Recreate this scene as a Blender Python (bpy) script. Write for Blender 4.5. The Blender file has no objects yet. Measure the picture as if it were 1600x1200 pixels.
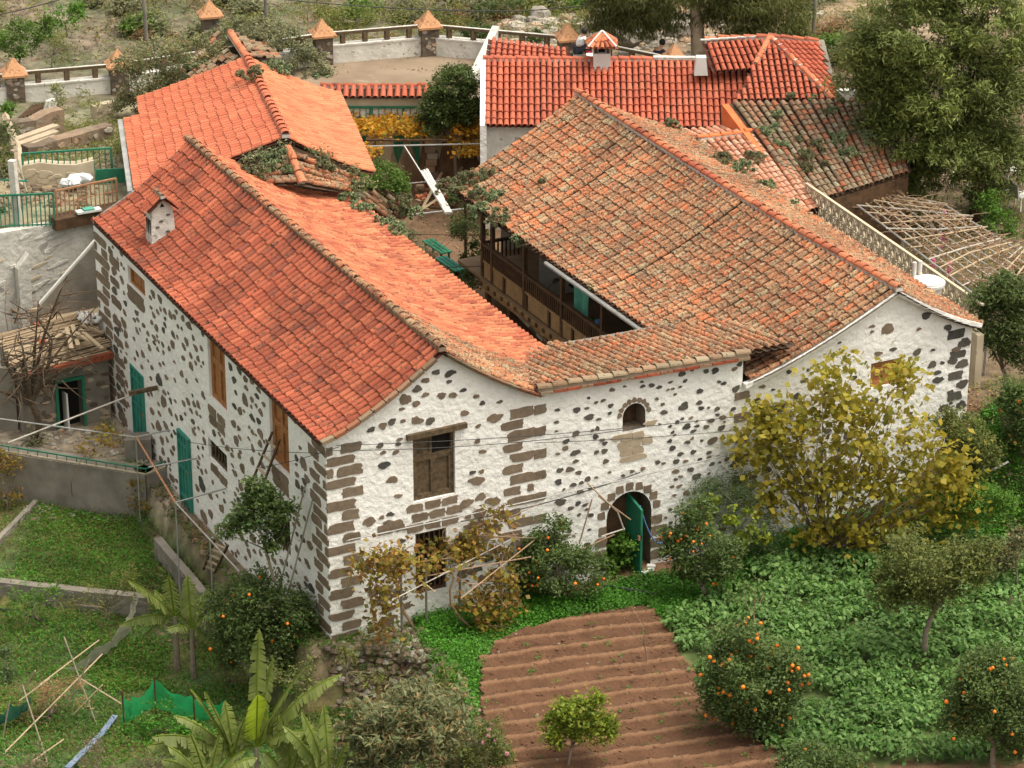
import bpy, math, random
import numpy as np
from mathutils import Vector
random.seed(7); rng=np.random.default_rng(7)
S=bpy.context.scene
# ---------------- camera ----------------
FPX=4700.; PT=math.radians(24); AZ=math.radians(26.7)
CAM=(-23.87,-56.84,33.95)
cd=bpy.data.cameras.new("camera"); co=bpy.data.objects.new("camera",cd); S.collection.objects.link(co)
co.location=CAM; co.rotation_euler=(math.radians(90)-PT,0,-AZ)
cd.sensor_width=36; cd.lens=36*FPX/1600; cd.clip_end=500; cd.clip_start=1
S.camera=co; S.render.resolution_x=1024; S.render.resolution_y=768
# ---------------- sky, sun, exposure ----------------
W=bpy.data.worlds.new("World"); S.world=W; W.use_nodes=True
nt=W.node_tree; bg=nt.nodes["Background"]
SUN_EL,SUN_AZ=math.radians(68),math.radians(125)   # azimuth measured from +Y towards +X
sky=nt.nodes.new("ShaderNodeTexSky"); sky.sky_type='NISHITA'; sky.sun_disc=False
sky.sun_elevation=SUN_EL; sky.sun_rotation=SUN_AZ; sky.air_density=1; sky.dust_density=6; sky.ozone_density=.6
hs=nt.nodes.new("ShaderNodeHueSaturation"); hs.inputs['Saturation'].default_value=.25
nt.links.new(sky.outputs[0],hs.inputs['Color']); wm=nt.nodes.new('ShaderNodeMixRGB'); wm.blend_type='MULTIPLY'; wm.inputs[0].default_value=1; wm.inputs[2].default_value=(1,.955,.85,1); nt.links.new(hs.outputs[0],wm.inputs[1]); nt.links.new(wm.outputs[0],bg.inputs[0])
bg.inputs[1].default_value=.15
sl=bpy.data.lights.new("sun",'SUN'); so=bpy.data.objects.new("sun",sl); S.collection.objects.link(so)
sl.energy=.55; sl.angle=math.radians(32); sl.color=(1,.93,.80)
sd=Vector((math.cos(SUN_EL)*math.sin(SUN_AZ),math.cos(SUN_EL)*math.cos(SUN_AZ),math.sin(SUN_EL)))
so.rotation_euler=sd.to_track_quat('Z','Y').to_euler(); so.location=(20,-10,40)
S.view_settings.view_transform='Standard'; S.view_settings.look='None'
S.view_settings.exposure=1.12; S.view_settings.gamma=1
# ---------------- survey helpers: where the photo's points lie in the world ----------------
C0=np.array(CAM)
fw=np.array([math.sin(AZ)*math.cos(PT),math.cos(AZ)*math.cos(PT),-math.sin(PT)])
rt=np.array([math.cos(AZ),-math.sin(AZ),0.]); upv=np.cross(rt,fw); hv=np.array([math.sin(AZ),math.cos(AZ),0.])
def ray(x,y): return fw+(x-800)/FPX*rt-(y-600)/FPX*upv
def onZ(x,y,z): d=ray(x,y); return C0+d*((z-C0[2])/d[2])
def onX(x,y,X): d=ray(x,y); return C0+d*((X-C0[0])/d[0])
def onY(x,y,Y): d=ray(x,y); return C0+d*((Y-C0[1])/d[1])
def onV(x,y,b):
    d=ray(x,y); return C0+d*(np.dot(np.array(b)-C0,hv)/np.dot(d,hv))
def ppm(b): return FPX/np.dot(np.array(b)-C0,fw)
# ---------------- materials ----------------
def lin(c): return tuple(((v/255)/12.92 if v/255<=.04045 else ((v/255+.055)/1.055)**2.4) for v in c)+(1,)
def mk(name,cols,src='noise',scale=3,rough=.8,bump=None,spots=(),transl=0,spec=.3,metal=0,obj=True,detail=5,vary=None):
    m=bpy.data.materials.new(name); m.use_nodes=True; t=m.node_tree; N=t.nodes; L=t.links
    b=N["Principled BSDF"]; b.inputs['Roughness'].default_value=rough; b.inputs['Specular IOR Level'].default_value=spec
    b.inputs['Metallic'].default_value=metal
    tc=N.new("ShaderNodeTexCoord"); co_=tc.outputs['Object']
    def noise(s,d=detail,dist=0):
        n=N.new("ShaderNodeTexNoise"); n.inputs['Scale'].default_value=s; n.inputs['Detail'].default_value=d; n.inputs['Distortion'].default_value=dist
        L.new(co_,n.inputs['Vector']); return n.outputs['Fac']
    cols=[c if len(c)==4 else tuple(c)+(1,) for c in cols]
    if len(cols)==1 and src!='attr': col=None; b.inputs['Base Color'].default_value=cols[0]
    else:
        r=N.new("ShaderNodeValToRGB"); e=r.color_ramp.elements
        if src=='island': g=N.new("ShaderNodeNewGeometry"); f=g.outputs['Random Per Island']; lo,hi=0,1
        else: f=noise(scale); lo,hi=.3,.7
        e[0].position=lo; e[0].color=cols[0]; e[1].position=hi; e[1].color=cols[-1]
        for i,c in enumerate(cols[1:-1]): q=e.new(lo+(hi-lo)*(i+1)/(len(cols)-1)); q.color=c
        L.new(f,r.inputs[0]); col=r.outputs[0]
    def mixc(a,bc,f,mode='MIX'):
        x=N.new("ShaderNodeMixRGB"); x.blend_type=mode
        if isinstance(f,float): x.inputs[0].default_value=f
        else: L.new(f,x.inputs[0])
        if a is None: x.inputs[1].default_value=cols[0]
        else: L.new(a,x.inputs[1])
        if isinstance(bc,tuple): x.inputs[2].default_value=bc
        else: L.new(bc,x.inputs[2])
        return x.outputs[0]
    if src=='zone':   # ground: colour attribute holds what covers the ground there
        at=N.new("ShaderNodeVertexColor"); at.layer_name="cover"; nz=N.new("ShaderNodeMapRange"); L.new(noise(2.5,8),nz.inputs[0])
        nz.inputs[1].default_value=.3; nz.inputs[2].default_value=.7; nz.inputs[3].default_value=.55; nz.inputs[4].default_value=1.5
        x=N.new("ShaderNodeVectorMath"); x.operation='SCALE'; L.new(at.outputs[0],x.inputs[0]); L.new(nz.outputs[0],x.inputs['Scale']); col=x.outputs[0]
    if vary:
        nz=N.new("ShaderNodeMapRange"); L.new(noise(vary[0],3),nz.inputs[0])
        nz.inputs[1].default_value=.3; nz.inputs[2].default_value=.7; nz.inputs[3].default_value=1-vary[1]; nz.inputs[4].default_value=1+vary[1]
        x=N.new("ShaderNodeVectorMath"); x.operation='SCALE'
        if col is None: x.inputs[0].default_value=cols[0][:3]
        else: L.new(col,x.inputs[0])
        L.new(nz.outputs[0],x.inputs['Scale']); col=x.outputs[0]
    for (c,s,th,soft,amt) in spots:
        r=N.new("ShaderNodeMapRange"); L.new(noise(s,6,.4),r.inputs[0]); r.inputs[1].default_value=th; r.inputs[2].default_value=th+soft; r.inputs[4].default_value=amt
        col=mixc(col,tuple(c)+(1,) if len(c)==3 else c,r.outputs[0])
    if col is not None: L.new(col,b.inputs['Base Color'])
    if bump:
        bp=N.new("ShaderNodeBump"); bp.inputs['Strength'].default_value=bump[1]; bp.inputs['Distance'].default_value=bump[2] if len(bump)>2 else .03
        L.new(noise(bump[0],7),bp.inputs['Height']); L.new(bp.outputs[0],b.inputs['Normal'])
    if transl:
        o=N["Material Output"]; tr=N.new("ShaderNodeBsdfTranslucent"); mx=N.new("ShaderNodeMixShader"); mx.inputs[0].default_value=transl
        if col is None: tr.inputs[0].default_value=cols[0]
        else: L.new(col,tr.inputs[0])
        L.new(b.outputs[0],mx.inputs[1]); L.new(tr.outputs[0],mx.inputs[2]); L.new(mx.outputs[0],o.inputs[0])
    return m
MT={}
def M(n): return MT[n]
T_=lambda r,g,b:(r,g,b,1)
LICH=((.30,.27,.17),9,.55,.05,.75)
DARK=((.035,.028,.022),13,.60,.05,.8)
MT['tile_red']=mk('red clay roof tiles',[T_(.20,.048,.027),T_(.31,.075,.038),T_(.255,.060,.031),T_(.37,.105,.053),T_(.275,.066,.034),T_(.33,.09,.045),T_(.185,.052,.033)],'island',rough=.8,spots=[((.06,.035,.025),9,.585,.06,.75),((.04,.03,.022),18,.63,.03,.8),((.36,.30,.19),17,.69,.03,.8)],vary=(.7,.28),bump=(30,.3,.01))
MT['tile_orange']=mk('orange clay roof tiles lit tone',[T_(.40,.115,.053),T_(.49,.165,.078),T_(.27,.065,.034),T_(.51,.19,.095),T_(.42,.13,.06),T_(.34,.085,.043)],'island',rough=.75,spots=[((.12,.045,.028),7,.60,.05,.8),((.10,.05,.03),16,.62,.04,.7),((.36,.30,.2),15,.69,.03,.7)],vary=(1.2,.2),bump=(30,.3,.01))  # light on the right slope is partly put into this orange
MT['tile_new']=mk('new salmon roof tiles',[T_(.41,.105,.055),T_(.50,.15,.078),T_(.45,.12,.062),T_(.52,.17,.09)],'island',rough=.7,vary=(1,.1),bump=(30,.25,.01))
MT['tile_new_lit']=mk('new roof tiles lit tone',[T_(.47,.155,.072),T_(.54,.195,.095),T_(.50,.17,.08),T_(.44,.13,.062)],'island',rough=.7,vary=(1,.1),bump=(30,.25,.01))  # lighter copy of the new tile colour, paints the brighter lit slope
MT['tile_c']=mk('machine made red roof tiles',[T_(.32,.075,.042),T_(.41,.105,.056),T_(.36,.085,.047),T_(.44,.125,.068)],'island',rough=.7,spots=[((.10,.055,.035),8,.66,.05,.6)],vary=(1.5,.15),bump=(30,.25,.01))
MT['tile_old']=mk('weathered lichen covered roof tiles',[T_(.27,.12,.06),T_(.36,.135,.06),T_(.22,.125,.07),T_(.31,.10,.045),T_(.25,.16,.09),T_(.35,.15,.07),T_(.20,.10,.055),T_(.30,.12,.058),T_(.30,.21,.12),T_(.42,.125,.05),T_(.33,.13,.06)],'island',rough=.85,spots=[((.33,.31,.20),13,.56,.05,.7),((.04,.034,.025),17,.54,.04,.85)],vary=(.5,.3),bump=(25,.5,.012))
MT['tile_pale']=mk('bleached pink roof tiles',[T_(.50,.27,.18),T_(.42,.16,.09),T_(.54,.34,.24),T_(.45,.20,.12)],'island',rough=.8,spots=[((.12,.08,.05),14,.64,.04,.7)],bump=(25,.4,.012))
MT['tile_grey']=mk('mossy grey brown roof tiles',[T_(.17,.115,.07),T_(.24,.185,.12),T_(.30,.10,.048),T_(.21,.17,.11),T_(.16,.08,.045),T_(.28,.235,.16),T_(.25,.09,.045)],'island',rough=.88,spots=[((.05,.045,.03),13,.60,.05,.8)],bump=(25,.5,.012))
MT['pan']=mk('clay tile channels gap shade',[T_(.05,.018,.012),T_(.10,.032,.02)],scale=6,rough=.9)  # darkened to paint the shade in the gaps between cover tiles
MT['pan_old']=mk('old tile channels gap shade',[T_(.04,.027,.018),T_(.09,.05,.028)],scale=6,rough=.9)  # gap shade put into the colour of the old tile channels
MT['white']=mk('lime washed plaster',[T_(.73,.72,.69),T_(.84,.83,.80)],scale=1.2,rough=.9,bump=(6,.9,.06),spots=[((.48,.45,.40),2.2,.66,.12,.6),((.30,.27,.23),9,.75,.04,.5)])
MT['white_d']=mk('weathered white plaster',[T_(.50,.48,.43),T_(.72,.70,.65)],scale=2,rough=.9,bump=(7,.7,.04),spots=[((.12,.10,.08),5,.63,.05,.7)])
MT['stone']=mk('taupe corner stone',[T_(.145,.108,.075),T_(.20,.152,.108),T_(.17,.128,.09)],'island',rough=.9,vary=(6,.18),bump=(14,.5,.02))
MT['basalt']=mk('dark basalt field stone',[T_(.075,.07,.06),T_(.12,.105,.085),T_(.06,.06,.056),T_(.16,.12,.085)],'island',rough=.9,vary=(6,.2),bump=(14,.5,.02))
MT['tan']=mk('tan dressed stone',[T_(.34,.27,.19),T_(.44,.36,.26)],scale=4,rough=.9,bump=(12,.4,.02))
MT['concrete']=mk('grey concrete',[T_(.14,.125,.105),T_(.26,.235,.195)],scale=1.6,rough=.95,bump=(9,.5,.02),spots=[((.08,.07,.055),1.1,.60,.15,.6)])
MT['render']=mk('beige render',[T_(.42,.35,.25),T_(.54,.46,.34)],scale=2,rough=.95,bump=(8,.4,.02),spots=[((.2,.17,.13),3,.62,.1,.6)])
MT['mortar']=mk('pale lime mortar',[T_(.42,.40,.36),T_(.62,.60,.55)],scale=3,rough=.95,bump=(6,.8,.05),spots=[((.22,.2,.17),3,.62,.06,.7)])
MT['terra']=mk('orange painted parapet',[T_(.55,.13,.045),T_(.66,.19,.07)],scale=3,rough=.9,bump=(8,.4,.02))
MT['cap']=mk('terracotta pillar cap',[T_(.30,.135,.07),T_(.46,.25,.13),T_(.38,.18,.09)],scale=5,rough=.95,bump=(12,.8,.03),spots=[((.12,.08,.05),6,.6,.06,.6)])
MT['rock']=mk('grey brown rubble',[T_(.13,.095,.065),T_(.22,.17,.12),T_(.10,.075,.055),T_(.27,.19,.13)],'island',rough=.95,vary=(5,.2),bump=(10,.6,.03))
MT['rock_pale']=mk('pale boulders',[T_(.30,.27,.22),T_(.40,.36,.30),T_(.20,.18,.155),T_(.42,.28,.18)],'island',rough=.95,vary=(4,.2),bump=(8,.6,.03))
MT['wood']=mk('brown varnished wood',[T_(.25,.10,.032),T_(.37,.165,.06)],scale=8,rough=.6,bump=(20,.3,.01))
MT['wood_old']=mk('grey brown weathered wood',[T_(.055,.04,.024),T_(.14,.095,.052)],scale=9,rough=.85,bump=(25,.5,.01))
MT['wood_dark']=mk('dark brown timber',[T_(.045,.026,.014),T_(.11,.06,.03)],scale=5,rough=.8,bump=(20,.4,.01))
MT['wood_bal']=mk('ochre brown balcony boards',[T_(.20,.125,.06),T_(.30,.19,.095)],scale=4,rough=.8,bump=(18,.4,.01))
MT['floor']=mk('brown balcony floor boards',[T_(.16,.105,.06),T_(.22,.15,.09)],scale=3,rough=.8)
MT['cane']=mk('pale dry cane',[T_(.32,.23,.14),T_(.42,.33,.22),T_(.22,.155,.10)],'island',rough=.8)
MT['twig']=mk('brown twigs',[T_(.20,.13,.085),T_(.30,.20,.13),T_(.14,.09,.06)],'island',rough=.9)
MT['bark']=mk('grey bark',[T_(.17,.135,.10),T_(.27,.22,.17)],scale=8,rough=.95,bump=(14,.6,.03))
MT['bark_d']=mk('dark brown bark',[T_(.06,.042,.028),T_(.12,.085,.055)],scale=8,rough=.95,bump=(14,.6,.03))
MT['bark_p']=mk('pale peeling bark',[T_(.26,.19,.13),T_(.50,.42,.32),T_(.36,.27,.19)],scale=2,rough=.9,bump=(8,.5,.03))
MT['green_paint']=mk('green painted metal',[T_(.015,.13,.075),T_(.03,.19,.11)],scale=3,rough=.5,spots=[((.10,.16,.10),6,.62,.05,.6)])
MT['teal']=mk('faded teal paint',[T_(.02,.15,.12),T_(.04,.24,.18)],scale=2,rough=.6,spots=[((.2,.22,.18),7,.63,.05,.6)])
MT['curtain']=mk('turquoise curtain cloth',[T_(.06,.26,.20),T_(.12,.36,.28)],scale=5,rough=.9)
MT['steel']=mk('galvanised steel',[T_(.26,.26,.25),T_(.38,.38,.37)],scale=3,rough=.5,metal=.3)
MT['pole']=mk('pale weathered pole',[T_(.33,.30,.26),T_(.45,.42,.37)],scale=4,rough=.7)
MT['whitep']=mk('white plastic',[T_(.55,.54,.51),T_(.64,.63,.60)],scale=2,rough=.5)
MT['rust']=mk('rusty iron',[T_(.26,.12,.06),T_(.38,.20,.11)],scale=6,rough=.85)
MT['black']=mk('dark interior',[T_(.012,.010,.008)],rough=.95)
MT['wire']=mk('dark cable',[T_(.04,.04,.042)],rough=.6)
MT['net']=mk('bright green shade net',[T_(.02,.44,.14),T_(.04,.54,.20)],scale=3,rough=.7,transl=.5,bump=(60,.3,.01))
MT['netg']=mk('grey green netting',[T_(.34,.34,.26),T_(.44,.43,.34)],scale=4,rough=.9,transl=.3)
MT['soil_']=mk('red brown tilled soil',[T_(.135,.062,.034),T_(.205,.100,.055)],scale=2.2,rough=1,bump=(7,.9,.06),spots=[((.30,.16,.09),9,.66,.05,.6),((.07,.035,.02),4,.62,.1,.5)])
MT['ground']=mk('mixed ground',[T_(.2,.2,.2)],src='zone',rough=1,bump=(5,.8,.06),spots=[((.09,.065,.045),3.5,.62,.06,.5),((.34,.28,.2),11,.70,.03,.5)])
MT['patio']=mk('dusty paved patio',[T_(.17,.125,.085),T_(.25,.19,.135)],scale=.9,rough=1,bump=(10,.3,.02),spots=[((.40,.34,.26),1.2,.62,.1,.5)])
MT['dirt']=mk('brown courtyard earth',[T_(.12,.075,.045),T_(.19,.12,.075)],scale=2,rough=1,bump=(8,.6,.03),spots=[((.40,.16,.06),14,.67,.03,.8)])
MT['skin']=mk('skin',[T_(.42,.23,.15)],rough=.6)
MT['hair']=mk('black hair',[T_(.012,.01,.009)],rough=.6)
MT['shirt']=mk('white cloth',[T_(.55,.56,.58),T_(.66,.67,.69)],scale=5,rough=.9,bump=(8,.8,.04))
MT['pink']=mk('pink cloth',[T_(.62,.30,.26)],rough=.9)
MT['darkcloth']=mk('dark blue cloth',[T_(.02,.022,.035)],rough=.9)
MT['red']=mk('red cloth',[T_(.45,.02,.04)],rough=.8)
MT['magenta']=mk('pink ribbon',[T_(.62,.10,.28)],rough=.8)
MT['blue']=mk('blue plastic',[T_(.10,.20,.42)],rough=.6)
MT['bluegrey']=mk('faded blue plastic',[T_(.10,.15,.24),T_(.2,.25,.33)],scale=4,rough=.7)
MT['orange']=mk('ripe orange peel',[T_(.78,.17,.015),T_(.85,.24,.02)],scale=2,rough=.45,bump=(60,.2,.004))
MT['rose']=mk('pink petals',[T_(.78,.32,.45)],rough=.7,transl=.2)
def leafm(n,cols,tr=.25,rough=.55,vary=(1.2,.25),spec=.3):
    g=dict(lf_orange=1.5,lf_citrus=1.35,lf_dark=1.6,lf_pine=2.1,lf_euc=1.3,lf_fig=1.05,lf_grey=1.1,lf_loquat=1.15,lf_vine=1.0,lf_vineo=1.05,lf_cover=1.0,lf_weed=1.05,lf_potato=1.0).get(n,1.0); wr=1.16 if n not in('lf_fig','lf_vine','lf_vineo') else 1.0; cols=[(min(.8,c[0]*g*wr),min(.8,c[1]*g),c[2]*g*.78) for c in cols]
    MT[n]=mk(n.replace('_',' ')+' leaves',[T_(*c) for c in cols],'island',rough=rough,transl=min(.5,tr*1.5),vary=vary,spec=spec)
leafm('lf_orange',[(.030,.062,.022),(.055,.100,.032),(.040,.080,.030),(.085,.13,.045),(.045,.085,.028)])
leafm('lf_citrus',[(.055,.085,.030),(.095,.13,.040),(.07,.10,.035),(.14,.17,.045)])
leafm('lf_lemon',[(.12,.20,.025),(.20,.30,.03),(.08,.15,.025),(.30,.36,.04)])
leafm('lf_fig',[(.31,.27,.045),(.40,.33,.05),(.24,.235,.045),(.46,.35,.055),(.19,.21,.05),(.36,.27,.045)],tr=.35)
leafm('lf_vine',[(.30,.23,.045),(.38,.27,.05),(.18,.19,.05),(.32,.17,.05),(.22,.11,.05),(.13,.16,.05)],tr=.35)
leafm('lf_vineo',[(.55,.27,.03),(.62,.33,.04),(.48,.20,.03),(.50,.34,.05),(.30,.24,.04)],tr=.35)
leafm('lf_dark',[(.028,.055,.020),(.045,.075,.026),(.060,.095,.030)])
leafm('lf_pine',[(.055,.085,.030),(.085,.12,.038),(.045,.07,.026),(.115,.15,.045)],tr=.2,vary=(.35,.3))
leafm('lf_euc',[(.06,.085,.03),(.09,.115,.04),(.05,.07,.028),(.12,.13,.05)],vary=(.3,.3))
leafm('lf_grey',[(.14,.18,.12),(.20,.23,.16),(.10,.135,.08),(.26,.28,.20)])
leafm('lf_succ',[(.15,.25,.15),(.22,.32,.21),(.12,.19,.11),(.30,.37,.27)],tr=.1)
leafm('lf_bright',[(.07,.19,.03),(.11,.26,.04),(.05,.14,.025),(.15,.30,.05)])
leafm('lf_ball',[(.07,.16,.03),(.12,.23,.045),(.05,.12,.025)])
leafm('lf_potato',[(.075,.195,.06),(.12,.27,.085),(.06,.15,.045),(.17,.32,.115),(.10,.225,.075)],vary=(.5,.22))
leafm('lf_cover',[(.045,.19,.022),(.07,.26,.03),(.04,.14,.02),(.11,.30,.04)],vary=(.6,.35))
leafm('lf_weed',[(.09,.14,.035),(.14,.19,.05),(.19,.20,.07),(.075,.125,.035)],vary=(.6,.3))
leafm('lf_dry',[(.30,.22,.13),(.22,.15,.09),(.36,.28,.18)],vary=(.6,.3))
leafm('lf_loquat',[(.085,.125,.065),(.13,.17,.10),(.105,.145,.08),(.25,.18,.10),(.15,.19,.115),(.10,.14,.08),(.17,.20,.125)])
leafm('lf_banana',[(.15,.23,.075),(.20,.28,.10),(.24,.32,.13)],tr=.4,rough=.45)
leafm('lf_bananay',[(.30,.46,.04),(.34,.50,.05)],tr=.45,rough=.4)
leafm('lf_rosemary',[(.10,.125,.085),(.16,.17,.12),(.24,.19,.15)])
leafm('lf_blue',[(.06,.12,.055),(.10,.17,.08),(.085,.145,.07)])
for k_ in('net','netg'):
    MT[k_].node_tree.nodes['Principled BSDF'].inputs['Alpha'].default_value=.7
def soilmat():   # dry crests of the furrows are paler than the moist earth between them
    m=mk('red brown tilled soil',[T_(.078,.038,.020),T_(.122,.061,.033)],scale=2.2,rough=1,bump=(9,1,.07),spots=[((.19,.10,.055),9,.66,.05,.5),((.07,.035,.02),4,.62,.1,.4)])
    t=m.node_tree; N=t.nodes; b=N["Principled BSDF"]; old=b.inputs['Base Color'].links[0].from_socket
    tc=N.new("ShaderNodeTexCoord"); sp=N.new("ShaderNodeSeparateXYZ"); t.links.new(tc.outputs['Object'],sp.inputs[0]); r=N.new("ShaderNodeMapRange"); t.links.new(sp.outputs[2],r.inputs[0]); r.inputs[1].default_value=.135; r.inputs[2].default_value=.175; r.inputs[4].default_value=.7
    x=N.new("ShaderNodeMixRGB"); t.links.new(r.outputs[0],x.inputs[0]); t.links.new(old,x.inputs[1]); x.inputs[2].default_value=(.225,.125,.07,1); t.links.new(x.outputs[0],b.inputs['Base Color']); return m
MT['soil']=soilmat()
# ---------------- mesh helpers ----------------
ROOT={}
def tag(o,label=None,cat=None,group=None,kind=None):
    if label: o['label']=label
    if cat: o['category']=cat
    if group: o['group']=group
    if kind: o['kind']=kind
    return o
def thing(name,label,cat,loc,group=None):
    o=bpy.data.objects.new(name,None); S.collection.objects.link(o); o.location=tuple(loc); o.empty_display_size=.2
    ROOT[o.name]=np.array(loc,float); return tag(o,label,cat,group)
def link(name,me,mats,parent=None,smooth=False):
    for m in mats: me.materials.append(M(m))
    o=bpy.data.objects.new(name,me); S.collection.objects.link(o)
    if smooth: me.polygons.foreach_set('use_smooth',[True]*len(me.polygons))
    if parent: o.parent=parent
    return o
def origin(parent):
    if parent is None: return np.zeros(3)
    p=np.zeros(3)
    while parent is not None: p=p+np.array(parent.location); parent=parent.parent
    return p
class MB:
    def __init__(s): s.v=[]; s.f=[]; s.m=[]; s.mats=[]
    def mi(s,m):
        if m not in s.mats: s.mats.append(m)
        return s.mats.index(m)
    def add(s,vs,fs,m):
        b=len(s.v); s.v.extend([tuple(map(float,p)) for p in vs]); k=s.mi(m)
        for f in fs: s.f.append(tuple(b+i for i in f)); s.m.append(k)
        return s
    def box(s,c,size,m,rz=0,top=1.0,tilt=None):
        hx,hy,hz=[q/2 for q in size]; cs,sn=math.cos(rz),math.sin(rz); vs=[]
        for z in (-hz,hz):
            k=1 if z<0 else top
            for x,y in((-hx,-hy),(hx,-hy),(hx,hy),(-hx,hy)): vs.append((c[0]+(x*cs-y*sn)*k,c[1]+(x*sn+y*cs)*k,c[2]+z))
        return s.add(vs,[(3,2,1,0),(4,5,6,7),(0,1,5,4),(1,2,6,5),(2,3,7,6),(3,0,4,7)],m)
    def hexa(s,p,m): # 8 points bottom ring then top ring
        return s.add(p,[(3,2,1,0),(4,5,6,7),(0,1,5,4),(1,2,6,5),(2,3,7,6),(3,0,4,7)],m)
    def slab(s,a,b,w,z0,z1,m,z0b=None,z1b=None): # wall from a to b (2D), width w, heights
        a=np.array(a[:2],float); b=np.array(b[:2],float); d=(b-a)/np.linalg.norm(b-a); n=np.array([-d[1],d[0]])*w/2
        z0b=z0 if z0b is None else z0b; z1b=z1 if z1b is None else z1b
        q=lambda p,z:(p[0],p[1],z)
        return s.hexa([q(a-n,z0),q(b-n,z0b),q(b+n,z0b),q(a+n,z0),q(a-n,z1),q(b-n,z1b),q(b+n,z1b),q(a+n,z1)],m)
    def beam(s,a,b,w,h,m):
        a=np.array(a,float); b=np.array(b,float); d=b-a; L=np.linalg.norm(d); d/=L
        u=np.array([0,0,1.]) if abs(d[2])<.95 else np.array([1.,0,0]); x=np.cross(d,u); x/=np.linalg.norm(x); y=np.cross(x,d)
        vs=[p+x*i*w/2+y*j*h/2 for p in(a,b) for i,j in((-1,-1),(1,-1),(1,1),(-1,1))]
        return s.add(vs,[(3,2,1,0),(4,5,6,7),(0,1,5,4),(1,2,6,5),(2,3,7,6),(3,0,4,7)],m)
    def tube(s,path,r,m,n=7,cap=True):
        P=[np.array(p,float) for p in path]; R=r if isinstance(r,(list,tuple)) else [r]*len(P); vs=[]
        for i,p in enumerate(P):
            d=P[min(i+1,len(P)-1)]-P[max(i-1,0)]; d/=(np.linalg.norm(d)+1e-9)
            u=np.array([0,0,1.]) if abs(d[2])<.9 else np.array([1.,0,0]); x=np.cross(d,u); x/=np.linalg.norm(x); y=np.cross(x,d)
            for k in range(n): a=2*math.pi*k/n; vs.append(p+(x*math.cos(a)+y*math.sin(a))*R[i])
        fs=[(i*n+k,i*n+(k+1)%n,(i+1)*n+(k+1)%n,(i+1)*n+k) for i in range(len(P)-1) for k in range(n)]
        if cap: fs+= [tuple(range(n))[::-1],tuple((len(P)-1)*n+k for k in range(n))]
        return s.add(vs,fs,m)
    def rock(s,c,r,m,sq=.7):
        ph=rng.uniform(0,6.3,3); vs=[]; nl,ns=4,7
        vs.append((c[0],c[1],c[2]+r*sq)); 
        for i in range(1,nl):
            th=math.pi*i/nl
            for k in range(ns):
                a=2*math.pi*k/ns+ph[0]; q=r*(1+.28*math.sin(2*a+ph[1])+rng.uniform(-.16,.16))
                vs.append((c[0]+q*math.sin(th)*math.cos(a),c[1]+q*math.sin(th)*math.sin(a),c[2]+r*sq*math.cos(th)))
        vs.append((c[0],c[1],c[2]-r*sq)); e=len(vs)-1
        fs=[(0,1+k,1+(k+1)%ns) for k in range(ns)]
        for i in range(nl-2):
            for k in range(ns): a=1+i*ns; fs.append((a+k,a+ns+k,a+ns+(k+1)%ns,a+(k+1)%ns))
        a=1+(nl-2)*ns; fs+=[(a+k,e,a+(k+1)%ns) for k in range(ns)]
        return s.add(vs,fs,m)
    def build(s,name,parent=None,label=None,cat=None,group=None,kind=None,smooth=False,bevel=0):
        o0=origin(parent); me=bpy.data.meshes.new(name)
        loc=np.zeros(3)
        V=np.array(s.v)-o0
        if parent is None and kind is None and len(V):
            loc=np.array([V[:,0].mean(),V[:,1].mean(),V[:,2].min()]); V=V-loc
        me.from_pydata(V.tolist(),[],s.f); me.polygons.foreach_set('material_index',s.m); me.update()
        o=link(name,me,s.mats,parent,smooth); o.location=tuple(loc)
        if bevel:
            bv=o.modifiers.new('b','BEVEL'); bv.width=bevel; bv.segments=1; bv.limit_method='ANGLE'
        return tag(o,label,cat,group,kind)
def qmesh(name,V,nper,mats,parent=None,label=None,cat=None,group=None,kind=None,loc=None):
    """V (N,nper,3): N separate polygons of nper corners, one mesh"""
    o0=origin(parent) if loc is None else np.array(loc,float)
    if parent is None and loc is None and kind is None: o0=np.array([V[...,0].mean(),V[...,1].mean(),V[...,2].min()])
    N=V.shape[0]; P=(V-o0).reshape(-1,3).astype(np.float32)
    me=bpy.data.meshes.new(name); me.vertices.add(len(P)); me.vertices.foreach_set('co',P.ravel())
    me.loops.add(len(P)); me.loops.foreach_set('vertex_index',np.arange(len(P),dtype=np.int32))
    me.polygons.add(N); me.polygons.foreach_set('loop_start',np.arange(0,len(P),nper,dtype=np.int32))
    me.update(calc_edges=True)
    o=link(name,me,mats,parent)
    if parent is None and kind is None: o.location=tuple(o0)
    return tag(o,label,cat,group,kind)
def unit(a): return a/(np.linalg.norm(a,axis=-1,keepdims=True)+1e-9)
def leafquads(P,size,asp=.5,up=.6,droop=0.,fold=.15,dirs=None):
    N=len(P); a=rng.normal(size=(N,3)) if dirs is None else dirs+rng.normal(size=(N,3))*.35
    a[:,2]=a[:,2]*.6-droop; a=unit(a); n=rng.normal(size=(N,3)); n[:,2]=np.abs(n[:,2])+up; s=unit(np.cross(a,n)); n=np.cross(s,a)
    L=(size*rng.uniform(.55,1.45,N))[:,None]; w=L*asp/2
    b=P-a*L*.5; t=P+a*L*.5; m=P+n*L*fold*-.0
    return np.stack([b,m+s*w+n*L*fold,t,m-s*w+n*L*fold],1)
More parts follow.
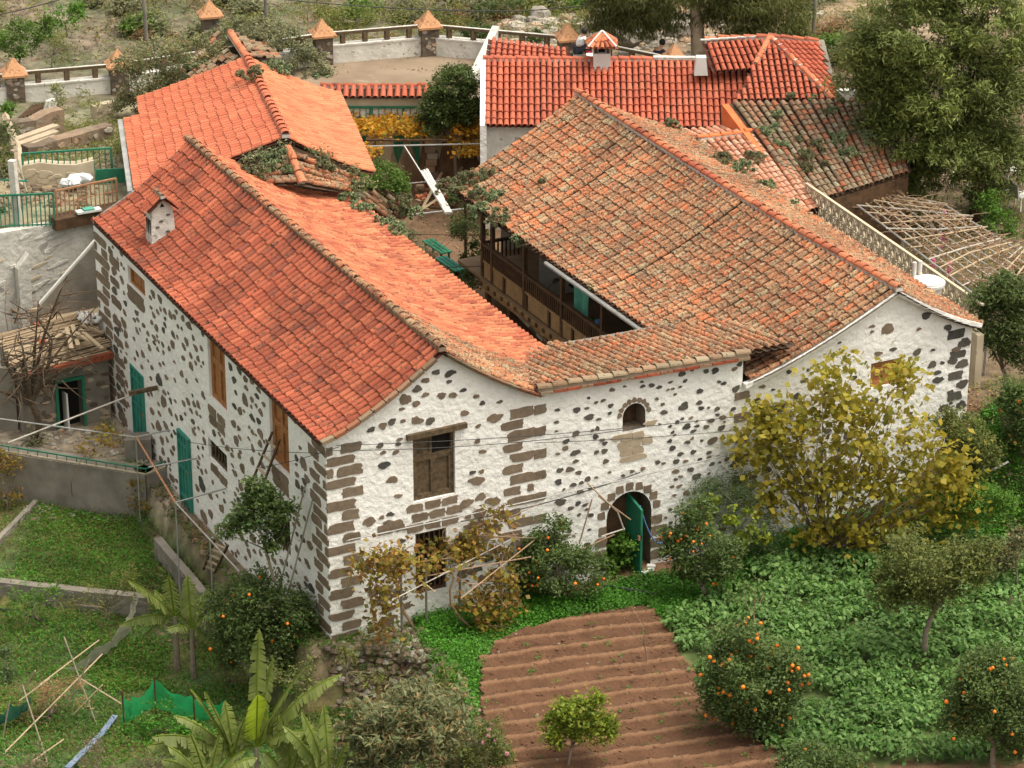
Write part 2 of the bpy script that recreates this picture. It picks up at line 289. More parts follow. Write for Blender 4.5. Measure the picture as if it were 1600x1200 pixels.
def crownpts(blobs,n,clump=.35,nclump=None,shell=.55,low=1.):
    """clumped points inside ellipsoids; blobs [(centre,(rx,ry,rz))]"""
    vol=np.array([r[0]*r[1]*r[2] for c,r in blobs])**.67; vol/=vol.sum(); out=[]
    nclump=nclump or max(8,n//45)
    cc=[]
    for (c,r),v in zip(blobs,vol):
        k=max(3,int(nclump*v)); d=unit(rng.normal(size=(k,3))); rad=rng.uniform(shell,1.0,(k,1))**.6*rng.uniform(.78,1.04,(k,1))
        cc.append(np.array(c)+d*rad*np.array(r))
    cc=np.concatenate(cc); idx=rng.integers(0,len(cc),n)
    sc=clump*rng.uniform(.6,1.3,len(cc))
    P=cc[idx]+rng.normal(size=(n,3))*sc[idx][:,None]*np.array([1,1,.75])*.55
    return P,cc
def crown(name,parent,blobs,n,leaf,mat,asp=.5,clump=.35,nclump=None,up=.6,droop=0,shell=.55,fold=.15):
    P,cc=crownpts(blobs,n,clump,nclump,shell)
    mats=[mat] if isinstance(mat,str) else mat
    o=qmesh(name,leafquads(P,leaf,asp,up,droop,fold),4,mats,parent)
    return o,cc
def limb(mb,a,b,r0,r1,m,bend=.12,n=5):
    a=np.array(a,float); b=np.array(b,float); L=np.linalg.norm(b-a); off=rng.normal(size=3)*L*bend; off[2]*=.5
    path=[a+(b-a)*t+off*math.sin(math.pi*t) for t in np.linspace(0,1,n)]
    mb.tube(path,[r0+(r1-r0)*t for t in np.linspace(0,1,n)],m,6); return path
def tree(name,label,cat,base_px,z,blobs_px,n,leaf,mat,group=None,trunk=.07,bark='bark',asp=.5,clump=.3,fruit=0,fork=None,depth=None,base=None,limbs=7,up=.6,droop=0,shell=.5,nclump=None,fruitm='orange',fr=.042,fold=.15,dk=.9):
    b=onZ(base_px[0],base_px[1],z) if base is None else np.array(base,float)
    k=ppm(b); blobs=[]
    for (cx,cy,rx,ry) in blobs_px:
        c=onV(cx,cy,b)+hv*rng.uniform(-.15,.15)*rx/k; blobs.append((c,(rx/k,rx/k*dk,ry/k/.96)))
    for c,r in list(blobs):
        for q in range(3): d=unit(rng.normal(size=3)+[0,0,.2]); blobs.append((c+d*np.array(r)*.9,tuple(np.array(r)*rng.uniform(.22,.4))))
    t=thing(name,label,cat,b,group)
    o,cc=crown('crown',t,blobs,n,leaf,mat,asp,clump,nclump,up,droop,shell,fold)
    mb=MB(); zc=min(c[2]-r[2]*.3 for c,r in blobs)
    top=np.array(fork) if fork is not None else b+(blobs[0][0]-b)*np.array([.5,.5,.0])+np.array([0,0,max(.15,(zc-b[2])*.75)])
    limb(mb,b-np.array([0,0,.15]),top,trunk,trunk*.75,bark,.06)
    for i in rng.choice(len(cc),min(limbs,len(cc)),replace=False): limb(mb,top,top+(cc[i]-top)*.88,trunk*(.5 if trunk<.15 else .3),trunk*.1,bark,.07)
    mb.build('trunk',t,smooth=True)
    if fruit:
        vv,ff=ball(fr)
        me=bpy.data.meshes.new('fruit'); me.from_pydata(vv,[],ff); me.materials.append(M(fruitm)); me.polygons.foreach_set('use_smooth',[True]*len(ff))
        for i in range(fruit):
            c,r=blobs[rng.integers(len(blobs))]; d=rng.normal(size=3); d-=hv*abs(rng.normal())*.9; d=d/np.linalg.norm(d)
            if d[2]>.7: d[2]*=.5
            p=c+d*np.array(r)*rng.uniform(.9,1.06)-b; fs_=rng.uniform(.8,1.12)
            q=bpy.data.objects.new('orange' if fruitm=='orange' else 'flower',me); q.parent=t; q.location=tuple(p); q.scale=(fs_,fs_,fs_); S.collection.objects.link(q)
    return t
def ball(r,nl=6,ns=9,sz=1):
    v=[(0,0,r*sz)]
    for i in range(1,nl):
        for k in range(ns): th=math.pi*i/nl; a=2*math.pi*k/ns; v.append((r*math.sin(th)*math.cos(a),r*math.sin(th)*math.sin(a),r*sz*math.cos(th)))
    v.append((0,0,-r*sz)); e=len(v)-1; f=[(0,1+k,1+(k+1)%ns) for k in range(ns)]
    for i in range(nl-2):
        for k in range(ns): a=1+i*ns; f.append((a+k,a+ns+k,a+ns+(k+1)%ns,a+(k+1)%ns))
    a=1+(nl-2)*ns; f+=[(a+k,e,a+(k+1)%ns) for k in range(ns)]
    return v,f
# ---------------- roof tiles ----------------
def tiles(mb,R0,R1,E0,E1,mat,pan,pitch=.22,expo=.33,prof=1.0,sag=0.,keep=None,r=None,wob=.012,lift=.03,seg=6,profsag=None):
    R0,R1,E0,E1=[np.array(p,float) for p in (R0,R1,E0,E1)]
    def Sf(a,b):
        P=(R0*(1-a)+R1*a)*(1-b)+(E0*(1-a)+E1*a)*b
        zr=R0[2]*(1-a)+R1[2]*a; ze=E0[2]*(1-a)+E1[2]*a
        f=1-(1-b)**prof; P=P.copy(); P[2]=zr+(ze-zr)*f-sag*math.sin(math.pi*a)*(1-.5*b)
        return P
    Lr=max(np.linalg.norm(R1-R0),np.linalg.norm(E1-E0)); Ls=max(np.linalg.norm(E0-R0),np.linalg.norm(E1-R1))
    nc=max(2,int(round(Lr/pitch))); nr=max(1,int(round(Ls/expo))); r=r or pitch*.385
    th=[math.pi*(.02+.96*k/seg) for k in range(seg+1)]
    for i in range(nc):
        a=(i+.5)/nc; ca=rng.normal()*wob*.6; cofs=rng.uniform(-.1,.1)/nr
        for j in range(nr):
            b0=max(0,j/nr-.12/nr+cofs*(j>0)); b1=min(1.,(j+1)/nr+.10/nr+cofs*(j<nr-1)); am=a+ca/Lr
            if keep and not keep(Sf(am,(b0+b1)/2),am,(b0+b1)/2): continue
            P0=Sf(am,b0); P1=Sf(am+rng.normal()*wob*.35/Lr,b1)
            d=P1-P0; d/=np.linalg.norm(d); s=Sf(min(1,am+.02),b1)-Sf(max(0,am-.02),b1); s-=d*np.dot(s,d); s/=np.linalg.norm(s)
            nn=np.cross(s,d); nn*= 1 if nn[2]>0 else -1
            P1=P1+nn*lift+np.array([0,0,rng.normal()*.005]); P0=P0+nn*.004; ra=r*.84; rb=r*rng.uniform(.97,1.07)
            vs=[]
            for P,rr in((P0,ra),(P1,rb)):
                for t in th: vs.append(P+s*rr*math.cos(t)+nn*rr*1.0*math.sin(t))
            for t in th: vs.append(P1+s*(rb-.018)*math.cos(t)+nn*(rb-.018)*1.0*math.sin(t))
            k=seg+1; fs=[(q,q+1,k+q+1,k+q) for q in range(seg)]+[(k+q,k+q+1,2*k+q+1,2*k+q) for q in range(seg)]
            mb.add(vs,fs,mat)
    # channels between the covers
    na,nb=nc,nr*2
    for i in range(nc+1):
        a=min(1,max(0,i/nc))
        for j in range(nr):
            b0=j/nr; b1=(j+1)/nr
            if keep and not keep(Sf(a,(b0+b1)/2),a,(b0+b1)/2): continue
            P0=Sf(a,b0); P1=Sf(a,min(1,b1)); d=unit(P1-P0); s=unit(Sf(min(1,a+.02),b1)-Sf(max(0,a-.02),b1)); nn=np.cross(s,d); nn*=1 if nn[2]>0 else -1
            w=pitch*.55; vs=[]
            for P,h in((P0,0),(P1,.012)):
                for q in(-1,-.35,.35,1): vs.append(P+s*w*q+nn*(h-.02-.055*(1-abs(q))))
            mb.add(vs,[(0,1,5,4),(1,2,6,5),(2,3,7,6)],pan)
    return Sf
def ridge(mb,path,mat,r=.12,mort='mortar',length=.36):
    P=[np.array(p,float) for p in path]; 
    for a,b in zip(P[:-1],P[1:]):
        L=np.linalg.norm(b-a); n=max(1,int(L/length)); d=(b-a)/L; s=np.cross(d,[0,0,1.]); s/=np.linalg.norm(s); nn=np.cross(s,d)
        if nn[2]<0: nn=-nn
        for i in range(n):
            p0=a+(b-a)*i/n-d*.02; p1=a+(b-a)*(i+1)/n+d*.05; r0=r*1.08*rng.uniform(.96,1.05); r1=r*.88
            th=[math.pi*k/6 for k in range(7)]; vs=[]
            z=rng.normal()*.008
            for p,rr,h in((p0,r0,.035+z),(p1,r1,.0+z)):
                for t in th: vs.append(p+s*rr*math.cos(t)+nn*(rr*.8*math.sin(t)+h))
            for t in th: vs.append(p0+s*(r0-.02)*math.cos(t)+nn*((r0-.02)*.8*math.sin(t)+.035+z))
            mb.add(vs,[(q,q+1,7+q+1,7+q) for q in range(6)]+[(q+1,q,14+q,14+q+1) for q in range(6)],mat)
        mb.beam(a-nn*.03,b-nn*.03,r*1.7,.09,mort)
def underdeck(mb,Sf,m,na=10,nb=8,off=.10,keep=None,a0=0,a1=1,b0=0,b1=1):
    g=[[Sf(a0+(a1-a0)*i/na,b0+(b1-b0)*j/nb)-np.array([0,0,off]) for j in range(nb+1)] for i in range(na+1)]
    for i in range(na):
        for j in range(nb):
            if keep and not keep((g[i][j]+g[i+1][j+1])/2,(i+.5)/na,(j+.5)/nb): continue
            mb.add([g[i][j],g[i+1][j],g[i+1][j+1],g[i][j+1]],[(0,1,2,3)],m)
# ---------------- walls with openings and stones ----------------
def wallface(mb,mapf,u0,u1,zb,top,ops,mat,depth=.28,back='black',rev=None):
    rev=rev or mat
    """ops: (u0,u1,z0,z1,arch) ; top: [(u,z)] polyline ; zb: [(u,z)] polyline"""
    tu=[t[0] for t in top]; tz=[t[1] for t in top]; bu=[t[0] for t in zb]; bz=[t[1] for t in zb]
    T=lambda u:float(np.interp(u,tu,tz)); B=lambda u:float(np.interp(u,bu,bz))
    cuts={u0,u1}|set(x for x in tu+bu if u0<x<u1)
    for (a,b,z0,z1,ar) in ops:
        cuts|={a,b}
        if ar: cuts|={a+(b-a)*(1-math.cos(math.pi*k/10))/2 for k in range(1,10)}
    cuts=sorted(cuts); ext=[]
    for c0,c1 in zip(cuts[:-1],cuts[1:]):
        if c1-c0>1.0:
            k=int((c1-c0)/.8)+1; ext+= [c0+(c1-c0)*q/k for q in range(1,k)]
    cuts=sorted(set(cuts)|set(ext))
    def zt(o,u):
        a,b,z0,z1,ar=o
        if not ar: return z1
        q=max(0,1-((u-(a+b)/2)/((b-a)/2))**2)**.5; return z1-ar+ar*q
    for c0,c1 in zip(cuts[:-1],cuts[1:]):
        if c1-c0<1e-6: continue
        mid=(c0+c1)/2; act=sorted([o for o in ops if o[0]<mid<o[1]],key=lambda o:o[2]); l0,l1=B(c0),B(c1)
        for o in act:
            mb.add([mapf(c0,l0,0),mapf(c1,l1,0),mapf(c1,o[2],0),mapf(c0,o[2],0)],[(0,1,2,3)],mat)
            t0,t1=zt(o,c0),zt(o,c1)
            mb.add([mapf(c0,t0,0),mapf(c1,t1,0),mapf(c1,t1,-depth),mapf(c0,t0,-depth)],[(0,1,2,3)],rev)
            mb.add([mapf(c0,o[2],0),mapf(c1,o[2],0),mapf(c1,o[2],-depth),mapf(c0,o[2],-depth)],[(0,1,2,3)],rev)
            mb.add([mapf(c0,o[2],-depth),mapf(c1,o[2],-depth),mapf(c1,t1,-depth),mapf(c0,t0,-depth)],[(0,1,2,3)],back)
            if abs(c0-o[0])<1e-6 : mb.add([mapf(c0,o[2],0),mapf(c0,t0,0),mapf(c0,t0,-depth),mapf(c0,o[2],-depth)],[(0,1,2,3)],rev)
            if abs(c1-o[1])<1e-6 : mb.add([mapf(c1,o[2],0),mapf(c1,t1,0),mapf(c1,t1,-depth),mapf(c1,o[2],-depth)],[(0,1,2,3)],rev)
            l0,l1=t0,t1
        mb.add([mapf(c0,l0,0),mapf(c1,l1,0),mapf(c1,T(c1),0),mapf(c0,T(c0),0)],[(0,1,2,3)],mat)
def stone(mb,mapf,u,z,w,h,m,sk=0.,rect=False,off=.012):
    off=off+random.uniform(0,.012); n=16; pts=[]; ph=random.uniform(0,6.28)
    for k in range(n):
        a=2*math.pi*k/n; ca,sa=math.cos(a),math.sin(a)
        if rect:
            q=1/max(abs(ca),abs(sa)); x,y=ca*min(q,1.33),sa*min(q,1.33); j=.115
        else: x,y=ca,sa; j=.17
        f=1+random.uniform(-j,j)+(.10*math.sin(3*a+ph) if not rect else .03*math.sin(3*a+ph)); pts.append((u+x*f*w/2,z+y*f*h/2+sk*x*w/2))
    vs=[mapf(a,b,off) for a,b in pts]+[mapf(a+(a-u)*.04,b+(b-z)*.04,-.01) for a,b in pts]
    mb.add(vs,[tuple(range(n))]+[(k,n+k,n+(k+1)%n,(k+1)%n) for k in range(n)],m)
def quoins(mb,mapf,u,side,z0,z1,m='stone',big=.62,small=.34,pit=.285,h=.235,second=True,phase=0):
    z=z0; k=phase
    while z<z1:
        hh=h*random.uniform(.85,1.08)
        if k%2==0:
            w=big*random.uniform(.88,1.12); stone(mb,mapf,u+side*w/2,z,w,hh,m,rect=m!='basalt')
            if second and random.random()<.55: w2=random.uniform(.3,.45); stone(mb,mapf,u+side*(w+.2+w2/2),z+random.uniform(-.03,.03),w2,hh*.85,'basalt' if random.random()<.4 else m)
        elif second:
            w=random.uniform(.42,.6); x=big*.52+random.uniform(-.05,.05); stone(mb,mapf,u+side*(x+w/2),z,w,hh,m,rect=True)
            if random.random()<.35: stone(mb,mapf,u+side*.09,z,.16,hh*.9,m,rect=True)
        z+=pit*random.uniform(.96,1.04); k+=1
def scatter(mb,mapf,u0,u1,zf0,zf1,n,avoid,wmin,wmax,placed=None,dens=None,m='basalt',mix=.3):
    placed=[] if placed is None else placed; t=0; c=0
    while c<n and t<n*30:
        t+=1; u=random.uniform(u0,u1); z=random.uniform(zf0(u),zf1(u)); w=random.uniform(wmin,wmax)*(1.0 if random.random()<.75 else 1.5); h=w*random.uniform(.45,.85)
        if any(a-w*.7<u<b+w*.7 and c0-h*.8<z<d0+h*.8 for a,b,c0,d0 in avoid): continue
        if any(((u-a)/(w+aw)*1.6)**2+((z-b)/(h+ah)*1.6)**2<1 for a,b,aw,ah in placed): continue
        placed.append((u,z,w,h)); c+=1
        stone(mb,mapf,u,z,w,h,m if random.random()>mix else 'stone',sk=random.uniform(-.25,.35)*h/w)
    return placed
# ======================= STRUCTURE: ground =======================
def sm(t): t=min(1,max(0,t)); return t*t*(3-2*t)
def sideof(p,a,b): return ((b[0]-a[0])*(p[1]-a[1])-(b[1]-a[1])*(p[0]-a[0]))/math.hypot(b[0]-a[0],b[1]-a[1])
RUB=[(-14,-1.2),(-8,.1),(-5.3,.9),(-3.3,1.35),(-1.8,1.6),(-1.0,1.1),(-.5,.2),(-.2,-.5),(1,-.9)]
_a,_b=onZ(-150,682,-.15),onZ(228,744,-.15); NW=[(float(_a[0]),float(_a[1])),(float(_b[0]),float(_b[1])),(.1,float(_b[1])+.25)]       # terrace wall line of the netted wall
GATE0,GATE1=(11.2,27.5),(17.6,24.2)
def H(x,y):
    # front garden and lower left gardens
    if y<1.0 and x>-.5 or y<-.5:
        xr=float(np.interp(y,[q[0] for q in RUB],[q[1] for q in RUB]))
        z=-1.5+1.5*sm((x-xr+.35)/.7)
        st=15.2+max(0,-y)*.55
        z+=2.4*sm((x-st)/3.0)*sm((y+9)/6)
        return z
    if x<.6 and y<18.3:
        # left side terraces
        d=sideof((x,y),NW[0],NW[1]) if x<NW[1][0] else sideof((x,y),NW[1],NW[2])
        if d>.38: return -.25
        if x>-.62: return -.55+.45*sm((3-y)/2.5)
        g=-1.5; dl=y-(7.1+(-2.2-x)*.62)
        return -2.0+.5*sm((dl+.15)/.3) if x<-.9 else -1.3
    if x<19 and y<17.3: return .0+.5*sm((y-12)/6) if x>6.9 else -.3
    # rear
    if x>18.6 and y<19: return 1.2+.5*sm((x-20)/6)
    gd=sideof((x,y),GATE0,GATE1)
    if gd<0 and 6.5<x<22: return .5
    if x<6.5+(y-17)*.2 and y<33: return 4.2-1.4*sm((y-22)/9)
    z=2.6
    if y>30: z+= -.7*sm((y-33.5+.0*x)/2)+max(0,y-38)*.05
    return z
def H2(x,y):
    z=H(x,y); return z+.05*math.sin(x*1.7+y*.9)*math.sin(y*1.3-x*.6)+.03*math.sin(x*4.1)*math.sin(y*3.7)
def inpoly(p,poly):
    c=False; n=len(poly)
    for i in range(n):
        a,b=poly[i],poly[i-1]
        if (a[1]>p[1])!=(b[1]>p[1]) and p[0]<(b[0]-a[0])*(p[1]-a[1])/(b[1]-a[1])+a[0]: c=not c
    return c
def wp(px,z=0.): return [tuple(onZ(x,y,z)[:2]) for x,y in px]
PLOT=wp([(752,1035),(790,1000),(870,975),(950,958),(1015,952),(1045,985),(1060,1020),(1085,1060),(1100,1110),(1160,1150),(1230,1175),(1260,1260),(750,1260),(752,1120)])
POT=wp([(1040,985),(1090,950),(1180,900),(1270,870),(1400,860),(1620,850),(1700,1000),(1640,1190),(1430,1192),(1300,1200),(1200,1180),(1110,1100),(1075,1040)])
COV=wp([(640,960),(740,930),(820,925),(880,940),(1000,900),(1080,900),(1170,850),(1260,800),(1480,790),(1600,740),(1620,870),(1400,875),(1270,880),(1180,905),(1090,955),(1040,985),(1010,950),(900,968),(800,990),(752,1035),(745,1110),(735,1160),(690,1090),(660,1010)])
def cover_color(x,y,z):
    n=math.sin(x*1.3+2*math.sin(y*.7))*math.sin(y*1.1+math.sin(x*.9))
    if y>26 or (y>17 and x<7):
        if y>35 or y>31: 
            t=.5+.5*n; return (.175-.08*t,.135-.03*t,.10-.04*t)
        return (.24,.18,.12) if x>9 else (.21-.03*n,.18,.115)
    if x>18 and y>-2: return (.13,.095,.06)
    if inpoly((x,y),COV) or inpoly((x,y),POT): return (.06,.085,.025)
    if x<.6 and y>9 and z>-1: return (.28,.23,.17)
    if x<.8: return (.085+.035*n,.10,.035) if z<-1.1 else (.17,.13,.085)
    return (.15,.085,.05)
def ground():
    xs=np.concatenate([np.arange(-60,-12,3.),np.arange(-12,30,.28),np.arange(30,110,3.)]); ys=np.concatenate([np.arange(-40,-14,3.),np.arange(-14,44,.28),np.arange(44,170,3.)])
    V=[(x,y,H2(x,y)) for y in ys for x in xs]; nx=len(xs)
    F=[(j*nx+i,j*nx+i+1,(j+1)*nx+i+1,(j+1)*nx+i) for j in range(len(ys)-1) for i in range(nx-1)]
    me=bpy.data.meshes.new('ground'); me.from_pydata(V,[],F)
    ca=me.color_attributes.new('cover','FLOAT_COLOR','POINT'); cols=np.ones((len(V),4),np.float32)
    for i,(x,y,z) in enumerate(V): cols[i,:3]=cover_color(x,y,z)
    ca.data.foreach_set('color',cols.ravel())
    tag(link('ground',me,['ground'],smooth=True),kind='structure')
ground()
def sheet(name,poly,zf,mat,step=.12,fn=lambda x,y:0,rag=0):
    xs=[p[0] for p in poly]; ys=[p[1] for p in poly]; idx={}; V=[]; F=[]
    X=np.arange(min(xs),max(xs),step); Y=np.arange(min(ys),max(ys),step)
    def vi(i,j):
        if (i,j) not in idx: x,y=X[i],Y[j]; idx[(i,j)]=len(V); V.append((x,y,zf(x,y)+fn(x,y)))
        return idx[(i,j)]
    for i in range(len(X)-1):
        for j in range(len(Y)-1):
            if inpoly((X[i]+step/2+rag*math.sin(Y[j]*5.1+2*math.sin(X[i]*3.3)),Y[j]+step/2+rag*math.sin(X[i]*4.3+2*math.sin(Y[j]*3.7))),poly): F.append((vi(i,j),vi(i+1,j),vi(i+1,j+1),vi(i,j+1)))
    me=bpy.data.meshes.new(name); me.from_pydata(V,[],F); return tag(link(name,me,[mat],smooth=True),kind='structure')
def furrow(x,y):
    w=y*.976+x*.218+.035*math.sin(x*.9)+.025*math.sin(x*3.3+y); c=(w/.60)%1; 
    return .10*(abs(2*c-1)**2.7)+.025*random.random()**3+.014*math.sin(x*9+3*math.sin(y*7))*math.sin(y*11+x)+.012*random.random()
sheet('tilled_soil',PLOT,lambda x,y:.09,'soil',.07,furrow,.05)
PAT=[tuple(p) for p in [GATE0,(17.6,24.3),(19.2,27.2),(21.3,27.0),(21.0,28.6),(18.9,31.6),(15.8,32.2),(12.4,32.6),(11.2,31)]]
sheet('patio',PAT,lambda x,y:2.72,'patio',.4)
sheet('courtyard_ground',[(7.3,3.9),(12.4,3.9),(12.4,16.6),(19,16.6),(17.3,24.0),(11.5,27.2),(9.8,24),(8.6,17),(7.3,16.5)],lambda x,y:H2(x,y)+.05,'dirt',.2)

# ======================= HOUSES =======================
FM=lambda u,z,o:(u,-o,z)
LM=lambda u,z,o:(-o,u,z)
zAl=lambda x:6.87-1.65*(1-(1-min(1,(2.88-x)/3.1))**1.35)
zAr=lambda x:6.87-2.1*(1-(1-min(1,max(0,(x-2.88)/4.35)))**1.6)
zMid=lambda x,y:5.40-.035*(x-5.25)-.19*max(0,y)
zBl=lambda x,y=0:6.07-1.7*(1-(1-min(1,(15.23-x)/4.68))**1.4)
zBr=lambda x:6.07-1.45*(1-(1-min(1,(x-15.23)/2.9))**1.3)
# ---- left wing ----
A=thing('farmhouse','long left wing with red tiled gable roof and white walls with exposed corner stones','house',(3,7,-.5),'farmhouse wings')
random.seed(3)
mb=MB(); opsL=[(11.72,13.0,4.3,4.82,0),(6.15,7.3,3.33,5.0,0),(2.2,3.35,3.3,4.95,0),(6.3,7.55,1.57,2.12,0),(2.3,3.5,1.1,2.1,0),(12.2,13.2,-.4,1.92,0),(8.85,9.65,-.75,1.5,0)]
wallface(mb,LM,0,15.62,[(0,-.12),(1.2,-.3),(4,-1.2),(15.62,-1.6)],[(0,5.28),(15.62,5.28)],opsL,'white',.22)
av=[(a-.12,b+.12,c-.1,d+.1) for a,b,c,d,_ in opsL]+[(11.7,13.2,3.8,4.35),(6.1,7.5,2.65,3.35),(2.2,3.3,2.75,3.35),(6.3,7.5,1.1,1.6)]
quoins(mb,LM,.0,1,.0,5.1,big=.72,phase=1); quoins(mb,LM,15.6,-1,-.9,5.0,big=1.0); quoins(mb,LM,14.4,-1,-.9,4.6,big=.7,phase=1,second=False)
scatter(mb,LM,1.2,14.3,lambda u:-.5,lambda u:5.05,330,av,.12,.30,mix=.75)
stone(mb,LM,12.45,4.05,1.25,.42,'stone',rect=True)
for (a,z) in((6.55,2.98),(7.15,2.98),(6.6,2.72),(7.15,2.72),(2.55,3.1),(3.05,3.08),(2.55,2.85),(3.0,2.85),(6.6,1.33),(7.15,1.38)): stone(mb,LM,a,z,.5,.24,'stone',rect=True)
mb.build('wall',A)
mb=MB(); opsF=[(2.17,3.24,3.13,4.76,0),(2.2,3.0,.7,2.3,0)]
top=[(x,zAl(x)-.10) for x in np.linspace(0,2.88,9)]+[(x,zAr(x)-.10) for x in np.linspace(3.2,5.25,6)]
wallface(mb,FM,0,5.25,[(0,-.12),(1.2,-.1),(5.25,-.6)],top,opsF,'white',.18)
avf=[(2.0,3.5,2.9,4.95),(2.05,3.2,.5,3.1),(0,1.15,-1,4.9),(4.1,5.3,-1,4.9)]
quoins(mb,FM,0,1,.05,5.1,big=.66); quoins(mb,FM,1.25,1,.2,3.0,big=.4,pit=.4,second=False)
quoins(mb,FM,5.3,-1,.3,5.05,big=.66)
for r_,z in enumerate((2.98,2.72,2.46)):
    for q in range(3): stone(mb,FM,2.2+q*.45+(r_%2)*.12,z,.4,.2,'stone',rect=True)
scatter(mb,FM,1.1,5.2,lambda u:.4,lambda u:float(np.interp(u,[t[0] for t in top],[t[1] for t in top]))-.35,62,avf,.12,.32,mix=.6)
scatter(mb,FM,1.1,2.1,lambda u:.2,lambda u:2.9,10,[],.2,.4,mix=.8); scatter(mb,FM,3.3,4.3,lambda u:.2,lambda u:2.9,10,[],.2,.4,mix=.8)
mb.build('wall',A)
mb=MB(); mb.add([(6.75,3.6,-1),(6.75,15.6,-1),(6.75,15.6,4.85),(6.75,3.6,4.85)],[(0,1,2,3)],'white_d')
mb.add([(0,15.62,-1),(6.75,15.62,-1),(6.75,15.62,4.8),(5,15.62,5.3),(2.88,15.62,6.7),(0,15.62,5.2)],[(0,1,2,3,4,5)],'white_d'); mb.build('wall',A)
mb=MB()
Sf=tiles(mb,(2.88,-.12,6.87),(2.88,15.7,6.93),(-.2,-.1,5.22),(-.1,15.4,5.25),'tile_red','pan',prof=1.35,sag=.05)
underdeck(mb,Sf,'wood_dark')
kA=lambda P,a,b:not((P[1]<3.8 and P[2]<zMid(P[0],P[1])-.08) or (P[1]<0 and P[0]>5.4))
oldz=lambda P:P[1]<2.6-.5*(P[0]-5)
R=[(2.88,-.12,6.87),(2.88,15.8,6.93),(7.2,-.12,4.77),(7.35,16.1,4.77)]
tiles(mb,*R,'tile_orange','pan',prof=1.6,sag=.05,r=.079,keep=lambda P,a,b:kA(P,a,b) and not oldz(P))
Sf=tiles(mb,*R,'tile_old','pan_old',prof=1.6,sag=.05,keep=lambda P,a,b:kA(P,a,b) and oldz(P),wob=.03)
underdeck(mb,Sf,'wood_dark',20,10,keep=kA)
rp=mb.build('roof',A)
mb=MB(); ridge(mb,[(2.88,-.15,6.93),(2.88,5,6.9),(2.88,10,6.9),(2.88,15.85,6.97)],'tile_old',.11,'rock'); mb.build('ridge_tiles',rp)
mb=MB()
for k in range(9): # mortar and old tiles closing the gable edge
    x0=2.7-k*.32; z=zAl(x0)-.03; x1=x0-.3; mb.beam((x0,-.12,z),(x1,-.12,zAl(x1)-.03),.2,.09,'tile_grey')
mb.build('verge',rp); mb=MB()
for k in range(8):
    x0=3.0+k*.3; mb.beam((x0,-.1,zAr(x0)-.04),(x0+.3,-.1,zAr(x0+.3)-.04),.2,.08,'tile_grey')
mb.build('verge',rp)
def window_(parent,mapf,u0,u1,z0,z1,mat,style,off=-.12,name='window',label=None):
    f=MB(); t=.07
    def bar(f,a0,a1,b0,b1,o0,o1,m):
        p=[mapf(a0,b0,o0),mapf(a1,b0,o0),mapf(a1,b0,o1),mapf(a0,b0,o1),mapf(a0,b1,o0),mapf(a1,b1,o0),mapf(a1,b1,o1),mapf(a0,b1,o1)]; f.hexa(p,m)
    for (a0,a1,b0,b1) in((u0,u0+t,z0,z1),(u1-t,u1,z0,z1),(u0+t,u1-t,z1-t,z1),(u0+t,u1-t,z0,z0+t)): bar(f,a0,a1,b0,b1,off-.05,off+.05,mat)
    w=f.build('window' if name=='window' else name,parent,label)
    um=(u0+u1)/2
    def leaf(a0,a1,b0,b1,nm='shutter'):
        g=MB(); bar(g,a0,a1,b0,b1,off-.03,off,mat); s=.06
        for (c0,c1,d0,d1) in((a0,a0+s,b0,b1),(a1-s,a1,b0,b1),(a0+s,a1-s,b1-s,b1),(a0+s,a1-s,b0,b0+s)): bar(g,c0,c1,d0,d1,off,off+.045,mat)
        g.build(nm,w)
    if style=='old':
        zm=z0+(z1-z0)*.66; bar(g:=MB(),u0+t,u1-t,zm-.04,zm+.04,off-.02,off+.04,mat); g.build('rail',w)
        leaf(u0+t,um,z0+t,zm-.04); leaf(um,u1-t,z0+t,zm-.04); leaf(u0+t,um-.02,zm+.04,z1-t)
    elif style=='shut':
        zm=z0+(z1-z0)*.62; leaf(u0+t,um,z0+t,zm-.03); leaf(um,u1-t,z0+t,zm-.03); leaf(u0+t,um,zm+.03,z1-t); leaf(um,u1-t,zm+.03,z1-t); g=MB(); bar(g,u0+t,u1-t,zm-.03,zm+.03,off-.02,off+.04,mat); g.build('rail',w)
    elif style=='boards':
        g=MB(); n=6
        for i in range(n): a=u0+t+(u1-u0-2*t)*i/n; bar(g,a+.01,a+(u1-u0-2*t)/n-.015,z0+t,z1-t,off-.03,off-.005*(i%3),mat)
        g.build('boards',w)
    elif style=='bars':
        g=MB(); n=6
        for i in range(1,n): a=u0+(u1-u0)*i/n; bar(g,a-.02,a+.02,z0+t,z1-t,off-.01,off+.02,mat)
        g.build('bars',w)
    elif style=='door':
        g=MB(); n=7
        for i in range(n): a=u0+.03+(u1-u0-.06)*i/n; bar(g,a,a+(u1-u0-.06)/n-.025,z0,z1-t,off-.03,off+.012*(i%2),mat)
        for zz in(z0+.25,z0+(z1-z0)*.5,z1-.35): bar(g,u0+.05,u1-.05,zz,zz+.09,off+.013,off+.035,mat)
        g.build('leaf',w); g=MB(); g.add(*[([mapf(u0+.14+dx,z0+1.0+dz,off+.02+q) for dx,dz,q in((0,0,0),(.03,0,0),(.03,.12,0),(0,.12,0),(0,0,.03),(.03,0,.03),(.03,.12,.03),(0,.12,.03))]),[(0,1,2,3),(4,5,6,7),(0,1,5,4),(1,2,6,5),(2,3,7,6),(3,0,4,7)]],'rust'); g.build('handle',w)
    return w
window_(A,FM,2.17,3.24,3.13,4.76,'wood_old','old',label='weathered wooden shutter window with one open top pane')
mb=MB(); mb.beam((2.0,-.03,4.83),(3.52,-.03,4.85),.14,.13,'wood_old'); mb.build('lintel',A)
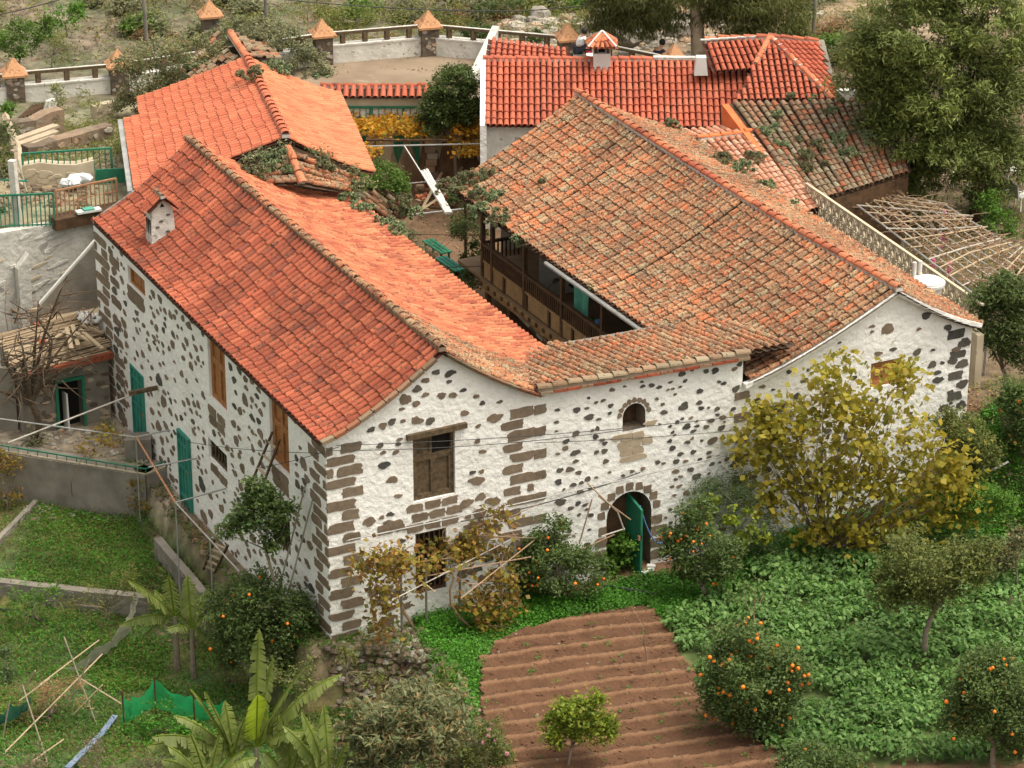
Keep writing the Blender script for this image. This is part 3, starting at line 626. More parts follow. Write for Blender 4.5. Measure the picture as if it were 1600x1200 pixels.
window_(A,FM,2.2,3.0,.7,2.3,'wood_dark','bars',label='dark barred ground floor window behind the grapevine')
window_(A,LM,11.72,13.0,4.3,4.82,'wood','boards',label='small brown boarded window under the eaves')
window_(A,LM,6.15,7.3,3.33,5.0,'wood','shut'); window_(A,LM,2.2,3.35,3.3,4.95,'wood','shut')
window_(A,LM,6.3,7.55,1.57,2.12,'wood_old','bars'); window_(A,LM,2.3,3.5,1.1,2.1,'wood_dark','bars')
window_(A,LM,12.2,13.2,-.3,1.92,'teal','door',off=-.02,name='door'); window_(A,LM,8.85,9.65,-.6,1.5,'teal','door',off=.03,name='door')
mb=MB(); mb.beam((-.02,11.1,2.05),(-.75,11.3,1.95),.10,.10,'wood_old'); mb.build('beam_end',A)
# chimney of the left wing
ch=MB(); cx,cy=.82,12.6
ch.hexa([(cx-.36,cy-.24,5.1),(cx+.36,cy-.24,5.1),(cx+.36,cy+.24,5.1),(cx-.36,cy+.24,5.1),(cx-.29,cy-.2,6.42),(cx+.29,cy-.2,6.42),(cx+.29,cy+.2,6.42),(cx-.29,cy+.2,6.42)],'mortar')
ch.add([(cx-.29,cy-.2,6.42),(cx+.29,cy-.2,6.42),(cx,cy-.2,6.72),(cx-.29,cy+.2,6.42),(cx+.29,cy+.2,6.42),(cx,cy+.2,6.72)],[(0,1,2),(5,4,3)],'mortar')
ch.add([(cx-.07,cy-.205,6.48),(cx+.07,cy-.205,6.48),(cx,cy-.205,6.6)],[(0,1,2)],'black')
for k in range(3): ch.box((cx-.325+.04*0,cy-.12+.12*k,5.95),(.02,.035,.4),'black')
for (u,z) in((-.1,5.6),(.12,5.8),(-.05,6.1),(.15,6.25),(.05,5.45),(-.16,5.95)): stone(ch,lambda a,b,o:(cx+a,cy-.245+.035*(b-5.1)-o,b),u,z,.11,.06,'basalt')
chm=ch.build('chimney',rp,'pale plastered chimney with small gabled tile cap')
cc=MB()
for s in(-1,1): tiles(cc,(cx,cy-.28,6.78),(cx,cy+.28,6.78),(cx+s*.42,cy-.28,6.42),(cx+s*.42,cy+.28,6.42),'tile_red','pan',pitch=.14,expo=.26)
ridge(cc,[(cx,cy-.28,6.8),(cx,cy+.3,6.8)],'tile_grey',.06,length=.2); cc.build('cap',chm)
# ---- middle wing ----
Mw=thing('farmhouse','middle wing with arched doorway and arched niche under a low tiled lean-to roof','house',(8,1.8,0),'farmhouse wings')
mb=MB(); opsM=[(7.66,8.28,3.78,4.47,.31),(7.26,8.5,.0,2.15,.62)]
wallface(mb,FM,5.25,10.95,[(5.25,-1),(10.95,-1)],[(5.25,5.34),(8,5.2),(10.95,5.14)],opsM,'white',.45,'wood_dark','stone')
avm=[(7.45,8.5,2.85,4.7),(7.0,8.8,-.2,2.45),(5.2,5.75,0,5)]
quoins(mb,FM,5.3,1,.3,4.9,big=.3,small=.18,second=False)
scatter(mb,FM,5.5,10.9,lambda u:.3,lambda u:5.05,185,avm,.08,.2,mix=.12)
for r_,z in enumerate((3.62,3.42,3.22)):
    for q in range(2+(r_%2)): stone(mb,FM,7.76+q*.32-(r_%2)*.06,z,.31,.19,'tan',rect=True,off=.012)
stone(mb,FM,7.97,3.04,.74,.14,'tan',rect=True)
for k in range(9): # voussoirs of the arched door and niche
    a=math.pi*(k+.5)/9
    stone(mb,FM,7.88+.77*math.cos(a),1.53+.77*math.sin(a),.2,.2,'stone',rect=True); 
    if k%1==0: stone(mb,FM,7.97+.40*math.cos(a),4.16+.40*math.sin(a),.13,.13,'stone')
for z,w in((1.25,.3),(.95,.45),(.62,.55),(.3,.4)): stone(mb,FM,8.5+w/2,z,w,.24,'stone',rect=True); stone(mb,FM,7.26-w/3,z,w*.7,.24,'stone',rect=True)
stone(mb,FM,8.42,3.86,.34,.14,'tan'); stone(mb,FM,7.5,3.66,.26,.15,'tan')
mb.build('wall',Mw)
mb=MB(); mb.add([(6.75,3.6,-1),(11,3.6,-1),(11,3.6,4.6),(6.75,3.6,4.7)],[(0,1,2,3)],'white_d'); mb.build('wall',Mw)
mb=MB(); kM=lambda P,a,b:(P[0]>5.3 or P[1]>.3) and P[2]>zAr(P[0])-.06 and (P[0]<10.9 or P[1]>0) and P[2]>zBl(P[0])-.07
Sf=tiles(mb,(5.0,-.14,5.46),(12.2,-.14,5.22),(5.0,3.85,4.70),(12.2,3.85,4.55),'tile_old','pan_old',keep=kM,wob=.025,sag=.03)
underdeck(mb,Sf,'wood_dark',12,4,keep=kM); rm=mb.build('roof',Mw)
mb=MB(); ridge(mb,[(5.3,-.12,5.44),(8.1,-.12,5.33),(11.0,-.12,5.25)],'tile_grey',.10,'rock'); 
for k in range(16): x=5.35+k*.355; mb.beam((x,-.18,5.33-.035*(x-5.3)),(x+.34,-.18,5.32-.035*(x-5)),.10,.07,'tile_red' if k%3 else 'tile_grey')
mb.build('verge',rm)
mb=MB(); mb.beam((8.02,-.02,.02),(8.02,-.02,1.98),.05,.42,'green_paint'); 
dw=MB(); dw.hexa([(8.0,.38,.0),(8.04,-.3,.0),(8.10,-.3,.0),(8.06,.38,.0),(8.0,.38,1.95),(8.04,-.3,1.75),(8.10,-.3,1.75),(8.06,.38,1.95)],'green_paint'); dd=dw.build('door',Mw,'narrow green door leaf standing open in the arched doorway')
mb=MB(); mb.box((8.03,-.27,1.0),(.08,.06,.12),'rust'); mb.build('handle',dd)
# ---- right wing ----
B=thing('farmhouse','right wing with large lichen covered tiled roof and wooden courtyard balcony','house',(14.3,8,0),'farmhouse wings')
mb=MB(); opsB=[(14.65,15.58,3.5,4.18,0)]
topB=[(x,zBl(x)-.08) for x in np.linspace(10.95,15.23,9)]+[(x,zBr(x)-.08) for x in np.linspace(15.6,17.62,6)]
wallface(mb,FM,10.95,17.62,[(10.95,-1),(17.62,-1)],topB,opsB,'white',.2)
quoins(mb,FM,10.75,1,1.8,4.5,big=.45,small=.3,second=False); quoins(mb,FM,17.6,-1,2.5,4.6,m='basalt',big=.36,small=.3)
scatter(mb,FM,11.3,17.2,lambda u:.3,lambda u:float(np.interp(u,[t[0] for t in topB],[t[1] for t in topB]))-.2,88,[(14.4,15.8,3.3,4.3)],.1,.28,mix=.15)
mb.build('wall',B)
mb=MB(); mb.add([(17.62,0,-1),(17.62,16.4,-1),(17.62,16.4,4.6),(17.62,0,4.6)],[(0,1,2,3)],'white_d')
mb.add([(12.6,16.4,-1),(17.62,16.4,-1),(17.62,16.4,4.6),(15.23,16.4,5.9),(12.6,16.4,4.9)],[(0,1,2,3,4)],'white_d')
mb.add([(12.45,3.6,-1),(12.45,16.4,-1),(12.45,16.4,1.78),(12.45,3.6,1.78)],[(0,1,2,3)],'white_d')      # ground floor behind the balcony posts
XM=lambda u,z,o:(12.45-o,u,z)
scatter(mb,XM,4,16,lambda u:-.3,lambda u:1.5,50,[],.25,.55,mix=.1)
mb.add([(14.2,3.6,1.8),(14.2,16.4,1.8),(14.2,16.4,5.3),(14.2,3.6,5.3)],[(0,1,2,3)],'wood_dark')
mb.add([(11.9,12.6,1.8),(14.2,12.6,1.8),(14.2,12.6,5.2),(11.9,12.6,4.65)],[(0,1,2,3)],'white_d')      # whitewashed end wall of the gallery
EM=lambda u,z,o:(u,12.6-o,z); scatter(mb,EM,12,14,lambda u:2.0,lambda u:4.4,9,[],.12,.3,mix=.9)
mb.build('wall',B)
window_(B,FM,14.65,15.58,3.5,4.18,'wood','shut',label='small brown shuttered window in the right gable')
mb=MB(); kB=lambda P,a,b:(P[1]>3.9 or P[2]>zMid(P[0],P[1])-.05 or P[0]>12.0 or (P[0]>11.0)) 
RB=[(15.23,-.15,6.09),(15.23,16.6,6.12)]
Sf=tiles(mb,*RB,(10.55,-.15,4.4),(10.6,15.9,4.33),'tile_old','pan_old',prof=1.35,sag=.12,wob=.025,keep=kB,expo=.31)
underdeck(mb,Sf,'wood_dark',20,10,keep=kB)
Sf=tiles(mb,*RB,(17.85,-.15,4.66),(18.55,16.6,4.60),'tile_old','pan_old',prof=1.3,sag=.1,wob=.03,expo=.31); underdeck(mb,Sf,'wood_dark')
rb=mb.build('roof',B)
mb=MB(); ridge(mb,[(15.23,-.2,6.15),(15.23,4.4,6.05),(15.23,9,6.06),(15.23,13,6.12),(15.23,16.7,6.18)],'tile_orange',.115); mb.build('ridge_tiles',rb)
mb=MB()
for xa,xb,zf in((10.95,15.2,zBl),(15.25,17.8,zBr)):
    n=9
    for k in range(n):
        a=xa+(xb-xa)*k/n; b=xa+(xb-xa)*(k+1)/n; mb.beam((a,-.1,zf(a)-.05),(b,-.1,zf(b)-.05),.14,.12,'white')
mb.build('verge',rb)
mb=MB(); mb.tube([(10.5,4.2,4.26),(10.5,9.5,4.22)],.06,'steel'); mb.build('gutter',B)
# balcony
BX=11.2; Y0,Y1=3.7,14.75
bal=MB(); bal.box(((BX+14.2)/2,(Y0+16.3)/2,1.76),(14.2-BX+.1,16.3-Y0,.08),'floor'); bal.beam((BX,Y0,1.66),(BX,Y1,1.66),.16,.16,'wood_bal')
for k in range(26): y=Y0+.2+k*.43; bal.beam((BX-.12,y,1.66),(12.5,y,1.66),.10,.11,'wood_dark')
bal.beam((BX+.02,Y0,1.52),(BX+.02,Y1,1.52),.12,.14,'wood_bal')
bo=bal.build('balcony',B,'long brown wooden balcony facing the courtyard')
mb=MB(); mb.beam((BX,Y0,2.85),(BX,Y1,2.85),.10,.08,'wood_dark'); mb.beam((BX,Y0,2.33),(BX,Y1,2.33),.07,.07,'wood_bal')
for k in range(88): y=Y0+.1+k*.1255; mb.beam((BX,y,2.36),(BX,y,2.81),.045,.05,'wood_dark')
mb.beam((BX,Y1,2.85),(12.4,Y1,2.85),.08,.08,'wood_dark'); 
for k in range(9): mb.beam((BX+.13*k+.1,Y1,2.3),(BX+.13*k+.1,Y1,2.81),.04,.04,'wood_dark')
mb.build('railing',bo)
mb=MB()
for k in range(8):
    y=Y0+k*1.38; mb.box((BX,y+.66,2.07),(.035,1.22,.44),'wood_bal')
    mb.box((BX-.01,y,2.07),(.07,.1,.5),'wood_dark')
mb.build('panels',bo)
for y in(4.9,7.55,9.85,12.1,14.1,14.72):
    mb=MB(); mb.beam((BX,y,1.85),(BX,y,4.35),.11,.11,'wood_dark'); mb.box((BX,y,4.28),(.2,.3,.1),'wood_dark'); mb.build('post',bo)
for y in(5.2,8.1,11.0,13.2,14.6):
    mb=MB(); mb.beam((BX+.1,y,-.2),(BX+.1,y,1.6),.14,.14,'wood_dark'); mb.build('post',bo)
mb=MB(); mb.beam((BX,Y0,4.36),(BX,15.6,4.36),.12,.14,'wood_dark'); mb.build('top_beam',bo)
cu=MB()
def curtain(y0,y1,z0,z1,x,nm='curtain'):
    n=16; vs=[]
    for k in range(n+1):
        y=y0+(y1-y0)*k/n; 
        for z in(z0,(z0+z1)/2,z1): vs.append((x+.05*math.sin(k*1.9)*(1.2 if z==z0 else .7),(y0+y1)/2+(y-(y0+y1)/2)*(1.0 if z!=z1 else 1.25),z))
    cu.add(vs,[(3*k+j,3*k+3+j,3*k+4+j,3*k+1+j) for k in range(n) for j in(0,1)],'curtain')
curtain(8.75,9.5,1.95,4.25,BX+.2); cu.build('curtain',None,'turquoise curtain hanging inside the wooden balcony','curtain')
# ---- rear left building with new roof ----
A2=thing('house','rear left house with bright new orange tiled gable roof and grey gutter','house',(5.5,19,3))
n0,n1=onZ(447,215,6.7),onZ(385,90,6.7); eL0,eL1=onZ(210,298,5.25),onZ(190,160,5.25); eR0,eR1=onZ(585,270,5.0),onZ(530,145,5.1)
mb=MB(); tiles(mb,n0,n1,eL0,eL1,'tile_new','pan',pitch=.2,expo=.3,prof=1.15,wob=.003,keep=lambda P,a,b:not(a>.8 and b>.86))
tiles(mb,n0,n1,eR0,eR1,'tile_new_lit','pan',pitch=.2,expo=.3,prof=1.2,wob=.003,r=.071)
q=MB(); a2r=mb.build('roof',A2)
mb=MB(); ridge(mb,[n0+[0,0,.06],n1+[0,0,.06]],'tile_new',.13,length=.34); mb.build('ridge_tiles',a2r)
mb=MB(); k8=eL0*.2+eL1*.8
mb.beam(eL0+[-.12,0,-.05],k8+[-.12,0,-.05],.14,.12,'steel'); mb.build('gutter',A2)
mb=MB()
c=[eL0+[.3,.1,-.12],eR0+[-.35,.2,-.12],eR1+[-.3,-.2,-.12],eL1+[.4,-.2,-.12]]
for i in range(4):
    a,b=c[i],c[(i+1)%4]; mb.add([(a[0],a[1],.3),(b[0],b[1],.3),tuple(b),tuple(a)],[(0,1,2,3)],'render' if i else 'mortar')
mb.add([tuple(c[0]),tuple(c[1]),tuple(n0+[0,.15,-.12])],[(0,1,2)],'rock'); mb.add([tuple(c[3]),tuple(c[2]),tuple(n1+[0,-.15,-.12])],[(0,2,1)],'mortar')
mb.build('wall',A2)
# ---- overgrown old roof between ----
OR=thing('ruined_house','collapsed old tiled roof overgrown with grey plants behind the left wing','ruin',(6,17,4))
mb=MB(); g0,g1=onZ(472,286,5.75),onZ(450,231,6.5)
tiles(mb,g0,g1,onZ(545,298,5.05),onZ(560,277,5.3),'tile_old','pan_old',wob=.06,sag=.12,expo=.28)
tiles(mb,g0,g1,onZ(405,285,5.8),onZ(390,264,6.15),'tile_grey','pan_old',wob=.08,sag=.15,expo=.28,keep=lambda P,a,b:random.random()<.75)
tiles(mb,onZ(545,300,3.9),onZ(600,296,3.9),onZ(605,345,3.0),onZ(650,335,3.0),'tile_grey','pan_old',wob=.08,expo=.3,keep=lambda P,a,b:random.random()<.8)
orf=mb.build('roof',OR); mb=MB(); ridge(mb,[g0,g1],'tile_orange',.12); mb.build('ridge_tiles',orf)
mb=MB(); mb.box((6.2,16.9,2.3),(3.6,1.5,4.0),'rock'); mb.build('wall',OR)
mb=MB(); dq=[onZ(x,y,z) for x,y,z in((378,266,6.12),(447,224,6.55),(556,272,5.3))]+[onY(x,y,Y) for x,y,Y in((524,293,16.3),(460,288,16.2),(398,284,16.05))]; mb.add([tuple(q) for q in dq]+[(q[0],q[1],2.5) for q in dq],[(0,1,2,3,4,5)]+[(i,(i+1)%6,(i+1)%6+6,i+6) for i in range(6)],'rock')
for k in range(260):
    w_=rng.dirichlet([1]*6); c=sum(w_[i]*dq[i] for i in range(6)); mb.rock(c+[0,0,.03],random.uniform(.04,.11),random.choice(['rock','tile_grey','rock','tile_old']))
mb.build('debris',OR)
OR2=thing('ruined_house','broken roof of old tiles buried under shrubs at the rear wall','ruin',(9.2,27,3))
mb=MB(); p=lambda x,y,z:onZ(x,y,z)
tiles(mb,p(340,45,4.3),p(376,88,4.3),p(270,125,3.2),p(310,150,3.2),'tile_grey','pan_old',wob=.1,sag=.3,expo=.3,keep=lambda P,a,b:random.random()<.55)
mb.build('roof',OR2); mb=MB()
tiles(mb,p(358,48,4.3),p(390,88,4.3),p(415,62,3.7),p(440,95,3.7),'tile_grey','pan_old',wob=.08,sag=.1,expo=.3,keep=lambda P,a,b:random.random()<.6)
r2=mb.build('roof',OR2); mb=MB(); ridge(mb,[p(360,52,4.4),p(385,90,4.4)],'tile_orange',.12); mb.build('ridge_tiles',r2)
mb=MB(); mb.slab(p(330,70,3.4)[:2],p(400,110,3.4)[:2],1.8,2.0,3.5,'rock'); mb.build('wall',OR2)
# ---- rear right building (red machine tiles) facing the viewer ----
EXv=np.array([.893,-.449,0]); EYv=np.array([.449,.893,0]); c0=np.array([14.31,20.92,0])
lc=lambda a,b,z:c0+EXv*a+EYv*b+np.array([0,0,z])
Cb=thing('house','rear house with even red tiled roof and square white chimney facing the courtyard','house',lc(4,1,0))
mb=MB(); tiles(mb,lc(0,2.3,5.32),lc(8.3,2.3,5.27),lc(0,-.15,4.0),lc(8.3,-.25,3.95),'tile_c','pan',pitch=.19,expo=.31,prof=1.05,wob=.003,r=.082)
tiles(mb,lc(0,2.35,5.30),lc(8.3,2.35,5.27),lc(0,3.7,4.7),lc(8.3,3.7,4.7),'tile_c','pan',pitch=.19,expo=.31,wob=.003); cr=mb.build('roof',Cb)
mb=MB(); ridge(mb,[lc(-.05,2.33,5.34),lc(5.2,2.33,5.33)],'tile_c',.09,length=.34); mb.beam(lc(5.2,2.33,5.38),lc(8.2,2.33,5.34),.2,.08,'mortar'); mb.build('ridge_tiles',cr)
mb=MB(); w=lambda a,b,z:tuple(lc(a,b,z))
mb.add([w(.02,.1,0),w(8.3,.1,0),w(8.3,.1,3.95),w(.02,.1,3.95)],[(0,1,2,3)],'white_d')
mb.hexa([w(-.14,-.15,0),w(.06,-.15,0),w(.06,3.7,0),w(-.14,3.7,0),w(-.14,-.15,4.02),w(.06,-.15,4.02),w(.06,3.7,4.75),w(-.14,3.7,4.75)],'white')
mb.add([w(-.14,-.15,4.02),w(.06,-.15,4.02),w(.06,2.3,5.36),w(-.14,2.3,5.36),w(-.14,3.7,4.75),w(.06,3.7,4.75)],[(0,1,2,3),(3,2,5,4),(0,3,4)],'white')
mb.add([w(0,3.6,0),w(8.3,3.6,0),w(8.3,3.6,4.7),w(0,3.6,4.7)],[(0,1,2,3)],'white_d'); mb.build('wall',Cb)
def chim2(x,b,z0,z1,wd,parent,cap=True):
    o=MB(); p0=lc(x,b,0)
    def bx(o,hw,hd,za,zb,m,k=1.): o.hexa([tuple(lc(x+i*hw,b+j*hd,za)) for i,j in((-1,-1),(1,-1),(1,1),(-1,1))]+[tuple(lc(x+i*hw*k,b+j*hd*k,zb)) for i,j in((-1,-1),(1,-1),(1,1),(-1,1))],m)
    bx(o,wd/2,wd/2,z0,z1,'whitep',1.02)
    for sx,sy in((-1,-1),(1,-1),(1,1),(-1,1)): o.hexa([tuple(lc(x+sx*wd*.36+i*.05,b+sy*wd*.36+j*.05,za)) for za in(z1,z1+.2) for i,j in((-1,-1),(1,-1),(1,1),(-1,1))],'wood_dark')
    bx(o,wd*.2,wd*.2,z1,z1+.2,'black'); bx(o,wd*.62,wd*.62,z1+.18,z1+.24,'wood_dark')
    c=o.build('chimney',parent,'square white chimney with orange tiled pyramid cap'); t=MB(); e=wd*.82; zt=z1+.23; ap=lc(x,b,zt+.38)
    cs=[lc(x+i*e,b+j*e,zt) for i,j in((-1,-1),(1,-1),(1,1),(-1,1))]
    for i in range(4): tiles(t,ap-(ap-cs[i])*.12,ap-(ap-cs[(i+1)%4])*.12,cs[i],cs[(i+1)%4],'tile_orange','tile_orange',pitch=.16,expo=.26,wob=.002); t.beam(ap+[0,0,.05],cs[i]+[0,0,.05],.05,.05,'whitep')
    t.build('cap',c)
px=onZ(940,123,4.75); a_=np.dot(px-c0,EXv); b_=np.dot(px-c0,EYv)
chim2(a_,b_+.05,4.4,5.62,.52,cr)
px=onZ(1095,104,5.35); mb=MB(); mb.box(tuple(px+[0,0,.05]),(.42,.42,.55),'whitep',rz=-AZ,top=.7); mb.build('chimney',cr,'small plain tapered white chimney on the ridge')
# small red roof behind its left end
Db=thing('outbuilding','small flat red tiled roof behind the left end of the rear house','building',onZ(830,85,4.5))
mb=MB(); tiles(mb,onZ(768,60,5.3),onZ(885,76,5.3),onZ(762,102,4.9),onZ(888,106,4.9),'tile_c','pan',pitch=.2,expo=.31,wob=.003); mb.build('roof',Db)
mb=MB(); q=[onZ(768,62,5.15),onZ(884,78,5.15),onZ(886,102,4.75),onZ(764,98,4.75)]
for i in range(4): a,b=q[i],q[(i+1)%4]; mb.add([(a[0],a[1],1),(b[0],b[1],1),tuple(b),tuple(a)],[(0,1,2,3)],'white')
mb.build('wall',Db)
# hipped building at right rear
Fb=thing('house','hipped red roof house with white mortar lines beside the big tree','house',onZ(1200,110,3))
pk=onZ(1203,60,5.95); mb=MB()
tiles(mb,onZ(1102,66,5.9),pk,onZ(1118,112,5.25),onZ(1225,106,5.3),'tile_c','pan',pitch=.19,expo=.3,wob=.002)
bl,br=onZ(1150,158,4.95),onZ(1300,156,4.95)
hw=float(np.linalg.norm(br-bl)); fx=(br-bl)/hw; bm=(bl+br)/2; ax_=float(np.dot(pk-bl,fx)); tl_=bl+(pk-bl)-fx*ax_; tiles(mb,tl_,tl_+fx*hw,bl,br,'tile_c','pan',pitch=.19,expo=.3,wob=.002,keep=lambda P,a,b:(1-b)*ax_/hw<a<1-(1-b)*(1-ax_/hw))
rr=onZ(1277,66,5.9); rl=rr-pk; tiles(mb,pk,rr,br,br+rl,'tile_c','pan',pitch=.19,expo=.3,wob=.002,keep=lambda P,a,b:a<1-b*.85); 
# clip the fanned tiles into straight rows is unnecessary at this size
fr=mb.build('roof',Fb); mb=MB()
for a,b in((pk,bl*.42+pk*.58),(pk,br),(onZ(1102,64,5.9),pk),(pk,rr)): ridge(mb,[a+[0,0,.06],b+[0,0,.06]],'tile_orange',.09)
for k in range(12): t=k/12; c=pk*(1-t)+br*t; mb.box(tuple(c+[0,0,.13]),(.14,.06,.04),'whitep',rz=.4)
for k in range(7): t=k/7; c=onZ(1102,67,5.9)*(1-t)+onZ(1200,60,5.95)*t; mb.box(tuple(c+[0,0,.1]),(.3,.07,.04),'whitep',rz=-AZ)
mb.build('ridge_tiles',fr)
mb=MB(); q=[onZ(1118,112,5.1),bl+[0,0,-.1],br+[0,0,-.1],rr+[0,0,-.2],onZ(1104,66,5.7)]
for i in range(1,5): a,b=q[i],q[(i+1)%5]; mb.add([(a[0],a[1],1),(b[0],b[1],1),tuple(b),tuple(a)],[(0,1,2,3)],'white')
mb.build('wall',Fb)
mb=MB(); a,b=onZ(1282,62,5.9),onZ(1302,138,5.0); mb.slab(a,b,.22,1,float(a[2]),'concrete',z1b=5.0); mb.build('boundary_wall',None,'grey rendered sloping wall against the hipped red roof','wall')
mb=MB(); a,b=onZ(1298,140,4.6),onZ(1350,140,4.6); mb.slab(a,b,.2,1,4.6,'whitep'); c=onZ(1385,190,4.3); mb.slab(b,c,.2,1,4.6,'whitep',z1b=4.2); mb.build('boundary_wall',None,'low white wall beside the big tree','wall')
# lichen roof with parapet, and the pale roof strip
Gb=thing('outbuilding','outbuilding with mossy grey tiled roof dotted with succulents and an orange parapet','building',(21,13,1.2))
t0,t1=onZ(1143,160,5.2),onZ(1385,150,5.2); e0,e1=onZ(1262,318,3.75),onZ(1420,270,3.75)
mb=MB(); SG=tiles(mb,t0,t1,e0,e1,'tile_grey','pan_old',pitch=.235,expo=.30,wob=.03,sag=.06); underdeck(mb,SG,'wood_dark'); gr=mb.build('roof',Gb)
mb=MB(); tl=np.array(t0)-[.10,0,0]; el=np.array(e0)-[.10,0,0]
mb.hexa([tuple(q) for q in (tl+[-.22,0,-1.2],tl+[0,0,-1.2],el+[0,0,-1.0],el+[-.22,0,-1.0],tl+[-.22,0,-.02],tl+[0,0,-.02],el+[0,0,-.02],el+[-.22,0,-.02])],'terra'); mb.build('parapet',Gb)
mb=MB(); q=[e0,e1,t1,t0]
for i in range(4): a,b=q[i],q[(i+1)%4]; mb.add([(a[0],a[1],.5),(b[0],b[1],.5),(b[0],b[1],b[2]-.12),(a[0],a[1],a[2]-.12)],[(0,1,2,3)],'wood_dark' if i==0 else 'concrete')  # dark front face paints the shade under the roof edge
mb.build('wall',Gb)
Hb=thing('outbuilding','narrow lean-to with bleached pink tiles between the two old roofs','building',(19.4,12,1.2))
mb=MB(); s0,s1=onZ(1090,220,4.65),onZ(1200,206,4.65); f0,f1=onZ(1215,345,3.7),onZ(1278,328,3.7)
SH=tiles(mb,s0,s1,f0,f1,'tile_pale','pan_old',pitch=.235,expo=.30,wob=.02); tiles(mb,s0+[0,0,.05],s1+[0,0,.05],onZ(1066,206,4.45),onZ(1190,196,4.45),'tile_pale','pan_old',pitch=.22,expo=.3)
hr=mb.build('roof',Hb); mb=MB(); ridge(mb,[s0+[0,0,.08],s1+[0,0,.08]],'terra',.08); mb.build('ridge_tiles',hr)
mb=MB(); q=[f0,f1,s1,s0]
for i in range(4): a,b=q[i],q[(i+1)%4]; mb.add([(a[0],a[1],.5),(b[0],b[1],.5),(b[0],b[1],b[2]-.15),(a[0],a[1],a[2]-.15)],[(0,1,2,3)],'concrete')
mb.build('wall',Hb)
# breeze block wall
bw0,bw1=np.array([20.02,11.7]),np.array([19.3,1.9]); bd=(bw1-bw0)/np.linalg.norm(bw1-bw0); BL=float(np.linalg.norm(bw1-bw0))
bwt=thing('breeze_block_wall','long openwork concrete block wall above beige base beside the cane pergola','wall',(19.7,7,1))
mb=MB(); mb.slab(bw0,bw1,.2,.5,3.34,'render'); mb.build('base',bwt)
mb=MB(); hb=.40; nb=int(BL/hb)
for i in range(nb):
    for j in range(2):
        p0=bw0+bd*i*hb; z=3.35+j*hb; P=lambda u,zz:(p0[0]+bd[0]*u,p0[1]+bd[1]*u,z+zz)
        for (u0,v0,u1,v1) in((0,.0,hb,.0),(0,0,0,hb),(.0,.0,hb,hb),(0,hb,hb,0),(hb/2,0,hb/2,hb*.3),(hb/2,hb,hb/2,hb*.7)):
            mb.beam(P(u0,v0),P(u1,v1),.05,.036,'render')
mb.beam((bw0[0],bw0[1],4.19),(bw1[0],bw1[1],4.19),.09,.05,'render'); mb.build('openwork_blocks',bwt)
# ======================= WALLS, FENCES, SMALL THINGS =======================
def seg2(a,b): a=np.array(a[:2],float); b=np.array(b[:2],float); return a,b,float(np.linalg.norm(b-a))
# ---- rear boundary wall with capped pillars ----
PB=[onZ(-40,170,2.75),onZ(25,160,2.75),onZ(187,146,2.75),onZ(505,97,2.75),onZ(670,83,2.75),onZ(887,103,2.75),onZ(1053,137,2.75)]
def pillar(p,label,w=.58,h=.95):
    t=thing('pillar',label,'pillar',(p[0],p[1],2.2),'capped pillars of the rear boundary wall')
    mb=MB(); mb.box((p[0],p[1],2.2+(h+.55)/2),(w,w,h+.55),'rock',rz=-.2); 
    PMf=lambda u,z,o:(p[0]+math.cos(-.2)*u+math.sin(-.2)*(w/2+o)*1,p[1]+math.sin(-.2)*u-math.cos(-.2)*(w/2+o),z)
    for k in range(22): stone(mb,PMf,random.uniform(-.24,.24),2.7+random.uniform(.0,.95),random.uniform(.1,.2),random.uniform(.07,.13),'rock_pale' if k%3 else 'basalt')
    mb.build('shaft',t); z=2.75+h; mb=MB(); mb.box((p[0],p[1],z+.03),(w*1.42,w*1.42,.07),'cap',rz=-.2); mb.box((p[0],p[1],z+.12),(w*1.38,w*1.38,.12),'cap',rz=-.2,top=.72)
    mb.box((p[0],p[1],z+.36),(w*.98,w*.98,.4),'cap',rz=-.2,top=.06); mb.build('cap',t)
for p,l in zip(PB[1:],['far left stone pillar with terracotta pyramid cap above the ruins','stone pillar with broken yellow cap beside the overgrown ruin','stone pillar with terracotta cap left of the bare patio','stone pillar with tall terracotta cap at the patio corner','stone pillar with brown pyramid cap behind the kneeling person','low terracotta capped pillar beside the pale tree trunk']): pillar(p,l)
pillar(onZ(330,66,2.75),'crumbling terracotta pillar top sticking out of the grey thicket')
BWL=['white boundary wall end at the far left of the frame','peeling white boundary wall with rail above the ruins','low boundary wall with rail hidden by grey shrubs','white patio wall with brown rail between two capped pillars','whitewashed patio wall with round bush behind it','boundary wall with brown rail behind the red roofs']
for i in range(6):
    a,b,L=seg2(PB[i],PB[i+1]); d=(b-a)/L; a=a+d*(.3 if i else 0); b=b-d*.3
    t=thing('boundary_wall',BWL[i],'wall',(a[0],a[1],2.3),'segments of the rear boundary wall')
    mb=MB(); mb.slab(a,b,.3,2.2,3.3,'white_d' if i else 'whitep'); mb.slab(a,b,.36,3.303,3.36,'mortar'); mb.build('wall',t)
    mb=MB(); mb.beam((a[0],a[1],3.72),(b[0],b[1],3.72),.14,.09,'wood_old'); n=max(2,int(L/.85)); mb.beam((a[0],a[1],3.775),(b[0],b[1],3.775),.09,.012,'mortar')
    mb.build('rail',t)
    for k in range(n): 
        mb=MB(); c=a+(b-a)*(k+.5)/n; mb.box((c[0],c[1],3.52),(.15,.15,.32),'wood_old'); mb.build('rail_post',t)
mb=MB(); a=onZ(735,130,2.75); b=onZ(775,85,2.9); mb.slab(a,b,.25,2.4,2.9,'mortar',z1b=3.9); mb.build('buttress_wall',None,'rough sloping wall end rising from the patio to the small red roof','wall')
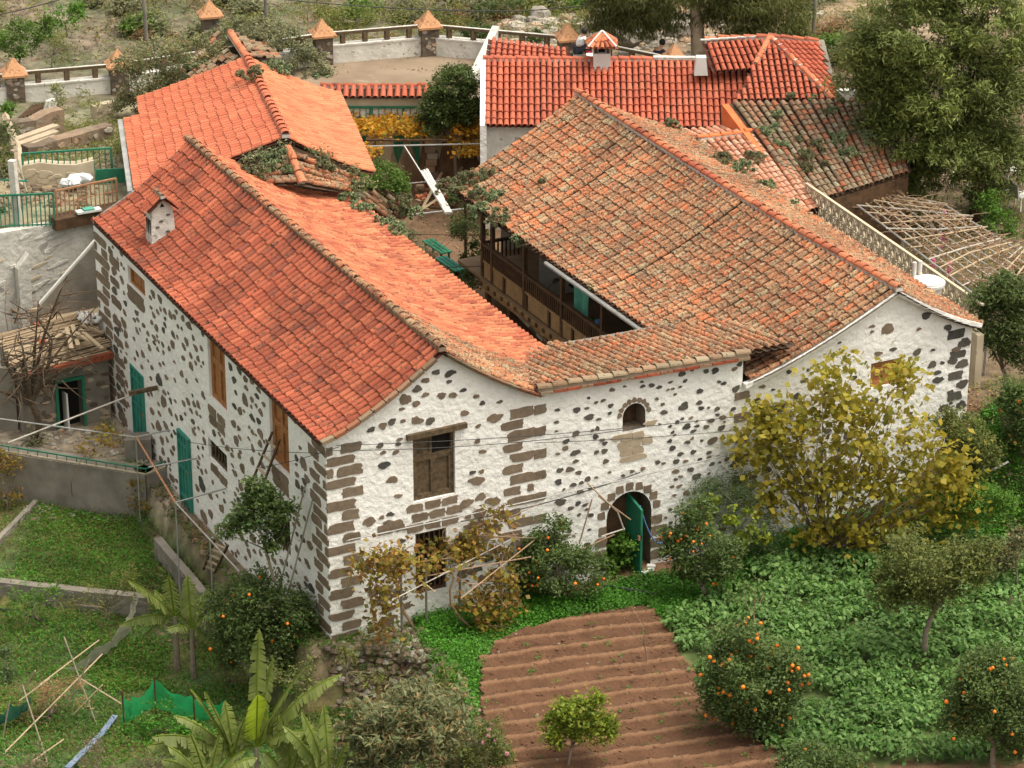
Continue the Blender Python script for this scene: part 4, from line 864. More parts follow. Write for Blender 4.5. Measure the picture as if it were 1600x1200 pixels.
# ---- gate wall at the end of the courtyard ----
ga,gb=np.array([11.8,27.2]),np.array([17.0,24.55]); gd=unit(gb-ga); gw=thing('courtyard_gate','whitewashed courtyard end wall with green gate, barred panels and tiled coping','gate',(14,26,.5))
G=lambda u,z,o=0:(ga[0]+gd[0]*u+gd[1]*o,ga[1]+gd[1]*u-gd[0]*o,z)
GL=float(np.linalg.norm(gb-ga)); mb=MB(); wallface(mb,lambda u,z,o:G(u,z,o),0,GL,[(0,.2),(GL,.2)],[(0,3.3),(GL,3.3)],[(.35,3.5,2.25,3.05,0)],'render',.03,'white'); 
mb.add([G(0,.2,-.4),G(GL,.2,-.4),G(GL,3.3,-.4),G(0,3.3,-.4),G(0,3.3,0),G(GL,3.3,0)],[(0,1,2,3),(4,5,2,3)],'render'); mb.build('wall',gw)
mb=MB(); 
for z in(2.25,3.05): mb.beam(G(.3,z,.04),G(3.55,z,.04),.06,.07,'green_paint')
for k in range(4): mb.beam(G(.35+k*1.04,2.25,.04),G(.35+k*1.04,3.05,.04),.07,.06,'green_paint')
for k in range(16): mb.beam(G(.45+k*.2,2.25,.03),G(.45+k*.2,3.05,.03),.018,.018,'green_paint')
mb.build('barred_panel',gw)
for u0,u1 in((.75,1.25),(2.1,2.95)):
    mb=MB(); 
    for k in range(5): w=(u1-u0)/5; mb.hexa([G(u0+k*w+.008,.45,.03),G(u0+(k+1)*w-.008,.45,.03),G(u0+(k+1)*w-.008,.45,.07),G(u0+k*w+.008,.45,.07),G(u0+k*w+.008,2.1,.03),G(u0+(k+1)*w-.008,2.1,.03),G(u0+(k+1)*w-.008,2.1,.07),G(u0+k*w+.008,2.1,.07)],'green_paint')
    dr=mb.build('door',gw); mb=MB(); mb.box(G(u1-.1,1.2,.1),(.04,.04,.14),'rust'); mb.build('handle',dr)
mb=MB(); tiles(mb,G(-.2,3.66,-.25),G(3.3,3.66,-.25),G(-.2,3.40,.16),G(3.3,3.40,.16),'tile_c','pan_old',pitch=.235,expo=.5); ridge(mb,[G(-.2,3.66,-.28),G(3.3,3.66,-.28)],'tile_red',.09); mb.build('tile_coping',gw)
# stone doorway piece right of the gate
mb=MB()
for k in range(9): mb.box(G(3.3+random.uniform(-.05,.05),.6+k*.22,.12),(.34,.3,.2),'rock_pale',rz=random.uniform(-.5,-.3))
mb.build('stone_pier',None,'rough whitewashed stone pier right of the green courtyard gate','pier')
# pipes over the courtyard
def rod(name,label,pts,r,m,cat='pole',group=None,n=6):
    mb=MB(); mb.tube(pts,r,m,n); return mb.build(name,None,label,cat,group,smooth=False)
rod('trellis_pipe','steel pipe spanning under the yellow vine at the courtyard end',[onZ(560,229,2.5),onZ(905,221,2.5)],.028,'steel')
rod('trellis_pipe','steel pipe crossing the courtyard at the near end of the fallen white pipes',[onZ(620,338,2.2),onZ(735,325,2.2)],.025,'steel')
rod('trellis_pipe','short steel pipe in front of the green gate behind the round bush',[onZ(625,288,1.2),onZ(705,280,1.2)],.025,'steel')
wpz=thing('pipe_bundle','bundle of long white plastic pipes leaning across the courtyard','pipes',onZ(700,330,1.5))
for k in range(3):
    mb=MB(); mb.tube([onZ(659+k*4,268,2.3)+[0,0,.03*k],onZ(697+k*4,333,2.25)],.045,'whitep',7); mb.build('pipe',wpz)
rod('thin_pole','thin white pole resting above the pipe bundle',[onZ(632,228,2.6),onZ(690,320,2.4)],.02,'whitep')
# benches
for i,(px,lab) in enumerate((((683,385),'far green slatted bench strewn with fallen leaves'),((703,412),'near green slatted bench in the courtyard'),((672,432),'green bench end half hidden by the orange roof edge'))):
    p=onZ(px[0],px[1],.95); t=thing('bench',lab,'bench',(p[0],p[1],.5),'green benches in the courtyard'); dv=np.array([-.05,1,0]); sv=np.array([1,.05,0])
    for k in range(3):
        mb=MB(); c=p+sv*(k-1)*.13; mb.beam(c-dv*.62,c+dv*.62,.105,.035,'teal' if i==1 else 'green_paint'); mb.build('slat',t)
    for s in(-.5,.5):
        for q in(-.13,.13): mb=MB(); c=p+dv*s+sv*q; mb.beam((c[0],c[1],.4),(c[0],c[1],.92),.05,.05,'green_paint'); mb.build('leg',t)
# brick and timber piles in the courtyard
mb=MB()
for k in range(80):
    p=onZ(random.uniform(650,715),random.uniform(283,325),.7); mb.box((p[0],p[1],.6+random.uniform(0,.35)),(random.uniform(.15,.3),.1,.08),random.choice(['tile_red','tile_old','wood_old','cane','rock']),rz=random.uniform(0,3))
mb.build('rubble_pile',None,'heap of broken tiles and timber beside the white pipes','rubble',kind='stuff')
for a,b in(((655,330),(700,300)),((660,325),(690,270)),((700,295),(722,262))): rod('plank',('lower plank on the courtyard rubble heap','long middle plank on the courtyard rubble heap','plank crossing behind the white pipes')[int(a[0]>656)+int(a[0]>690)],[onZ(*a,.9),onZ(*b,1.1)],.05,'cane','plank','planks on the rubble heap',4)
rod('post','dark timber post beside the balcony end',[onZ(728,430,.3),onZ(728,430,.3)+np.array([0,0,3.0])],.05,'wood_dark','post')
for a,b in(((640,366),(755,368)),((680,418),(760,416))): rod('trellis_wire',('brown wire strung behind the green benches','brown wire strung in front of the green benches')[int(a[0]>650)],[onZ(*a,2.0),onZ(*b,2.0)],.012,'wood_dark','wire','courtyard wires')
rod('lean_pole','brown pole leaning under the balcony',[onX(806,485,10.9),onX(860,540,10.9)],.03,'wood_old')
mb=MB(); bp=onZ(925,505,2.6)
for k,c in enumerate(('net','blue','orange','red','lf_lemon')): mb.rock(bp+[random.uniform(-.18,.18),random.uniform(-.2,.2),random.uniform(0,.12)],.11,c)
mb.build('flower_basket',None,'colourful basket hanging on the balcony rail near the curtain','basket')
# ---- yard terrace upper left ----
def fence(name,label,a,b,z,h,n,mat,group=None,mid=False):
    a,b,L=seg2(a,b); t=thing(name,label,'fence',(a[0],a[1],z),group); Q=lambda u,zz:tuple(a+(b-a)*u)+(zz,)
    mb=MB(); mb.beam(Q(0,z+h),Q(1,z+h),.05,.05,mat); mb.beam(Q(0,z+.06),Q(1,z+.06),.03,.03,mat)
    if mid: mb.beam(Q(0,z+h*.6),Q(1,z+h*.6),.025,.025,mat)
    mb.build('rail',t)
    for k in range(n+1): mb=MB(); mb.beam(Q(k/n,z),Q(k/n,z+h),.028 if 0<k<n else .05,.028 if 0<k<n else .05,mat); mb.build('bar',t)
    return t
fence('railing','green bar railing at the left frame edge above the mortared wall',onZ(-12,357,4.2),onZ(86,353,4.2),4.2,.95,14,'green_paint','yard railings')
fence('railing','rusty green bar railing above the planter beside the left wing roof',onZ(90,350,4.2),onZ(184,330,4.2),4.25,.92,14,'rust','yard railings',True)
fence('railing','taller green railing at the back of the yard',onZ(38,292,4.2),onZ(176,283,4.2),4.25,.95,15,'green_paint','yard railings')
mb=MB(); mb.slab(onZ(82,352,4.2),onZ(190,330,4.2),.5,4.1,4.42,'wood_dark'); mb.build('planter',None,'long dark planter box behind the railing','planter')
mb=MB(); 
for dx,dy,r in((0,0,.26),(-.25,.05,.2),(.26,-.02,.22),(.05,.1,.24),(-.1,-.12,.2)): c=onZ(118,292,4.3)+[dx,dy,.12+random.uniform(0,.2)]; mb.rock(c,r,'shirt')
c=onZ(114,292,4.3)+[0,-.2,.15]; mb.rock(c,.14,'curtain'); mb.build('rubbish_bags',None,'heap of white plastic bags in the yard behind the railing','bag')
mb=MB(); c=onZ(138,329,4.5); mb.box(tuple(c),(.7,.25,.06),'whitep'); mb.box(tuple(c+[0,0,.05]),(.3,.22,.05),'curtain'); mb.build('folded_sheet',None,'white and blue folded sheet lying on the planter','sheet')
mb=MB(); a,b=onZ(150,287,4.25),onZ(196,285,4.25); mb.slab(a,b,.04,4.25,4.68,'green_paint'); mb.build('sheet_metal',None,'solid green metal panel beside the grey gutter','panel')
def rwall(label,a,b,z,w,z0,z1,m,zb=None,name='ruined_wall'):
    mb=MB(); A_,B_,L=seg2(onZ(a[0],a[1],z),onZ(b[0],b[1],z)); n=max(2,int(L/.45)); pr=z1
    for k in range(n):
        q0=A_+(B_-A_)*k/n; q1=A_+(B_-A_)*(k+1.01)/n; nx=z1+((zb-z1)*(k+1)/n if zb else 0)+random.uniform(-.08,.08); nx=nx if m!='concrete' else z1+((zb-z1)*(k+1)/n if zb else 0)+random.uniform(-.015,.015); mb.slab(q0,q1,w*(random.uniform(.9,1.1) if m!='concrete' else random.uniform(.99,1.01)),z0,pr,m,z1b=nx); pr=nx
    d=unit(B_-A_); F=lambda u,zz,o:(A_[0]+d[0]*u+d[1]*(w/2+o),A_[1]+d[1]*u-d[0]*(w/2+o),zz)
    for k in range(int(L*9)): stone(mb,F,random.uniform(.1,L-.1),random.uniform(z0+.2,min(z1,zb or z1)-.08),random.uniform(.12,.3),random.uniform(.08,.17),('rock' if k%3 else 'rock_pale') if m=='rock' else m)
    return mb.build(name,None,label,'wall')
rwall('low stone wall inside the railed yard behind the white bags',(36,290),(148,284),4.2,.35,4.0,4.85,'render')
rwall('broken rubble wall below the rear boundary wall on the left',(5,215),(95,190),3.6,.4,3.2,4.0,'rock')
rwall('ruined stone wall with vegetation left of the new orange roof',(40,258),(172,222),3.7,.45,3.2,4.3,'rock')
rwall('pale stepped ruin wall near the grey gutter',(145,170),(180,160),3.2,.3,2.7,3.3,'render')
rwall('broken wall stub in the ruins left of the orange roof',(140,215),(165,205),3.5,.3,3.0,3.6,'render')
for i in range(3):
    mb=MB(); a=onZ(20,238-i*9,4.0); b=onZ(88,214-i*9,4.0); mb.beam(a,b,.26,.08,'tan'); mb.build('stone_slab',None,'pale long slab lying in the upper left ruins','slab','slabs in the ruins')
mb=MB(); c=onZ(80,170,3.6); mb.box(tuple(c),(.7,.3,.6),'white_d',rz=.6,top=.5); mb.build('broken_plaster_block',None,'tilted white plaster block in the ruins','block')
for k in range(7): rod('charred_beam','dark charred roof beam fallen in the ruins',[onZ(30+k*6,185-k*2,3.5),onZ(52+k*5,165-k,3.7)],.05,'wood_dark','beam','charred beams in the ruins',5)
rod('concrete_post','pale concrete post standing at the yard edge',[onZ(28,352,4.2),onZ(26,352,4.2)+np.array([0,0,1.9])],.13,'mortar','post',n=4)
rod('leaning_beam','thick pale beam leaning over the far left ruins',[onZ(8,180,4.6),onZ(28,232,4.6),onZ(30,290,4.4)],.11,'tan','beam',n=4)
rod('green_pipe','light green pipe jutting from the left frame edge',[onZ(-10,280,4.9),onZ(43,283,4.9)],.03,'teal')
rod('green_cane','light green leaning cane at the yard corner',[onZ(28,250,5.0),onZ(42,300,4.4)],.03,'netg')
# retaining wall with mortar, grey gable wall with white coping
mb=MB(); mb.slab((-8,18.35),(2.2,18.35),.3,-.6,4.25,'mortar',z1b=4.2)
YM=lambda u,z,o:(u,18.195-o,z)
for k in range(30): stone(mb,YM,random.uniform(-3.5,1),random.uniform(2,4.1),random.uniform(.2,.6),random.uniform(.05,.12),'mortar' if k%4 else 'render',sk=.3)
mb.build('retaining_wall',None,'pale roughly mortared retaining wall under the yard railing','wall')
mb=MB(); mb.slab((-1.5,18.0),(-1.15,18.0),.3,-.5,3.2,'mortar',z1b=3.6)
mb.build('broken_pillar',None,'crumbling stone pillar against the mortared retaining wall','pillar')
t=thing('gable_wall','grey brown gable wall with sloping white coping beside the left wing','wall',(-.5,16.6,0))
mb=MB(); mb.hexa([(-1.35,16.5,-.5),(.6,16.5,-.5),(.6,16.7,-.5),(-1.35,16.7,-.5),(-1.35,16.5,2.6),(.6,16.5,4.4),(.6,16.7,4.4),(-1.35,16.7,2.6)],'concrete'); mb.hexa([(-1.6,16.5,-.5),(-1.352,16.5,-.5),(-1.352,16.7,-.5),(-1.6,16.7,-.5),(-1.6,16.5,2.45),(-1.352,16.5,2.45),(-1.352,16.7,2.45),(-1.6,16.7,2.45)],'concrete'); mb.build('wall',t)
mb=MB(); mb.beam((-1.35,16.6,2.62),(.6,16.6,4.42),.08,.05,'whitep'); mb.beam((-1.62,16.6,2.48),(-.6,16.6,2.5),.1,.05,'cane'); mb.build('coping',t)
# shed with cane roof
t=thing('shed','small stone shed with collapsing cane roof and dark open doorway beside the left wing','shed',(-1,15,-.3))
mb=MB(); SMp=lambda u,z,o:(u,14.6-o,z)
wallface(mb,SMp,-2.6,-.15,[(-2.6,-.6),(-.15,-.6)],[(-2.6,1.55),(-.15,1.75)],[(-1.62,-.95,-.35,1.12,0)],'concrete',.3)
for k in range(60):
    u=random.uniform(-2.5,-.2)
    if -1.75<u<-.85: continue
    stone(mb,SMp,u,random.uniform(-.2,1.4),random.uniform(.12,.3),random.uniform(.07,.14),'rock' if k%2 else 'tan')
mb.add([(-2.6,14.6,-.6),(-2.6,16.4,-.6),(-2.6,16.4,2.2),(-2.6,14.6,1.55)],[(0,1,2,3)],'concrete'); mb.build('wall',t)
mb=MB(); 
for s in(-1.66,-.91): mb.beam((s,14.57,-.35),(s,14.57,1.15),.09,.08,'green_paint')
mb.beam((-1.7,14.57,1.16),(-.87,14.57,1.16),.08,.09,'green_paint'); mb.build('door_frame',t)
mb=MB(); mb.beam((-1.45,14.5,-.3),(-1.40,14.7,.75),.4,.04,'whitep'); mb.build('door_board',t)
mb=MB(); 
for k in range(40):
    u=k/39; y=14.35+u*1.5; z=1.70+u*.55; mb.tube([(-2.75+random.uniform(-.12,.1),y,z+random.uniform(-.03,.03)),(-.1+random.uniform(-.15,.1),y+random.uniform(-.15,.15)+.1,z+.15+random.uniform(-.03,.04))],random.uniform(.018,.032),'cane',5)
mb.build('cane_roof',t)
mb=MB(); mb.slab((-2.7,14.3),(-.1,14.45),.2,1.62,1.70,'tile_red',z1b=1.8); mb.build('brick_edge',t)
for a,b in(((104,512),(112,545)),((113,508),(122,540)),((125,515),(160,545)),((118,520),(148,538)),((75,535),(108,515)),((128,508),(160,520))):
    p0,p1=onZ(*a,2.4),onZ(*b,2.15); mb=MB(); mb.beam(p0,p1,.11,.05,'cane'); mb.build('plank',None,{104:'left upright board on the shed roof',113:'second upright board on the shed roof',125:'long diagonal board on the shed roof next to the house wall',118:'board lying under the diagonal one on the shed roof',75:'thin board at the left end of the shed roof',128:'topmost board below the white stones on the shed roof'}[a[0]],'plank','boards on the shed roof')
mb=MB()
for k in range(26): c=onZ(random.uniform(57,72),random.uniform(502,540),2.1); mb.box(tuple(c),(.2,.1,.08),'tile_c',rz=random.uniform(0,3))
mb.build('brick_heap',None,'small heap of red bricks at the shed roof corner','bricks',kind='stuff')
mb=MB()
for k in range(30): c=onZ(random.uniform(124,158),random.uniform(492,505),2.35); mb.rock(c+[0,0,random.uniform(0,.1)],.09,'whitep')
mb.build('white_rubble',None,'heap of white stones behind the shed roof','rubble',kind='stuff')
mb=MB(); mb.slab(onZ(68,505,2.2),onZ(160,485,2.2),.5,1.6,2.25,'cane'); mb.build('earth_wall',None,'yellowish earth wall top behind the shed roof','wall')
mb=MB(); mb.slab((-5.6,15.9),(-3.0,15.5),.06,-.3,1.9,'teal'); mb.build('metal_door',None,'faded teal metal sheet door at the left frame edge','door')
mb=MB(); mb.slab((-3.4,15.55),(-2.65,15.0),.12,-.3,1.6,'concrete'); mb.build('wall_stub',None,'rough grey wall stub between teal door and shed','wall')
# ---- terrace wall with low green fence and frame ----
t=thing('terrace_wall','grey concrete terrace wall left of the house with low green netting rail on top','wall',(-2,13.5,-1.5))
mb=MB(); 
for a,b in zip(NW[:-1],NW[1:]): dn=unit(np.array([a[1]-b[1],b[0]-a[0]]))*.24; mb.slab(np.array(a)+dn,np.array(b)+dn,.6,-1.9,-.12,'concrete')
mb.build('wall',t); mb=MB()
for a,b in zip(NW[:-1],NW[1:]):
    a=np.array(a);b=np.array(b)*1.0; n=max(2,int(np.linalg.norm(b-a)/.28))
    mb.beam((a[0],a[1],.06),(b[0],b[1],.06),.035,.03,'green_paint'); mb.beam((a[0],a[1],-.09),(b[0],b[1],-.09),.05,.03,'render')
    for k in range(n): c=a+(b-a)*k/n; mb.beam((c[0],c[1],-.1),(c[0],c[1],.05),.02,.02,'green_paint')
mb.build('rail',t)
mb=MB(); q=[onZ(192,736,-.15),onZ(234,742,-.15),onZ(234,770,-.85),onZ(192,765,-.85)]
for i in range(4): mb.beam(q[i],q[(i+1)%4],.05,.05,'green_paint')
mb.build('empty_gate',None,'empty green metal frame hanging on the terrace wall end','frame')
mb=MB(); mb.box((0-.35,11.9,-.1),(.7,.5,1.0),'concrete',rz=-.4); mb.build('terrace_wall_end',None,'concrete block closing the terrace wall beside the house','wall')
rwall('low mossy concrete kerb wall beside the house path',(246,842),(325,935),-.9,.22,-2.0,-.85,'concrete',name='garden_wall')
rwall('pale topped garden retaining wall at the left frame edge',(-25,908),(228,935),-1.5,.25,-2.6,-1.42,'concrete',name='garden_wall')
rwall('thin kerb running diagonally across the grass plot',(-5,852),(62,783),-1.5,.14,-1.8,-1.35,'concrete',name='garden_wall')
# ---- pipe frame and leaning poles left of the house ----
pf=thing('pipe_trellis','galvanised pipe trellis frame standing beside the long white wall','trellis',(-1,9,-1))
ZT=1.15
def P_(a,z=ZT): return onZ(a[0],a[1],z)
tr=[((-10,653),(212,683)),((212,683),(288,667)),((274,785),(365,760)),((274,785),(385,905)),((232,730),(325,713)),((328,842),(352,832))]
for a,b in tr: mb=MB(); mb.tube([P_(a),P_(b)],.02,'steel',6); mb.build('pipe',pf)
mb=MB(); mb.tube([P_((213,683)),P_((274,785))],.026,'rust',6); mb.build('pipe',pf)
for a in((212,683),(274,785),(385,905),(328,842)): p=P_(a); mb=MB(); mb.tube([(p[0],p[1],H(p[0],p[1])-.1),(p[0],p[1],ZT)],.018,'steel',6); mb.build('post',pf)
rod('lean_pole','long pale pole leaning up to the house wall across the shed',[P_((12,692),.8),P_((232,607),1.5)],.024,'pole')
# ladders
def ladder(label,f0,f1,top_w,t0,t1,n,m,mr):
    t=thing('ladder',label,'ladder',f0); mb=MB(); mb.beam(f0,t0,.06,.04,m); mb.build('side_rail',t); mb=MB(); mb.beam(f1,t1,.06,.04,m); mb.build('side_rail',t)
    f0,f1,t0,t1=map(np.array,(f0,f1,t0,t1))
    for k in range(n): u=(k+.7)/(n+.4); mb=MB(); mb.beam(f0+(t0-f0)*u,f1+(t1-f1)*u,.05,.04,mr); mb.build('rung',t)
ladder('short weathered ladder leaning beside the pipe frame by the path',onZ(318,890,-.9),onZ(334,898,-.9),0,onZ(336,842,.35),onZ(356,852,.35),5,'wood_old','cane')
ladder('wooden ladder leaning against the brown shuttered window',(-.6,4.1,1.6),(-.55,3.55,1.6),0,(-.08,3.0,4.15),(-.08,2.55,4.15),6,'wood_old','cane')
for i,(a,b) in enumerate((((-.7,2.05,-.4),(-.05,1.15,3.55)),((-.6,1.75,-.4),(-.05,.72,3.4)))):
    rod('green_pole',('left one of the two thin green poles leaning near the house corner','right one of the two thin green poles leaning near the house corner')[i],[a,b],.022,'netg','pole','pair of green leaning poles')
# ---- cables ----
def cable(label,a,b,sag=.15,r=.012,m='wire',group='overhead cables'):
    a=np.array(a,float); b=np.array(b,float); P=[a+(b-a)*t-np.array([0,0,sag*4*t*(1-t)]) for t in np.linspace(0,1,14)]
    mb=MB(); mb.tube(P,r,m,5); mb.build('cable',None,label,'cable',group)
cable('thick pale cable rising along the front wall past the arched door',onY(540,845,-.25),onY(1180,700,-.25),.05,.018,'steel')
cable('dark cable curving under the arched niche',onY(720,815,-.2),onY(1000,738,-.2),.12,.014)
cable('thin cable along the front just below the niche sill',onY(515,704,-.2),onY(1000,668,-.2),.15,.009)
cable('thin cable at window height along the front wall',onY(525,696,-.15),onY(1240,640,-.15),.15,.009)
cable('lower thin cable below the niche across the front',onY(835,692,-.15),onY(1200,668,-.15),.05,.008)
cable('thin cable along the long left wall at low window level',onX(290,690,-.2),onX(515,708,-.2),.08,.008)
cable('thin cable crossing the long wall from ladder to corner',onX(400,732,-.15),onX(530,698,-.15),.05,.008)
cable('dark power line across the hillside at the top',onV(395,-6,(15,34,0)),onV(820,17,(22,32,0)),.15,.02)
cable('dark power line rising right in front of the rear trees',onV(820,17,(22,32,0)),onV(1160,-25,(30,28,0)),.1,.02)
cable('dark power line at the top left corner',onV(-20,26,(2,34,0)),onV(110,-6,(4,34,0)),.05,.02)
for px,l in(((229,62),'thin grey utility pole behind the ruined roof'),((417,42),'grey utility pole top left of the patio'),((1270,62),'pale leaning utility pole behind the hipped roof')):
    p=onZ(px[0],px[1],2.6); rod('utility_pole',l,[p,p+np.array([.25 if px[0]>1000 else -.05,.2,5.5])],.07,'concrete','pole','utility poles',8)
# ---- grape trellis on the front, sticks ----
vt=thing('vine_trellis','rough pole trellis carrying the half bare grapevine in front of the barred window','trellis',(2.5,-.7,0))
for a,b,m in(((600,905),(760,800),'twig'),((612,938),(800,842),'pole'),((600,860),(680,925),'cane'),((640,905),(830,870),'twig'),((720,935),(850,832),'twig'),((560,870),(700,860),'twig'),((760,790),(812,845),'twig'),((690,850),(810,835),'twig'),((640,880),(720,870),'twig')):
    mb=MB(); mb.tube([onZ(a[0],a[1],1.75),onZ(b[0],b[1],1.8)],.015,m,6); mb.build('pole',vt)
for a in((662,975),(712,960),(600,960),(796,880)): p=onZ(a[0],a[1],.0); p=np.array([min(p[0],4.6),min(p[1],-.35),0]); mb=MB(); mb.tube([p-[0,0,.4],p+[0,0,1.8]],.03,'concrete',6); mb.build('post',vt)
ds=thing('broken_trellis','small collapsed stick frame with dry vine beside the arched door','trellis',(7.3,-.4,0))
for a,b,m in(((918,755),(965,800),'cane'),((965,800),(975,828),'pole'),((940,838),(976,826),'pole'),((905,860),(960,835),'twig'),((925,780),(905,850),'twig'),((935,775),(985,812),'twig')):
    mb=MB(); mb.tube([onY(a[0],a[1],-.45),onY(b[0],b[1],-.45)],.02,m,5); mb.build('stick',ds)
mb=MB(); c=onZ(1012,892,.1); mb.box(tuple(c),(.35,.12,.06),'whitep',rz=.3); mb.box(tuple(c+[.15,.1,.05]),(.2,.12,.06),'whitep',rz=-.6); mb.build('white_rag',None,'crumpled white rag on the ground in front of the door','cloth')
mb=MB(); 
for d in((0,0,.1),(.15,0,.3),(.1,.05,.5),(.22,.02,.12)): mb.rock(onZ(1012,868,0)+np.array(d),.2,'wood_dark')
mb.build('sack',None,'dark brown sack leaning in the arched doorway','sack')
cable('thin blue hose hanging at the right side of the arched door',onY(1000,790,-.05),onY(1040,845,-.1),.4,.02,'blue',None)
# rubble bank below the front corner
mb=MB()
for k in range(1500):
    x=random.uniform(-.6,2.4); y=random.uniform(-4.5,-.1); xr=float(np.interp(y,[q[0] for q in RUB],[q[1] for q in RUB]))
    if abs(x-xr)>.6: continue
    mb.rock((x,y,H2(x,y)+random.uniform(-.05,.06)),random.uniform(.04,.13),'rock')
mb.build('rubble_bank',None,'dry rubble bank below the front corner of the white house','rubble',kind='stuff')
mb=MB(); c=onZ(603,1046,-1.2); mb.box(tuple(c),(.34,.26,.06),'rock_pale',rz=.5); mb.build('paving_tile',None,'square pinkish paving tile lying below the rubble bank','tile')
rod('short_post','short weathered post lying below the rubble',[onZ(555,1068,-1.2),onZ(572,1088,-1.1)],.06,'pole','post',n=4)
rod('hose','dark rubber hose lying over the rubble bank',[onZ(645,1010,.1),onZ(634,1035,-.3),onZ(633,1060,-.8),onZ(640,1080,-1.2)],.03,'wire','hose')
rod('hose','long dark hose across the lower left plot',[onZ(-10,950,-2.0),onZ(25,955,-2.0),onZ(70,970,-1.95),onZ(90,985,-1.95)],.03,'wire','hose')
rod('hose','dark hose in the grass before the arched door',[onZ(900,912,.12),onZ(950,915,.1),onZ(990,922,.1),onZ(1025,928,.1)],.025,'wire','hose')
def ground_hit(x,y,z=-.5):
    for _ in range(12): p=onZ(x,y,z); z=.6*z+.4*H2(p[0],p[1])
    return np.array([p[0],p[1],H2(p[0],p[1])])
mb=MB()
for k in range(900):
    p=ground_hit(random.triangular(515,700,610),random.uniform(985,1100))
    if p[1]<-.12 and not(p[0]>2.2): mb.rock(p+[0,0,random.uniform(-.02,.05)],random.uniform(.045,.13),random.choice(['rock','rock','rock_pale']))
mb.build('rubble_bank',None,'loose stones spilling down the bank at the white corner','rubble',kind='stuff')
# ---- bamboo sticks, nets ----
ZG=-2.0
def gz(x,y,h=0): p=onZ(x,y,ZG); return p
stk=[((100,995),(152,1135),1.6,0),((155,1000),(62,1070),.7,.3),((160,1022),(8,1175),.8,.3),((35,1070),(75,1195),1.0,0),((160,1070),(114,1117),.9,.1),((80,1065),(60,1115),1.1,0),((140,1030),(102,1108),1.2,0),((55,1048),(30,1090),1.2,.2),((100,1155),(50,1190),.4,.1),((15,1095),(3,1160),1.0,0),((78,1060),(30,1095),.8,.4),((125,1060),(190,1100),.7,.2)]
SL=['long upright bamboo stick crossing the long pole near its middle','upper stretch of the long curved pole below the grey net','long pale pole running down to the lower left corner','nearly upright stick left of the dry tangle','short oblique stick right of the crossing','short upright stick at the top of the dry tangle','thin steep stick beside the crossing','short steep stick above the green net fence at left','short slanting stick at the bottom of the tangle','upright stick standing in front of the faded green net fence','short white stick just above the faded green net fence','slanting stick running toward the bright green shade net']
for i,(a,b,za,zb) in enumerate(stk): rod('bamboo_stick',SL[i],[onZ(a[0],a[1],ZG+za),onZ(b[0],b[1],ZG+zb)],.018,'cane' if i%3 else 'bark','stick','bamboo sticks in the lower left plot')
def netsheet(name,label,top,bot,m,parent=None,kindname='net',cat='net'):
    mb=MB(); n=len(top)-1; S_=6; K=10; grid=[]
    for i in range(n*K+1):
        u=i/(n*K)*n; k=min(int(u),n-1); f=u-k
        a=np.array(top[k])*(1-f)+np.array(top[k+1])*f; b=np.array(bot[k])*(1-f)+np.array(bot[k+1])*f
        a=a-np.array([0,0,.16*4*f*(1-f)]) if name!='flat' else a
        grid.append([a*(1-j/S_)+b*j/S_+rng.normal(size=3)*.018 for j in range(S_+1)])
    vs=[p for g in grid for p in g]; mb.add(vs,[(i*(S_+1)+j,(i+1)*(S_+1)+j,(i+1)*(S_+1)+j+1,i*(S_+1)+j+1) for i in range(n*K) for j in range(S_)],m)
    return mb.build(kindname,parent,label if not parent else None,cat if not parent else None,smooth=True)
t=thing('shade_net','bright green shade net hung as a small fence on poles','net',onZ(240,1120,ZG))
netsheet('n',None,[onZ(191,1082,ZG+.95),onZ(207,1090,ZG+.85),onZ(241,1060,ZG+1.0),onZ(300,1087,ZG+.85),onZ(350,1095,ZG+.6)],[onZ(190,1134,ZG),onZ(205,1125,ZG+.1),onZ(240,1104,ZG+.2),onZ(303,1128,ZG),onZ(350,1125,ZG)],'net',t)
for a in((191,1080,1.1),(241,1057,1.2),(302,1084,.95)):
    p=onZ(a[0],a[1],ZG+a[2]); mb=MB(); mb.tube([p,(p[0],p[1],ZG-.2)],.022,'wood_dark',6); mb.build('pole',t)
netsheet('n','faded green net fence at the lower left frame edge',[onZ(-10,1112,ZG+.8),onZ(15,1100,ZG+.8),onZ(48,1088,ZG+.8)],[onZ(-10,1135,ZG),onZ(15,1128,ZG+.1),onZ(45,1108,ZG+.1)],'curtain')
netsheet('n','grey green net band drooping from the garden wall to the sticks',[onZ(208,932,-1.2),onZ(190,975,-1.3),onZ(150,1010,-1.4),onZ(95,1045,-1.5)],[onZ(215,935,-1.4),onZ(205,985,-1.7),onZ(165,1022,-1.9),onZ(120,1050,-1.9)],'netg')
mb=MB(); pts=[onZ(x,y,ZG+.15) for x,y in((180,1118),(160,1145),(130,1175),(105,1200))]
for a,b in zip(pts[:-1],pts[1:]): mb.beam(a,b,.14,.03,'bluegrey')
mb.build('plastic_strip',None,'faded blue plastic strip lying in the lower left garden','plastic')
